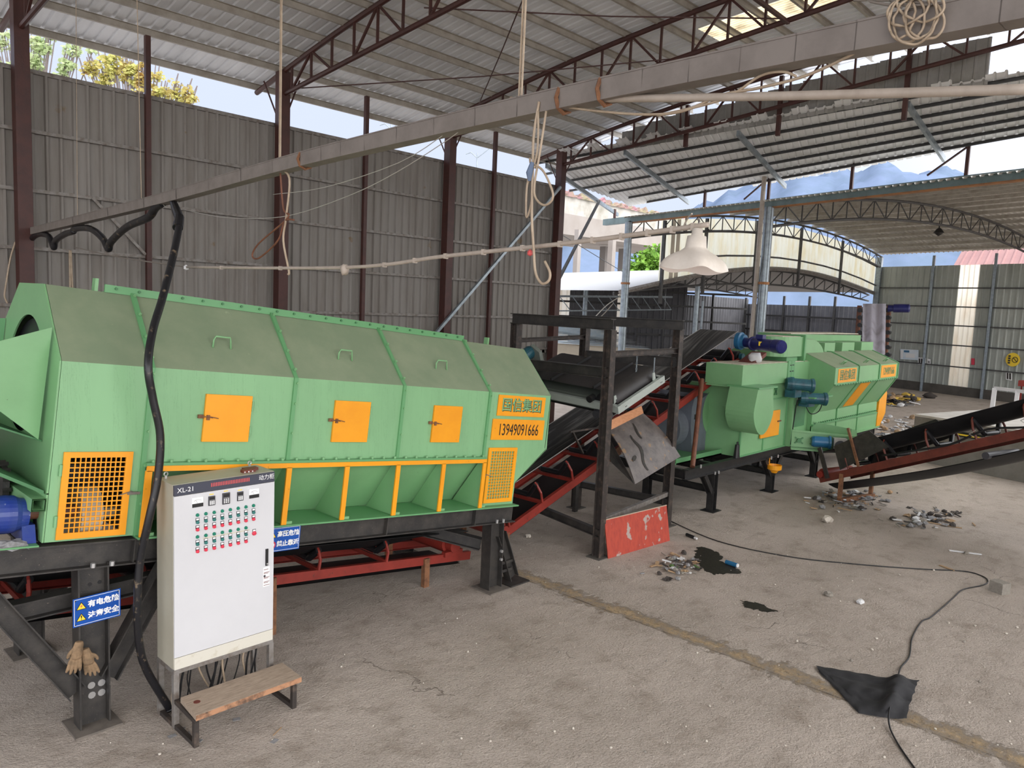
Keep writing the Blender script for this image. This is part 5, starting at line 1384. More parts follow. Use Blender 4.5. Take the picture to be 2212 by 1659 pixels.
# fan: grey scroll with green face and inlet ring, facing the camera side
FYF = 8.22
def fp_(px, py): q = wy(px, py, FYF); return (q.x, q.z)
poly = [fp_(1497, 1000), fp_(1494, 960), fp_(1492, 920), fp_(1495, 880), fp_(1503, 850)]
xl, xr = poly[-1][0], 15.08
poly += [(xl + .12, .40 + (xl + .12 - 8.55) * .34 - .34), (xr, .40 + (xr - 8.55) * .34 - .34), (xr, 1.03), (poly[0][0], 1.03)]
mp('fan_casing', MB().prism([(x, FYF, z) for x, z in poly], (0, 1.0, 0)), 'grey_fan', label='grey primed fan casing')
bc = fp_(1545, 888)
mp('fan_disc', MB().lathe((bc[0], FYF, bc[1]), (0, -1, 0), [(0, .56), (.012, .56), (.016, .0)], 36), 'green', label='green painted face disc')
mp('inlet_ring', MB().lathe((bc[0] + .12, FYF, bc[1] + .02), (0, -1, 0), [(0, .46), (.04, .46), (.05, .38), (.34, .38), (.345, .48), (.41, .48), (.415, .38), (.68, .36), (.68, 0)], 36), 'green')
mp('fan_drum', MB().cyl((poly[2][0] - .35, 8.7, 1.55), (poly[2][0], 8.7, 1.55), .44, n=36), 'grey_fan')
mp('fan_foot', MB().box(13.05, 15.05, 7.80, 8.9, 1.0, 1.03).box(13.2, 15.05, 7.80, 7.83, 1.0, 1.12), 'green_flange')
mp('weld_marks', MB().box(poly[3][0] + .12, poly[3][0] + .17, FYF - .006, FYF, 1.75, 1.86).box(poly[3][0] + .27, poly[3][0] + .32, FYF - .006, FYF, 1.77, 1.88), 'black_plastic')
# suction duct: rounded box hanging from the top duct
def duct(y0, y1):
    c = (15.06, 2.02); r = .46
    p = [(14.72, 2.53), (15.40, 2.53)]
    p += [(c[0] + .46 * math.cos(t) * (1 - .18 * max(0, -math.sin(t))), c[1] + r * math.sin(t)) for t in [.25 - (PI + .5) * i / 20 for i in range(21)]]
    return [(x, y0, z) for x, z in p]
mp('suction_duct', MB().prism(duct(6.92, 7.55), (0, .63, 0)), 'green')
# drum box
mp('drum_box', MB().box(15.1, 17.36, 7.42, 8.95, 1.0, 2.50), 'green')
pn = MB()
for x in (15.1, 16.2, 17.32): pn.box(x - .02, x + .02, 7.40, 7.43, 1.0, 2.2)
pn.box(15.1, 17.4, 7.395, 7.43, 2.15, 2.18).box(15.1, 17.4, 7.39, 7.43, 1.0, 1.03)
objs('box_seam', pn, 'green_flange', m2)
hd_ = mp('box_hatch', MB().box(15.98, 16.9, 7.37, 7.40, 1.32, 1.90), 'yellow')
obj('latch', MB().box(16.78, 16.95, 7.35, 7.37, 1.63, 1.66), 'rust', hd_)
vm = MB()
for x in (15.75, 16.05, 16.35, 16.65):
    for s in (-1, 1): vm.bar((x - .06, 7.405, 2.34 - .08 * s), (x + .06, 7.405, 2.34 + .08 * s), .02, .03)
    vm.box(x - .015, x + .015, 7.395, 7.41, 2.26, 2.42)
objs('bracket_mark', vm, 'green_dark', m2)
mp('top_duct', MB().box(14.85, 19.45, 7.35, 8.2, 2.52, 2.98).box(14.80, 15.55, 7.30, 8.25, 2.50, 2.53), 'green')
mp('duct_lid', MB().box(14.9, 19.4, 7.40, 8.15, 2.98, 2.99), 'dirty_cream', label='pale dusty top of the duct')
mp('duct_seam', MB().box(17.05, 17.22, 7.335, 7.36, 2.45, 3.02).box(17.22, 17.40, 7.33, 7.35, 2.40, 3.02), 'green_flange')
lm = MB()
for z in (2.92, 2.78, 2.62, 2.52): lm.box(17.16, 17.22, 7.326, 7.337, z - .012, z + .012).box(17.26, 17.34, 7.322, 7.333, z - .008, z + .014)
objs('latch_mark', lm, 'black_plastic', m2)
mp('duct_flange', MB().box(14.72, 15.60, 6.90, 7.62, 2.525, 2.56), 'green_flange')
# elbow and distribution duct on top
mp('riser_box', MB().prism([(17.2, 7.45, 3.1), (18.05, 7.45, 3.1), (18.05, 7.45, 3.56), (17.2, 7.45, 3.56)], (0, .75, 0)), 'green')
mp('rounded_end', MB().cyl((17.2, 7.825, 3.1), (17.2, 7.825, 3.56), .375, n=28), 'green', label='rounded duct end')
mp('riser_lid', MB().box(17.0, 18.0, 7.5, 8.15, 3.56, 3.57), 'dirty_cream')
mp('riser_flange', MB().box(18.04, 18.12, 7.40, 8.24, 2.98, 3.61).box(17.3, 17.9, 7.5, 8.1, 2.98, 3.11), 'green_flange')
el = [(18.12, 3.0)] + [(19.42 - .95 + .95 * math.cos(t), 3.0 + .50 * math.sin(t)) for t in [0 + (PI / 2) * i / 12 for i in range(13)]] + [(18.12, 3.5)]
mp('elbow', MB().prism([(x, 7.45, z) for x, z in el], (0, .75, 0)), 'green')
mp('elbow_back', MB().prism([(x + .012 * (1 if i else 0), 7.47, z + .012) for i, (x, z) in enumerate(el)], (0, .71, 0)), 'green_dusty')
mp('manifold', MB().prism([(19.3, 8.3, 3.1), (24.4, 8.3, 3.15), (24.4, 8.3, 3.55), (19.3, 8.3, 3.58)], (0, .9, 0)), 'green')
mp('manifold_lid', MB().box(19.4, 24.3, 8.35, 9.1, 3.58, 3.60), 'dirty_cream')
for x0, x1 in ((19.65, 20.35), (20.85, 21.75), (22.3, 23.25)):
    mp('outlet_box', MB().prism([(x0, 7.55, 2.95), (x1, 7.55, 2.95), (x1, 7.55, 3.40), (x0, 7.55, 3.40)], (0, .8, 0)), 'green')
# settling hopper
HX0, HX1, BY, SY = 18.3, 22.9, 6.74, 7.2
BACK = 9.9
prof = [(SY, 1.0), (SY, 1.74), (BY, 2.48), (BY, 2.87), (7.45, 3.16), (BACK - .6, 3.16), (BACK, 2.87), (BACK, 2.48), (BACK - .46, 1.74), (BACK - .46, 1.0)]
names = {0: ('skirt', 'green'), 1: ('slope_sheet', 'green'), 2: ('band', 'green'), 3: ('roof_sheet', 'green_dusty'), 4: ('top_sheet', 'green_dusty'), 5: ('roof_sheet', 'green_dusty'), 6: ('band', 'green'), 7: ('slope_sheet', 'green'), 8: ('skirt', 'green')}
for i, (nm, m) in names.items():
    (y0, z0), (y1, z1) = prof[i], prof[i + 1]
    nv = Vector((0, z1 - z0, -(y1 - y0))).normalized() * -.012
    mp('hopper_' + nm, MB().prism([(HX0, y0, z0), (HX1, y0, z0), (HX1, y1, z1), (HX0, y1, z1)], (0, -nv.y * -1, -nv.z * -1)), m)
for x, nm in ((HX0, 'front'), (HX1, 'rear')):
    mp('hopper_end', MB().prism([(x, y, z) for y, z in prof], (.012 if x == HX0 else -.012, 0, 0)), 'green')
for f in (.335, .665):
    x = HX0 + (HX1 - HX0) * f; mb = MB()
    for i in range(0, 5):
        (y0, z0), (y1, z1) = prof[i], prof[i + 1]
        mb.bar((x, y0 - .015, z0 + .01), (x, y1 - .015, z1 + .01), .05, .035, (1, 0, 0))
    mp('hopper_rib', mb, 'green_flange')
mb = MB().bar((HX0, BY - .02, 2.47), (HX1, BY - .02, 2.47), .05, .03).bar((HX0, SY - .02, 1.45), (HX1, SY - .02, 1.42), .06, .03).bar((HX1, BY, 2.48), (HX1, SY, 1.74), .06, .06, (1, 0, 0)).bar((HX1, BY, 2.87), (HX1, 7.45, 3.16), .06, .06, (1, 0, 0)).bar((HX1, BY - .01, 2.46), (HX1, BY - .01, 2.88), .05, .05, (1, 0, 0))
mp('hopper_edge', mb, 'green_flange')
bo = MB()
for i in range(34): bo.cyl((HX0 + .1 + i * .133, SY - .05, 1.47), (HX0 + .1 + i * .133, SY - .05, 1.50), .02, n=6)
for i in range(26): bo.cyl((HX0 + .1 + i * .175, BY - .045, 2.45), (HX0 + .1 + i * .175, BY - .045, 2.475), .02, n=6)
objs('hopper_bolt', bo, 'green_dark', m2)
for f in (.16, .5, .83):
    c = Vector((HX0 + (HX1 - HX0) * f, BY + .12, 2.93))
    mp('hopper_handle', MB().tube([c + Vector((-.1, 0, 0)), c + Vector((-.08, -.08, .08)), c + Vector((.08, -.08, .08)), c + Vector((.1, 0, 0))], .014, 6), 'green')
# plates
for (a, b, s, sq) in ((.04, .30, '国信集团', .95), (.70, .965, '13949091666', .60)):
    x0, x1 = HX0 + (HX1 - HX0) * a, HX0 + (HX1 - HX0) * b
    p = mp('name_plate' if len(s) < 5 else 'number_plate', MB().box(x0, x1, BY - .02, BY - .004, 2.51, 2.84), 'yellow')
    text('lettering', s, 'green_dark', .27 if len(s) < 5 else .28, ((x0 + x1) / 2 + .01, BY - .022, 2.67), (1, 0, 0), (0, 0, 1), .003, p, squeeze=sq, bold=.004)
# slanted yellow hatch on the slope, end hatch, yellow tail guard
dirv = Vector((0, BY - SY, 2.48 - 1.74)); sn = Vector((0, -.82, -.5)).normalized()
x = HX0 + (HX1 - HX0) * .50
mp('slope_hatch', MB().prism([Vector((x - .42, SY, 1.74)) + dirv * .06 + sn * .02, Vector((x + .28, SY, 1.74)) + dirv * .06 + sn * .02, Vector((x + .28, SY, 1.74)) + dirv * .93 + sn * .02, Vector((x - .42, SY, 1.74)) + dirv * .93 + sn * .02], -sn * .018), 'yellow')
mp('end_hatch', MB().box(HX0 - .03, HX0 - .005, 7.5, 7.95, 2.1, 2.75), 'yellow')
yg = [(22.95, 1.22), (23.0, 1.75), (23.35, 2.15), (23.62, 1.95), (23.62, 1.35), (23.2, 1.0), (22.95, 1.0)]
mp('tail_guard', MB().prism([(x, SY - .04, z) for x, z in yg], (0, .25, 0)), 'yellow', label='yellow tail pulley guard')
mp('skirt_mark', MB().box(22.55, 22.62, SY - .006, SY, 1.15, 1.30).box(22.70, 22.78, SY - .006, SY, 1.15, 1.30), 'green_dark')
mp('lower_conveyor_box', MB().prism([(18.3, SY - .02, 1.0), (23.0, SY - .02, 1.0), (23.0, SY - .02, 1.42), (18.3, SY - .02, 1.42)], (0, .03, 0)).prism([(18.3, SY - .08, .98), (23.1, SY - .08, .98), (23.1, SY - .08, 1.02), (18.3, SY - .08, 1.02)], (0, .06, 0)), 'green')
mp('tail_post', MB().bar((23.1, 7.3, 0), (23.1, 7.3, 1.0), .09, .09, (0, 1, 0)), 'black_paint')
mp('underbelt_guard', MB().prism([(19.8, 7.22, .62), (22.9, 7.22, .72), (22.9, 7.22, .98), (19.8, 7.22, .98)], (0, .02, 0)), 'black_paint')
# link chute between box and hopper with a dark panel painted as its opening, motors
mp('link_housing', MB().box(17.4, 18.32, 7.30, 8.9, 1.0, 2.20), 'green')
mp('link_shade_panel', MB().box(17.5, 18.1, 7.285, 7.301, 1.45, 1.98), 'green_dark', label='dark green panel painted as a shaded opening')  # solid panel, the shade of an opening put into its colour
mp('motor_shelf', MB().box(17.5, 18.6, 6.85, 7.32, 2.17, 2.20), 'green_flange')
for (c, dd, r) in ((tuple(wy(1708, 829, 7.22)), (.62, -.78, -.04), .16), (tuple(wy(1737, 860, 7.12)), (.62, -.78, 0), .155)):
    m_ = mp('blower_motor', MB().lathe(c, dd, [(-.1, 0), (-.1, .13), (0, r), (.05, r), (.06, r * .85), (.42, r * .85), (.44, r), (.5, r), (.52, r * .8), (.53, 0)], 20), 'teal_motor', label='dark teal motor')
    obj('motor_foot', MB().box(c[0], c[0] + .35, c[1] - .12, c[1] + .12, min(2.20, c[2] - .2), c[2] - .1), 'teal_motor', m_)
mp('motor_cable', MB().tube(spline([(17.62, 6.98, 2.3), (17.45, 7.1, 2.15), (17.40, 7.2, 2.1), (17.42, 7.25, 1.7), (17.40, 7.28, 1.05)], 5), .014, 6).tube(spline([(18.2, 6.9, 2.2), (18.1, 6.95, 1.85), (17.85, 7.05, 1.78), (17.72, 7.15, 2.0), (17.6, 7.2, 2.15)], 5), .012, 6), 'cable_black')
# side trough conveyor with geared motor
tr = [(17.30, 7.28), (18.12, 5.85)]
ta_, tb_ = Vector((17.35, 7.25, 0)), Vector((18.05, 6.05, 0)); td_ = (tb_ - ta_).normalized(); tn_ = Vector((td_.y, -td_.x, 0)); tn_ = tn_ if tn_.x < 0 else -tn_
def trp(f, w, z): return ta_ + (tb_ - ta_) * f - tn_ * w + Vector((0, 0, z))
tg_ = mp('trough_side', MB().prism([trp(0, 0, .97), trp(1, 0, .97), trp(1, 0, 1.36), trp(0, 0, 1.40)], -tn_ * .02).bar(trp(0, -.01, 1.40), trp(1, -.01, 1.36), .06, .04).bar(trp(0, -.02, .97), trp(1, -.02, .97), .08, .03), 'green')
mp('trough_side', MB().prism([trp(0, .85, .97), trp(1.05, .85, .97), trp(1.05, .85, 1.42), trp(0, .85, 1.6)], -tn_ * .02), 'green')
mp('trough_floor', MB().prism([trp(0, 0, 1.0), trp(1, 0, 1.0), trp(1, .85, 1.0), trp(0, .85, 1.0)], (0, 0, .02)), 'green_dark')
mp('trough_end', MB().prism([trp(1, .55, 1.0), trp(1.12, .55, 1.0), trp(1.12, .9, 1.4), trp(1, .9, 1.4)], td_ * .02), 'green')
q = trp(.52, -.14, 1.20)
gmx = mp('gear_motor', MB().lathe(q, td_, [(-.3, 0), (-.3, .10), (-.25, .125), (.05, .125), (.07, .15), (.11, .15), (.12, 0)], 18), 'bluegreen_motor', label='blue geared motor')
g2 = trp(.74, -.14, 1.16)
obj('gearbox', MB().box(-.14, .14, -.10, .10, -.16, .16).xf(Matrix.Translation(g2) @ Matrix.Rotation(math.atan2(td_.y, td_.x), 4, 'Z')), 'steel_light', gmx, label='bright worm gearbox')
obj('output_boss', MB().lathe(g2 + tn_ * .10, tn_, [(0, .12), (.03, .12), (.035, .06), (.01, .055), (.01, 0)], 20), 'dark_grey_plastic', gmx)
brm = MB()
for f in (.12, .36):
    c = trp(f, -.02, 1.18)
    for s in (-1, 1): brm.bar(c + td_ * -.09 + Vector((0, 0, .07 * s)), c + td_ * .09 - Vector((0, 0, .07 * s)), .02, .03)
    brm.cyl(c, c + tn_ * .05, .05, n=12)
mp('bearing_bracket', brm, 'green_dark')
mp('oil_funnel', MB().lathe((16.55, 7.25, .50), (0, 0, 1), [(0, .06), (.06, .10), (.08, .155), (.18, .16), (.18, .145), (.09, .13), (.07, 0)], 20), 'yellow', label='yellow dish hung below the frame')
mp('dish_hook', MB().tube([(16.55, 7.38, .66), (16.55, 7.38, .82)], .012, 6), 'yellow')

# ------------------------------------------------------------ conveyor at the right, rising towards the camera side
dv = Vector((-.28, -.96, 0)).normalized()
n0 = Vector((17.12, 5.94, 0))
sA = n0 - dv * .62 + Vector((0, 0, .46)); sB = n0 + dv * 5.6 + Vector((0, 0, 3.12))
sd_ = Vector((.96, -.28, 0)).normalized()
c3, d3, s3, u3, surf3 = conveyor('belt_conveyor', 'dark belt conveyor climbing out of the picture on the right from under the second machine', sA, sB, 1.1, sd_,
        (.12, .26, .40, .54, .68, .82), [(.085, 0.0, 'rust'), (.085, 1.0, 'rust')], rail_h=.16, rail_m='red_brown', idler_rise=.40, sag=.16, belt_m='belt_dark', belt_lift=.5, ret_drop=.16)
f_ = n0 + dv * .0
obj('foot_bar', MB().bar(n0 + Vector((0, 0, .05)) + sd_ * -.06, n0 + sd_ * 1.16 + Vector((0, 0, .05)), .09, .09), 'rust', c3)
sk = MB()
for k, (a0, a1) in enumerate(((.09, .28), (.09, .40))):
    off = s3 * (-.02 if k == 0 else 1.1)
    Lc = (sB - sA).length
    sk.prism([sA + d3 * Lc * a0 + u3 * .02 + off, sA + d3 * Lc * a1 + u3 * .25 + off, sA + d3 * Lc * (a1 - .05) + u3 * .68 + off, sA + d3 * Lc * a0 + u3 * .55 + off], s3 * .015)
objs('skirt_plate', sk, 'black_steel', c3, label='dark steel skirt plate')
obj('skirt_rib', MB().bar(sA + d3 * 1.1 + s3 * -.05, sA + d3 * 1.1 + u3 * .85 + s3 * -.05, .04, .05, d3), 'rust', c3)
obj('front_guard', MB().prism([sA + d3 * .2 - s3 * .05 - u3 * .1, sA + d3 * .3 - s3 * .05 - u3 * .1, sA + d3 * .3 - s3 * .05 + u3 * .6, sA + d3 * .2 - s3 * .05 + u3 * .6], s3 * .03), 'black_steel', c3)
Lc = (sB - sA).length
obj('side_cable', MB().tube(spline([sA + d3 * Lc * f + u3 * (.06 + .07 * math.cos(f * 22)) - s3 * .03 for f in (.25, .36, .47, .58, .69, .8, .93)], 5), .022, 6), 'cable_black', c3, smooth=True)
obj('return_roller', MB().cyl(sA + d3 * Lc * .55 - u3 * .33, sA + d3 * Lc * .55 - u3 * .33 + s3 * 1.1, .07, n=14), 'dark_grey_plastic', c3)
objs('wire_tie', MB().tube([sA + d3 * Lc * .54 + u3 * .05 - s3 * .05, sA + d3 * Lc * .53 + u3 * .12 - s3 * .07, sA + d3 * Lc * .55 + u3 * .16 - s3 * .06], .008, 5).tube([sA + d3 * Lc * .68 + u3 * .05 - s3 * .05, sA + d3 * Lc * .67 + u3 * .14 - s3 * .07, sA + d3 * Lc * .69 + u3 * .18 - s3 * .06], .008, 5), 'steel_light', c3)

# ------------------------------------------------------------ concrete block behind it
k0 = Vector((24.24, 6.53, 0)); kd = Vector((-.27, -.96, 0)).normalized(); kn = Vector((.96, -.27, 0)).normalized()
blk = thing('concrete_block', 'long concrete dock with a pale top behind the right conveyor', 'concrete block', k0)
obj('body', MB().prism([k0, k0 + kd * 9, k0 + kd * 9 + Vector((0, 0, 1.30)), k0 + Vector((0, 0, 1.30))], kn * 5.5), 'concrete', blk)
obj('top_slab', MB().prism([k0 + Vector((0, 0, 1.30)) - kn * .02, k0 + kd * 9 + Vector((0, 0, 1.30)) - kn * .02, k0 + kd * 9 + Vector((0, 0, 1.36)) - kn * .02, k0 + Vector((0, 0, 1.36)) - kn * .02], kn * 5.55), 'concrete_white', blk)
for c, w, z in ((k0 + kd * .9, 1.1, .92), (k0 + kd * 3.6, .75, .45)):
    sl = obj('slot_shade', MB().prism([c - kn * .012 + Vector((0, 0, z)), c - kn * .012 + kd * w + Vector((0, 0, z)), c - kn * .012 + kd * w + Vector((0, 0, z + .14)), c - kn * .012 + Vector((0, 0, z + .14))], kn * .012), 'black_plastic', blk, label='flat black strip painted as a shaded slot')  # flat strip on the face, recess shade painted in black
    obj('yellow_bar', MB().bar(c - kn * .02 + Vector((0, 0, z + .06)) + kd * .1, c - kn * .02 + kd * (w - .05) + Vector((0, 0, z + .06)), .02, .04), 'sign_yellow', sl)

# ------------------------------------------------------------ far steep conveyor with grey sheet at the right wall
b0 = far(1886, 860, 33); b0.z = 0
fc = thing('steep_conveyor', 'far steep conveyor with a pale translucent belt behind the second green machine', 'conveyor', b0)
def fp(px, py, d_): return far(px, py, d_)
obj('sheet', MB().grid(lambda u, v: fp(1864 + 50 * u - 2 * v, 656 + 110 * v, 33 - 2 * v) + Vector((0, 0, 0)) + (fp(1864, 656, 33.12) - fp(1864, 656, 33)) * math.sin(u * PI * 4), 20, 10), 'clear_film', fc)
fa = MB()
for px in (1857, 1921):
    fa.bar(Vector((*fp(px, 700, 33.5).xy, 0)), fp(px, 660, 33.5), .18, .14, (0, 1, 0))
objs('frame', fa, 'copper_rust', fc)
lm = MB()
for i in range(7):
    for px in (1859, 1919): q = fp(px, 670 + 16 * i, 33.2); lm.cyl(q - Vector((.12, 0, 0)), q + Vector((.12, 0, 0)), .10, n=10)
objs('idler', lm, 'black_plastic', fc)
q = fp(1918, 666, 33)
obj('motor', MB().lathe(q, fp(1965, 666, 32.6) - q, [(0, 0), (0, .14), (.2, .14), (.22, .18), (.8, .18), (.85, .13), (.86, 0)], 14), 'navy_motor', fc, label='dark blue motor')

# posters on the right wall
def wall_rect(px0, py0, px1, py1, tilt=0):
    dvec = -ud; P0 = EA
    def h(px, py):
        p = vp(px, py, (EA.x, EA.y), (ud.x, ud.y)); return p + Vector((-ud.y, ud.x, 0)) * .09
    return [h(px0, py1), h(px1, py1 + tilt), h(px1, py0 + tilt), h(px0, py0)]
back = Vector((ud.y, -ud.x, 0)) * .02
def poster(name, r, m, label, bits=()):
    o_ = obj(name, MB().prism(r, back), m); tag(o_, label, 'poster' if name == 'poster' else 'sign')
    for (u0, v0, u1, v1, mm, nm) in bits:
        def b(u, v): return r[0] * (1 - u) * (1 - v) + r[1] * u * (1 - v) + r[2] * u * v + r[3] * (1 - u) * v - back * .2
        obj(nm, MB().prism([b(u0, v0), b(u1, v0), b(u1, v1), b(u0, v1)], back * .15), mm, o_)
    return o_
poster('poster', wall_rect(1947, 754, 1986, 776, 2), 'blue_roof', 'torn pale blue poster on the far right wall, left of the first grey post', ((.02, .1, .14, .9, 'white_paint', 'white_strip'), (.3, .2, .8, .6, 'white_paint', 'torn_patch'), (.2, .7, .5, .9, 'bluegreen_motor', 'blue_patch')))
poster('wall_sign', wall_rect(1985, 772, 2002, 787, 1), 'white_paint', 'white notice board with dark characters on the far right wall beside the first grey post', ((.1, .15, .3, .85, 'scrap_dark', 'print'), (.38, .15, .58, .85, 'scrap_dark', 'print'), (.68, .2, .9, .8, 'red_text', 'red_print')))
poster('wall_sign', wall_rect(2005, 775, 2012, 788, 1), 'white_paint', 'small white notice just right of the first grey post on the right wall', ((.2, .3, .8, .7, 'scrap_grey', 'print'),))
poster('wall_sign', wall_rect(2100, 774, 2107, 788, 0), 'button_red', 'small red notice right of the translucent strip on the far wall')
poster('wall_sign', wall_rect(2175, 803, 2188, 820, 2), 'white_paint', 'white tilted notice with dark characters below the round yellow sign', ((.15, .1, .42, .9, 'scrap_dark', 'print'), (.55, .1, .85, .9, 'scrap_dark', 'print')))
cy_ = vp(2190, 777, (EA.x, EA.y), (ud.x, ud.y)) + Vector((-ud.y, ud.x, 0)) * .10
nrm_ = Vector((-ud.y, ud.x, 0))
ys_ = obj('round_sign', MB().cyl(cy_, cy_ - nrm_ * .02, .36, n=32), 'sign_yellow'); tag(ys_, 'round yellow no smoking sign on the far right wall', 'sign')
rg = MB(); rx = -ud; c_ = cy_ + nrm_ * .012 + rx * .12
for i in range(20):
    a, b = 2 * PI * i / 20, 2 * PI * (i + 1) / 20
    rg.bar(c_ + rx * .14 * math.cos(a) + Vector((0, 0, .14 * math.sin(a))), c_ + rx * .14 * math.cos(b) + Vector((0, 0, .14 * math.sin(b))), .03, .01, nrm_)
rg.bar(c_ + rx * .1 + Vector((0, 0, -.1)), c_ - rx * .1 + Vector((0, 0, .1)), .03, .01, nrm_)
obj('ban_ring', rg, 'black_plastic', ys_)
dm_ = MB()
for i in range(4): q = cy_ + nrm_ * .012 - rx * .17 + Vector((0, 0, .18 - .12 * i)); dm_.box(q.x - .03, q.x + .03, q.y - .05, q.y + .05, q.z - .04, q.z + .04)
obj('characters', dm_, 'black_plastic', ys_)
# ------------------------------------------------------------ overhead cable trunking, pipes, lamp
def tpx(px, py): return vp(px, py, (3.15, 0), (.05, 1))
trunk_pts = [tpx(73, 500), tpx(320, 440), tpx(600, 362), tpx(800, 312), tpx(1130, 236), tpx(1500, 158), tpx(2000, 58)]
tlast = trunk_pts[-1] + (trunk_pts[-1] - trunk_pts[-2]) * .9
t = thing('cable_trunking', 'long square grey cable trunking slung across the shed under the roof', 'cable trunking', trunk_pts[3])
mb = MB(); pts = trunk_pts + [tlast]
sm = spline(pts, 4)
for a, b in zip(sm[:-1], sm[1:]): mb.bar(a, b + (b - a) * .02, .105, .105)
obj('duct', mb, 'tray_grey', t)
lid = MB()
for a, b in zip(sm[:-1], sm[1:]): lid.bar(a + Vector((0, 0, .056)), b + (b - a) * .02 + Vector((0, 0, .056)), .112, .008)
obj('lid', lid, 'tray_grey', t)
st = MB()
for f in (9, 17, 18):
    q = sm[f]; st.tube([q + Vector((.07 * math.cos(i * .785), 0, .07 * math.sin(i * .785))) for i in range(9)], .012, 6)
obj('rope_loop', st, 'rust', t)
def rope(name, px0, py0, px1, py1, r, m, label, k=1, cat='rope', top=None):
    a = tpx(px0, py0); b = tpx(px1, py1); b.z += .05
    a.x = b.x = (a.x + b.x) / 2
    if top: a.z = top
    o_ = MB()
    for i in range(k): o_.tube([a + Vector((0, .03 * i, 0)), lerp(a, b, .5) + Vector((0, .01 - .02 * i, 0)), b + Vector((0, -.02 * i, 0))], r, 6)
    return tag(obj(name, o_, m), label, cat, 'ropes holding the trunking')
def ry(p): return rz(p.y) + .02
for (px0, px1, py1, r, k, lab) in ((166, 168, 478, .004, 1, 'thin rope holding the far end of the grey trunking, leftmost'), (292, 305, 445, .0045, 1, 'thin rope holding the grey trunking, second from the left'),
                                  (607, 603, 360, .006, 2, 'doubled cream rope in front of the second column holding the grey trunking'), (1138, 1120, 238, .007, 2, 'doubled cream rope holding the middle of the grey trunking')):
    q = tpx(px1, py1); rope('hanging_rope', px0, 0, px1, py1, r, 'cable_cream', lab, k, top=ry(q))
tag(obj('rope_tail', MB().tube(spline([tpx(603, 365), tpx(625, 385), tpx(618, 470), tpx(612, 520), tpx(624, 585), tpx(622, 592)], 5), .009, 6), 'cable_cream', smooth=True), 'cream rope tail hanging in front of the second brown column', 'rope')
tag(obj('cable_loop', MB().tube(spline([tpx(605, 365), tpx(612, 450), tpx(622, 470), tpx(560, 525), tpx(545, 552), tpx(560, 557), tpx(600, 520), tpx(615, 478), tpx(635, 475)], 6), .008, 6), 'copper_rust', smooth=True), 'brown cable loop dangling left of the second brown column', 'cable')
# thin white pipe with clips carrying the lamp
pp = [tpx(160, 543), tpx(404, 577), tpx(740, 578), tpx(963, 553), tpx(1210, 527), tpx(1400, 503), tpx(1530, 485)]
t = thing('conduit_pipe', 'thin white plastic conduit pipe crossing below the grey trunking to the lamp', 'pipe', pp[3])
obj('pipe', MB().tube(spline(pp[1:], 6), .013, 10), 'pvc', t, smooth=True)
cl = MB()
for q in spline(pp[1:], 3)[1:-1]: cl.box(q.x - .015, q.x + .015, q.y - .008, q.y + .008, q.z - .018, q.z + .016)
objs('clip', cl, 'pvc', t)
obj('lead_wire', MB().tube(spline([tpx(165, 535), tpx(260, 556), pp[1]], 5), .008, 6), 'cable_grey', t)
obj('knotted_cloth', MB().rock(tuple(tpx(744, 583)), .034, 4, (1, 1, 1.3), 2), 'pvc', t, smooth=True)
obj('tape_lump', MB().rock(tuple(tpx(402, 578)), .025, 8, (1, 1, 1.2), 1), 'scrap_white', t)
# pendant lamp
lc = tpx(1508, 540); lx = Vector((1, 0, 0))
lampM = Matrix.Translation(tpx(1507, 494)) @ Matrix.Rotation(.05, 4, 'Y') @ Matrix.Rotation(-.03, 4, 'Z')
lamp = thing('pendant_lamp', 'square cream pendant lamp with flared shade hanging from the end of the white pipe', 'lamp', matrix=lampM)
def sq(h, r, rnd): return h, r, rnd
def shade(prof, m, nm, par, n=64):
    mb = MB(); vs = []; fs = []
    for h, r, k in prof:
        for j in range(n):
            a = 2 * PI * j / n; c, s = math.cos(a), math.sin(a)
            p = 2 + k; q = (abs(c) ** p + abs(s) ** p) ** (-1 / p)
            vs.append((c * r * q, s * r * q, h + (.016 * k * max(0, q - .92) if k > 1 else 0)))
    for i in range(len(prof) - 1):
        fs += [(i * n + j, i * n + (j + 1) % n, (i + 1) * n + (j + 1) % n, (i + 1) * n + j) for j in range(n)]
    mb.add(vs, fs); return obj(nm, mb, m, par, smooth=True, local=True)
sh = [(0, .001, 0), (0, .024, 0), (-.034, .027, 0), (-.036, .044, 0), (-.088, .050, 0), (-.094, .052, .3), (-.108, .066, .8), (-.125, .086, 1.4), (-.145, .104, 2.2), (-.165, .117, 3), (-.185, .125, 3.6), (-.204, .129, 4), (-.210, .130, 4)]
shd = shade(sh, 'lamp_white', 'shade', lamp)
shade([(-.210, .1292, 4), (-.203, .125, 4), (-.184, .120, 3.6), (-.164, .112, 3), (-.144, .099, 2.2), (-.124, .081, 1.4), (-.107, .061, .8), (-.096, .03, 0), (-.095, .001, 0)], 'lamp_inside', 'shade_inside', lamp)
obj('screw', MB().cyl((.044, -.02, -.055), (.05, -.02, -.055), .006, n=8), 'black_plastic', lamp, local=True)
obj('hook', MB().tube([(0, 0, 0), (0, 0, .02), (.012, 0, .035), (0, 0, .05), (-.01, 0, .04)], .004, 6), 'raw_steel', lamp, local=True)
obj('hanging_wire', MB().tube(spline([(.0, .0, .0), (.03, .05, .03), (.02, .09, .01), (.0, .06, .05), (-.06, .0, .06)], 5), .004, 6), 'pvc', lamp, local=True)
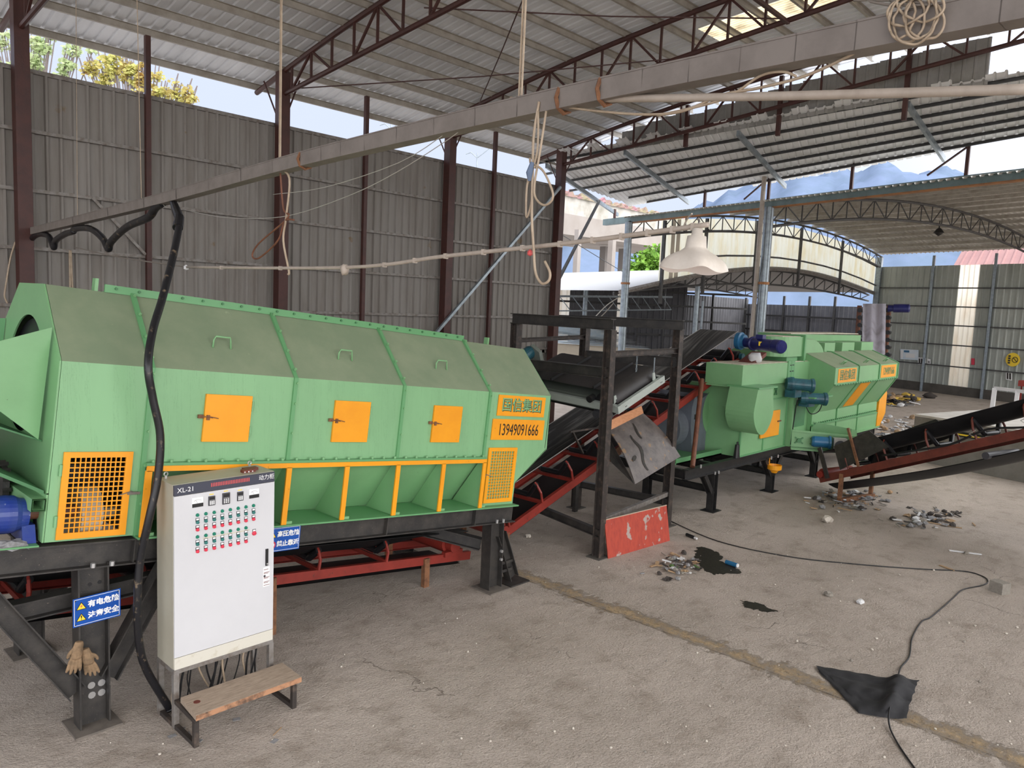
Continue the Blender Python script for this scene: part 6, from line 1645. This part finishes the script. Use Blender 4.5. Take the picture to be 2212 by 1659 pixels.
# second white pipe in the upper right and its wires
p2 = [tpx(1195, 214), tpx(1500, 211), tpx(1860, 203), tpx(2240, 192)]
tag(obj('white_pipe', MB().tube(spline(p2, 5), .0185, 12), 'pvc', smooth=True), 'thicker white plastic pipe running to the right edge below the grey trunking', 'pipe')
tag(obj('slack_wire', MB().tube(spline([tpx(1115, 215) + Vector((-.05, 0, 0)), tpx(1290, 240), tpx(1450, 245), tpx(1560, 205), tpx(1640, 190), tpx(1750, 160), tpx(1890, 92)], 6), .0065, 6).tube(spline([tpx(1420, 250), tpx(1560, 215), tpx(1640, 165), tpx(1690, 155), tpx(1720, 165)], 6), .006, 6), 'cable_cream', smooth=True), 'slack cream wires looping around the thick white pipe', 'wire')
# coiled bundles
rr = random.Random(5)
def coil(name, cx, cy, k, rx, ry_, label, m, r=.007, base=None):
    mb = MB()
    for i in range(k):
        ox, oy = rr.uniform(-25, 25), rr.uniform(-12, 12); sx_, sy_ = rx * rr.uniform(.6, 1.15), ry_ * rr.uniform(.7, 1.1); ph = rr.uniform(-.4, .4)
        pts = []
        for j in range(22):
            a = -PI / 2 + 2 * PI * j / 21
            pts.append(tpx(cx + ox + sx_ * math.cos(a + ph), cy + oy + sy_ * (1 + math.sin(a))) + Vector((rr.uniform(-.012, .012) - .08, 0, 0)))
        mb.tube(spline(pts, 2), r, 6)
    return tag(obj(name, mb, m, smooth=True), label, 'cable')
coil('cable_coil', 1985, 0, 7, 45, 48, 'bundle of cream cable loops hanging from the trunking in the top right', 'cable_cream', .0048)
tag(obj('dark_cable_knot', MB().tube(spline([tpx(1930 + rr.uniform(-70, 110), rr.uniform(-14, 30)) - Vector((.07, 0, 0)) for i in range(26)], 4), .005, 6), 'cable_grey', smooth=True), 'knot of dark cables above the coil of cream loops', 'cable')
hang = MB()
for (pts_, r) in (([(1180, 225), (1168, 300), (1166, 380), (1164, 470), (1168, 540), (1172, 590), (1185, 613), (1200, 608), (1203, 590), (1192, 566)], .0075),
                  ([(1178, 245), (1176, 330), (1160, 385), (1153, 410), (1152, 470), (1160, 455), (1166, 420)], .006),
                  ([(1195, 245), (1182, 330), (1170, 400), (1172, 430), (1190, 446), (1207, 436), (1208, 415), (1190, 375), (1172, 360)], .0065),
                  ([(1172, 362), (1160, 370), (1155, 398)], .006), ([(1160, 345), (1162, 358), (1172, 366)], .006)):
    hang.tube(spline([tpx(*p) - Vector((.06, 0, 0)) for p in pts_], 5), r, 8)
hg = tag(obj('hanging_cable', hang, 'cable_cream', smooth=True), 'bunch of looped cream cables hanging before the end column of the left wall', 'cable')
obj('purple_tie', MB().tube([tpx(1168, 355) - Vector((.07, 0, 0)), tpx(1163, 378) - Vector((.075, 0, 0)), tpx(1162, 395) - Vector((.07, 0, 0))], .02, 8, [.012, .02, .01]), 'hill_haze', hg)
obj('red_rag_tip', MB().rock(tuple(tpx(1160, 548) - Vector((.06, 0, 0))), .018, 3, (1, 1, 1.2), 1), 'red_text', hg)
tag(obj('thin_wire', MB().tube(spline([tpx(395, 452), tpx(470, 468), tpx(560, 472), tpx(640, 462), tpx(760, 420), tpx(860, 370), tpx(970, 300), tpx(1000, 275)], 5), .003, 5).tube(spline([tpx(590, 420), tpx(700, 405), tpx(860, 352), tpx(960, 290)], 4), .003, 5), 'steel_light', smooth=True), 'thin slack wires sagging under the middle of the grey trunking', 'wire')
# black corrugated hose dropping in front of the machine
def hy(px, py, y): return wy(px, py, y)
hp = [tpx(372, 432) + Vector((0, 0, 0)), hy(387, 470, 8.1), hy(378, 535, 7.75), hy(352, 640, 7.35), hy(330, 715, 7.12), hy(320, 790, 6.95), hy(330, 860, 6.95), hy(346, 940, 6.95), hy(341, 1030, 6.95), hy(322, 1120, 6.95), hy(303, 1210, 7.0), hy(297, 1300, 7.0), hy(301, 1390, 7.02), hy(318, 1450, 7.05)]
hp.append(Vector((2.93, 7.05, .03)))
h_ = thing('cable_hose', 'thick black hose dropping from the trunking in front of the machine to the cabinet', 'hose', (2.9, 7.05, 0))
obj('hose', MB().tube(spline(hp, 6), .036, 12), 'hose_black', h_, smooth=True)
obj('sleeve', MB().tube([hp[0], lerp(hp[0], hp[1], .5), hp[1], lerp(hp[1], hp[2], .35)], .052, 12, [.03, .045, .05, .052]), 'hose_black', h_)
obj('wire_binding', MB().tube(spline([tpx(352, 438), tpx(362, 420), tpx(372, 442), tpx(385, 436), tpx(360, 448), tpx(345, 430)], 4), .004, 5), 'steel_light', h_)
sg = [tpx(55, 590) , tpx(62, 530), tpx(80, 507), tpx(105, 510), tpx(116, 535), tpx(120, 520), tpx(140, 506), tpx(158, 500), tpx(163, 494), tpx(195, 494), tpx(222, 515), tpx(234, 538), tpx(240, 522), tpx(275, 490), tpx(320, 470), tpx(335, 450), tpx(352, 437)]
tag(obj('swagged_hose', MB().tube(spline(sg, 5), .045, 10), 'hose_black', smooth=True), 'thick black hose sagging in swags below the far end of the trunking', 'hose')
tag(obj('dangling_cord', MB().tube([wy(150, 541, 15.03), wy(151, 580, 15), wy(152, 645, 15)], .016, 6).tube([wy(153, 541, 15.03), wy(155, 590, 15), wy(158, 645, 15)], .016, 6), 'cable_cream'), 'pair of pale cords hanging behind the left end of the trommel', 'cord')
tag(obj('dangling_cord', MB().tube(spline([wy(33, 523, 15.02), wy(22, 560, 15), wy(12, 620, 15), wy(10, 640, 15), wy(16, 655, 15.0)], 4), .014, 6), 'cable_cream'), 'cream cord hanging left of the far left column', 'cord')
tag(obj('far_lamp', MB().lathe(far(2029, 492, 33), (0, 0, -1), [(-.3, .02), (0, .03), (.05, .1), (.22, .22), (.22, .18), (.30, .1), (.36, .0)], 18), 'black_paint'), 'small dark pendant lamp under the vaulted roof of the second shed', 'lamp')
tag(obj('long_wire', MB().tube([far(1210, 505, 40), far(1300, 560, 42), far(1350, 590, 44)], .02, 5), 'cable_black'), 'dark overhead wire crossing in front of the viaduct', 'wire')
for k, pts_ in enumerate(([(1241, 706), (1290, 690), (1325, 655)], [(1255, 712), (1280, 690), (1310, 660), (1340, 640)])):
    tag(obj('slack_cable', MB().tube(spline([far(x, y, 36) for x, y in pts_], 5), .025, 5), 'steel_light'), ['upper', 'lower'][k] + ' of two pale cables sagging from the left round column', 'cable')

# ------------------------------------------------------------ floor: cable, cloth, block, puddles, litter
cp = [(1445, 1125), (1550, 1170), (1700, 1203), (1850, 1220), (1980, 1230), (2080, 1235), (2122, 1246), (2134, 1258), (2120, 1266), (2080, 1275), (2060, 1292), (2040, 1310), (2010, 1335), (1990, 1345), (1970, 1380), (1964, 1420), (1945, 1445), (1936, 1490), (1922, 1540), (1920, 1570), (1940, 1610), (1985, 1675)]
pts = [fl(*p) + Vector((0, 0, .011)) for p in cp]
for i in (17, 18): pts[i].z = .10
pts[19].z = .03
tag(obj('floor_cable', MB().tube(spline(pts, 6), .009, 8), 'cable_black', smooth=True), 'long dark cable snaking across the concrete floor and over the black cloth', 'cable')
# crumpled black cloth
ca, cb2, cc, cd = fl(1762, 1440), fl(1978, 1486), fl(1950, 1560), fl(1850, 1545)
def cloth(u, v):
    top = lerp(ca, fl(1985, 1478), u); bot = lerp(fl(1768, 1452), fl(1955, 1562), u) + (fl(1850, 1545) - fl(1860, 1507)) * math.sin(min(1, u * 1.6) * PI) * .0
    if u < .55: bot = lerp(fl(1768, 1452), fl(1855, 1543), u / .55)
    else: bot = lerp(fl(1855, 1543), fl(1958, 1560), (u - .55) / .45)
    p = lerp(top, bot, v)
    h = .012 + .03 * (noise.noise((p.x * 7, p.y * 7, 1)) + 1) * (.4 + u) * math.sin(min(1, max(0, v * 1.0)) * PI) ** .5
    h += .11 * math.exp(-((u - .83) / .1) ** 2) * math.sin(v * PI) ** .6 * (1 + .35 * math.sin(v * 9)) + .05 * abs(math.sin(v * 7 + u * 2)) * u * math.sin(v * PI)
    h += .03 * math.exp(-((u - 1) / .08) ** 2)
    return Vector((p.x + .02 * noise.noise((u * 9, v * 9, 4)), p.y + .02 * noise.noise((u * 9, v * 9, 8)), max(.004, h)))
tag(obj('black_cloth', MB().grid(cloth, 60, 36), 'black_cloth', smooth=True), 'crumpled black plastic cloth lying on the floor under the cable', 'cloth')
bp0 = fl(2148, 1265)
tag(obj('concrete_brick', MB().prism([(13.36, 2.33, 0), (13.28, 2.14, 0), (13.44, 2.06, 0), (13.53, 2.25, 0)], (0, 0, .17)), 'stone_grey'), 'small square concrete block standing on the floor at the right edge', 'block')
def puddle(px, label, seed):
    r_ = random.Random(seed); c = sum((fl(*p) for p in px), Vector()) / len(px)
    ed = spline([fl(*p) for p in px] + [fl(*px[0])], 12)
    ed = [p + Vector((noise.noise((p.x * 9, p.y * 9, seed)) * .05 + noise.noise((p.x * 28, p.y * 28, seed)) * .06, noise.noise((p.x * 9, p.y * 9, seed + 5)) * .05 + noise.noise((p.x * 28, p.y * 28, seed + 9)) * .06, 0)) for p in ed]
    mb = MB(); mb.add([c + Vector((0, 0, .006))] + [p + Vector((0, 0, .003)) for p in ed], [(0, i + 1, i + 2) for i in range(len(ed) - 1)])
    tag(obj('puddle', mb, 'wet_black'), label, 'puddle')
puddle([(1510, 1180), (1545, 1190), (1560, 1205), (1552, 1212), (1590, 1225), (1598, 1238), (1560, 1240), (1530, 1238), (1512, 1222), (1500, 1205)], 'wet dark stain beside the heap of scraps in front of the red board', 3)
puddle([(1602, 1298), (1635, 1302), (1670, 1315), (1668, 1324), (1640, 1320), (1608, 1311)], 'narrow dark wet stain alone in the middle of the floor', 6)
def on_floor(px, py): q = fl(px, py); return q
def stone(px, py, r, label, m='plaster_crumb', sz=(1, 1, .7), name='stone', cat='stone', n=2, seed=1, group=None):
    q = fl(px, py)
    o_ = obj(name, MB().rock((q.x, q.y, r * sz[2] * .55), r, seed, sz, n), m)
    return tag(o_, label, cat, group)
stone(1786, 1127, .11, 'large white plaster lump on the floor before the right conveyor', seed=2, sz=(1.3, .9, .7))
stone(1791, 1287, .065, 'round grey-white stone right of the lone wet stain', 'stone_grey', seed=3)
stone(1857, 1303, .055, 'crumpled white paper ball right of the round stone', 'scrap_white', seed=4, name='paper_ball', cat='paper')
stone(1141, 1160, .05, 'white stone beside the right leg of the trommel', seed=5)
stone(2088, 1197, .05, 'grey-white lump on a long white strip at the right', 'stone_grey', seed=7)
tag(obj('white_strip', MB().bar(fl(2050, 1190) + Vector((0, 0, .012)), fl(2120, 1199) + Vector((0, 0, .012)), .05, .014), 'scrap_white'), 'long torn white plastic strip on the floor at the right', 'plastic strip')
tag(obj('wood_sliver', MB().bar(fl(2030, 1222) + Vector((0, 0, .01)), fl(2062, 1234) + Vector((0, 0, .01)), .05, .012), 'scrap_tan'), 'tan wood sliver beside the bend of the floor cable', 'wood scrap')
tag(obj('wood_sliver', MB().bar(fl(590, 1590) + Vector((0, 0, .006)), fl(608, 1572) + Vector((0, 0, .006)), .008, .006), 'scrap_tan'), 'thin pale stick on the floor in front of the step plank', 'wood scrap')
for (px, py, px2, py2, c) in ((1998, 1128, 2078, 1142, 'beside the grey scraps at the right'), (1810, 1098, 1840, 1104, 'in front of the right conveyor legs')):
    tag(obj('wood_sliver', MB().bar(fl(px, py) + Vector((0, 0, .012)), fl(px2, py2) + Vector((0, 0, .012)), .035, .014), 'scrap_tan'), 'long tan wood strip ' + c, 'wood scrap')
b_ = thing('drink_bottle', 'small dark bottle lying on the floor near the red board', 'bottle', fl(1485, 1160))
q0, q1 = fl(1483, 1158) + Vector((0, 0, .03)), fl(1500, 1165) + Vector((0, 0, .03))
obj('bottle_body', MB().cyl(q0, q1, .03, n=12), 'black_plastic', b_); obj('cap', MB().cyl(q1, q1 + (q1 - q0) * .3, .02, n=10), 'scrap_white', b_)
q0, q1 = fl(1568, 1218) + Vector((0, 0, .035)), fl(1592, 1226) + Vector((0, 0, .035))
b_ = thing('drink_can', 'blue and white drink can lying at the edge of the wet stain', 'can', fl(1580, 1222))
obj('can_body', MB().cyl(q0, q1, .035, n=14), 'bluegreen_motor', b_); obj('can_end', MB().cyl(q1, q1 + (q1 - q0) * .08, .03, n=12), 'scrap_white', b_)
# heaps of scraps: every piece on its own
rr = random.Random(21)
def scrap(q, s, m, z=0.0):
    kind = rr.random(); mb = MB()
    a = rr.uniform(0, PI); dvx = Vector((math.cos(a), math.sin(a), rr.uniform(-.1, .25)))
    if kind < .45:
        c = Vector((q.x, q.y, z + .008 + s * .14)); mb.bar(c - dvx * s * .5, c + dvx * s * .5, s * rr.uniform(.15, .4), .008 + s * .06)
    elif kind < .75:
        mb.grid(lambda u, v: Vector((q.x + (u - .5) * s * 1.1 + .2 * s * noise.noise((v * 3, u, a)), q.y + (v - .5) * s * .9, z + .006 + s * .35 * abs(noise.noise((u * 2.2 + a * 9, v * 2.2, a))))), 4, 4)
    else: mb.rock((q.x, q.y, z + s * .25), s * .42, int(a * 1000), (1, 1, .7), 1)
    return mb
PAL = ['scrap_grey', 'scrap_white', 'scrap_tan', 'scrap_dark', 'stone_grey', 'scrap_dark', 'scrap_grey']
def heap(cx, cy, rx, ry_, n, s0, s1, name, label, group, pal, hmax=0.0, gauss=True):
    for i in range(n):
        gx, gy = (rr.gauss(0, .45), rr.gauss(0, .45)) if gauss else (rr.uniform(-1, 1), rr.uniform(-1, 1))
        q = fl(cx + gx * rx, cy + gy * ry_)
        z = hmax * max(0, 1 - (gx * gx + gy * gy) * 1.3) * rr.random()
        o_ = obj(name, scrap(q, rr.uniform(s0, s1), None, z), rr.choice(pal))
        tag(o_, label, 'scrap', group)
heap(1462, 1225, 55, 28, 70, .04, .15, 'waste_scrap', 'small waste scrap in the heap of litter in front of the red board', 'scraps in the heap by the red board', PAL * 6 + ['scrap_green'], .05)
heap(1835, 1082, 95, 26, 110, .05, .2, 'waste_scrap', 'waste scrap in the litter under the foot of the right conveyor', 'scraps below the right conveyor', PAL, .05)
heap(2010, 1122, 95, 28, 70, .05, .2, 'waste_scrap', 'waste scrap in the grey litter right of the conveyor legs', 'scraps right of the conveyor legs', PAL, .04)
heap(1945, 868, 42, 12, 90, .2, .55, 'rubbish_piece', 'piece of the rubbish pile at the foot of the far right wall', 'rubbish pile at the right wall', ['scrap_white', 'scrap_tan', 'scrap_yellow', 'scrap_dark', 'scrap_grey', 'scrap_grey', 'scrap_tan'], .22)
heap(1945, 930, 45, 28, 60, .12, .4, 'rubbish_piece', 'pale litter piece on the floor behind the second green machine', 'litter behind the second machine', ['scrap_white', 'scrap_grey', 'scrap_white', 'scrap_tan'], .0, False)
# crumbs scattered over the floor
rr = random.Random(33)
n = 0
while n < 230:
    px, py = rr.uniform(20, 2200), 1130 + 520 * rr.random() ** .8
    if px < 700 and py < 1290: continue
    q = fl(px, py)
    if q.y > 7.0 and q.x < 8.2: continue
    if CX0 - .1 < q.x < CX1 + .2 and 6.2 < q.y < 7.2: continue
    if 1755 < px < 1995 and 1430 < py < 1570: continue
    r = rr.choice((.005, .006, .007, .008, .010, .014)) * (1.0 if q.x < 9 else 1.4)
    tag(obj('plaster_crumb', MB().rock((q.x, q.y, r * .5), r, n, (1, 1, .8), 1), rr.choice(('plaster_crumb', 'plaster_crumb', 'stone_grey'))), 'tiny pale crumb lying loose on the concrete floor', 'crumb', 'crumbs scattered over the floor')
    n += 1
for i, (px, py, c) in enumerate(((372, 1590, 'left of the step bracket'), (392, 1576, 'inside the cabinet stand'), (405, 1586, 'under the step plank'), (428, 1600, 'right of the step bracket'), (511, 1554, 'in front of the step plank'), (593, 1601, 'farther in front of the step plank'))):
    q = fl(px, py); mb = MB().box(-.035, .035, -.025, .025, .001, .004).xf(Matrix.Translation(q) @ Matrix.Rotation(i * .7, 4, 'Z'))
    tag(obj('clear_chip', mb, 'scrap_grey'), f'flat greyish plastic chip on the floor {c}', 'chip')
# white metal frame standing by the right wall
f0 = fl(2142, 892)
wf = thing('metal_crate', 'white metal crate frame standing by the far right wall', 'crate', f0)
qa, qb = f0, f0 + Vector((-1.2, -2.9, 0))
for i in range(4):
    q = lerp(qa, qb, i / 3); obj('upright', MB().bar(q, q + Vector((.1, 0, 1.15)), .22 if i in (0, 2) else .12, .16, (0, 1, 0)), 'white_paint', wf)
obj('rail', MB().bar(qa + Vector((0.1, 0, 1.15)), qb + Vector((.1, 0, 1.15)), .14, .14).bar(qa + Vector((0, 0, .16)), qb + Vector((0, 0, .16)), .14, .14), 'white_paint', wf)
q = lerp(qa, qb, .45) + Vector((.8, 0, 0))
sc = thing('red_stool', 'small red metal stand behind the white frame at the right wall', 'stand', q)
obj('top', MB().box(q.x - .3, q.x + .3, q.y - .4, q.y + .4, 1.35, 1.6), 'red_paint', sc); obj('legs', MB().bar(q - Vector((0, .3, 0)), q + Vector((0, -.3, 1.35)), .06, .06, (0, 1, 0)).bar(q + Vector((0, .3, 0)), q + Vector((0, .3, 1.35)), .06, .06, (0, 1, 0)), 'red_paint', sc)
q = fl(2008, 860)
tag(obj('brown_bundle', MB().rock((q.x, q.y, .12), .22, 12, (1.5, 1.5, .9), 2), 'scrap_dark', smooth=True), 'dark brown bundle on the floor at the right wall below the notices', 'bundle')
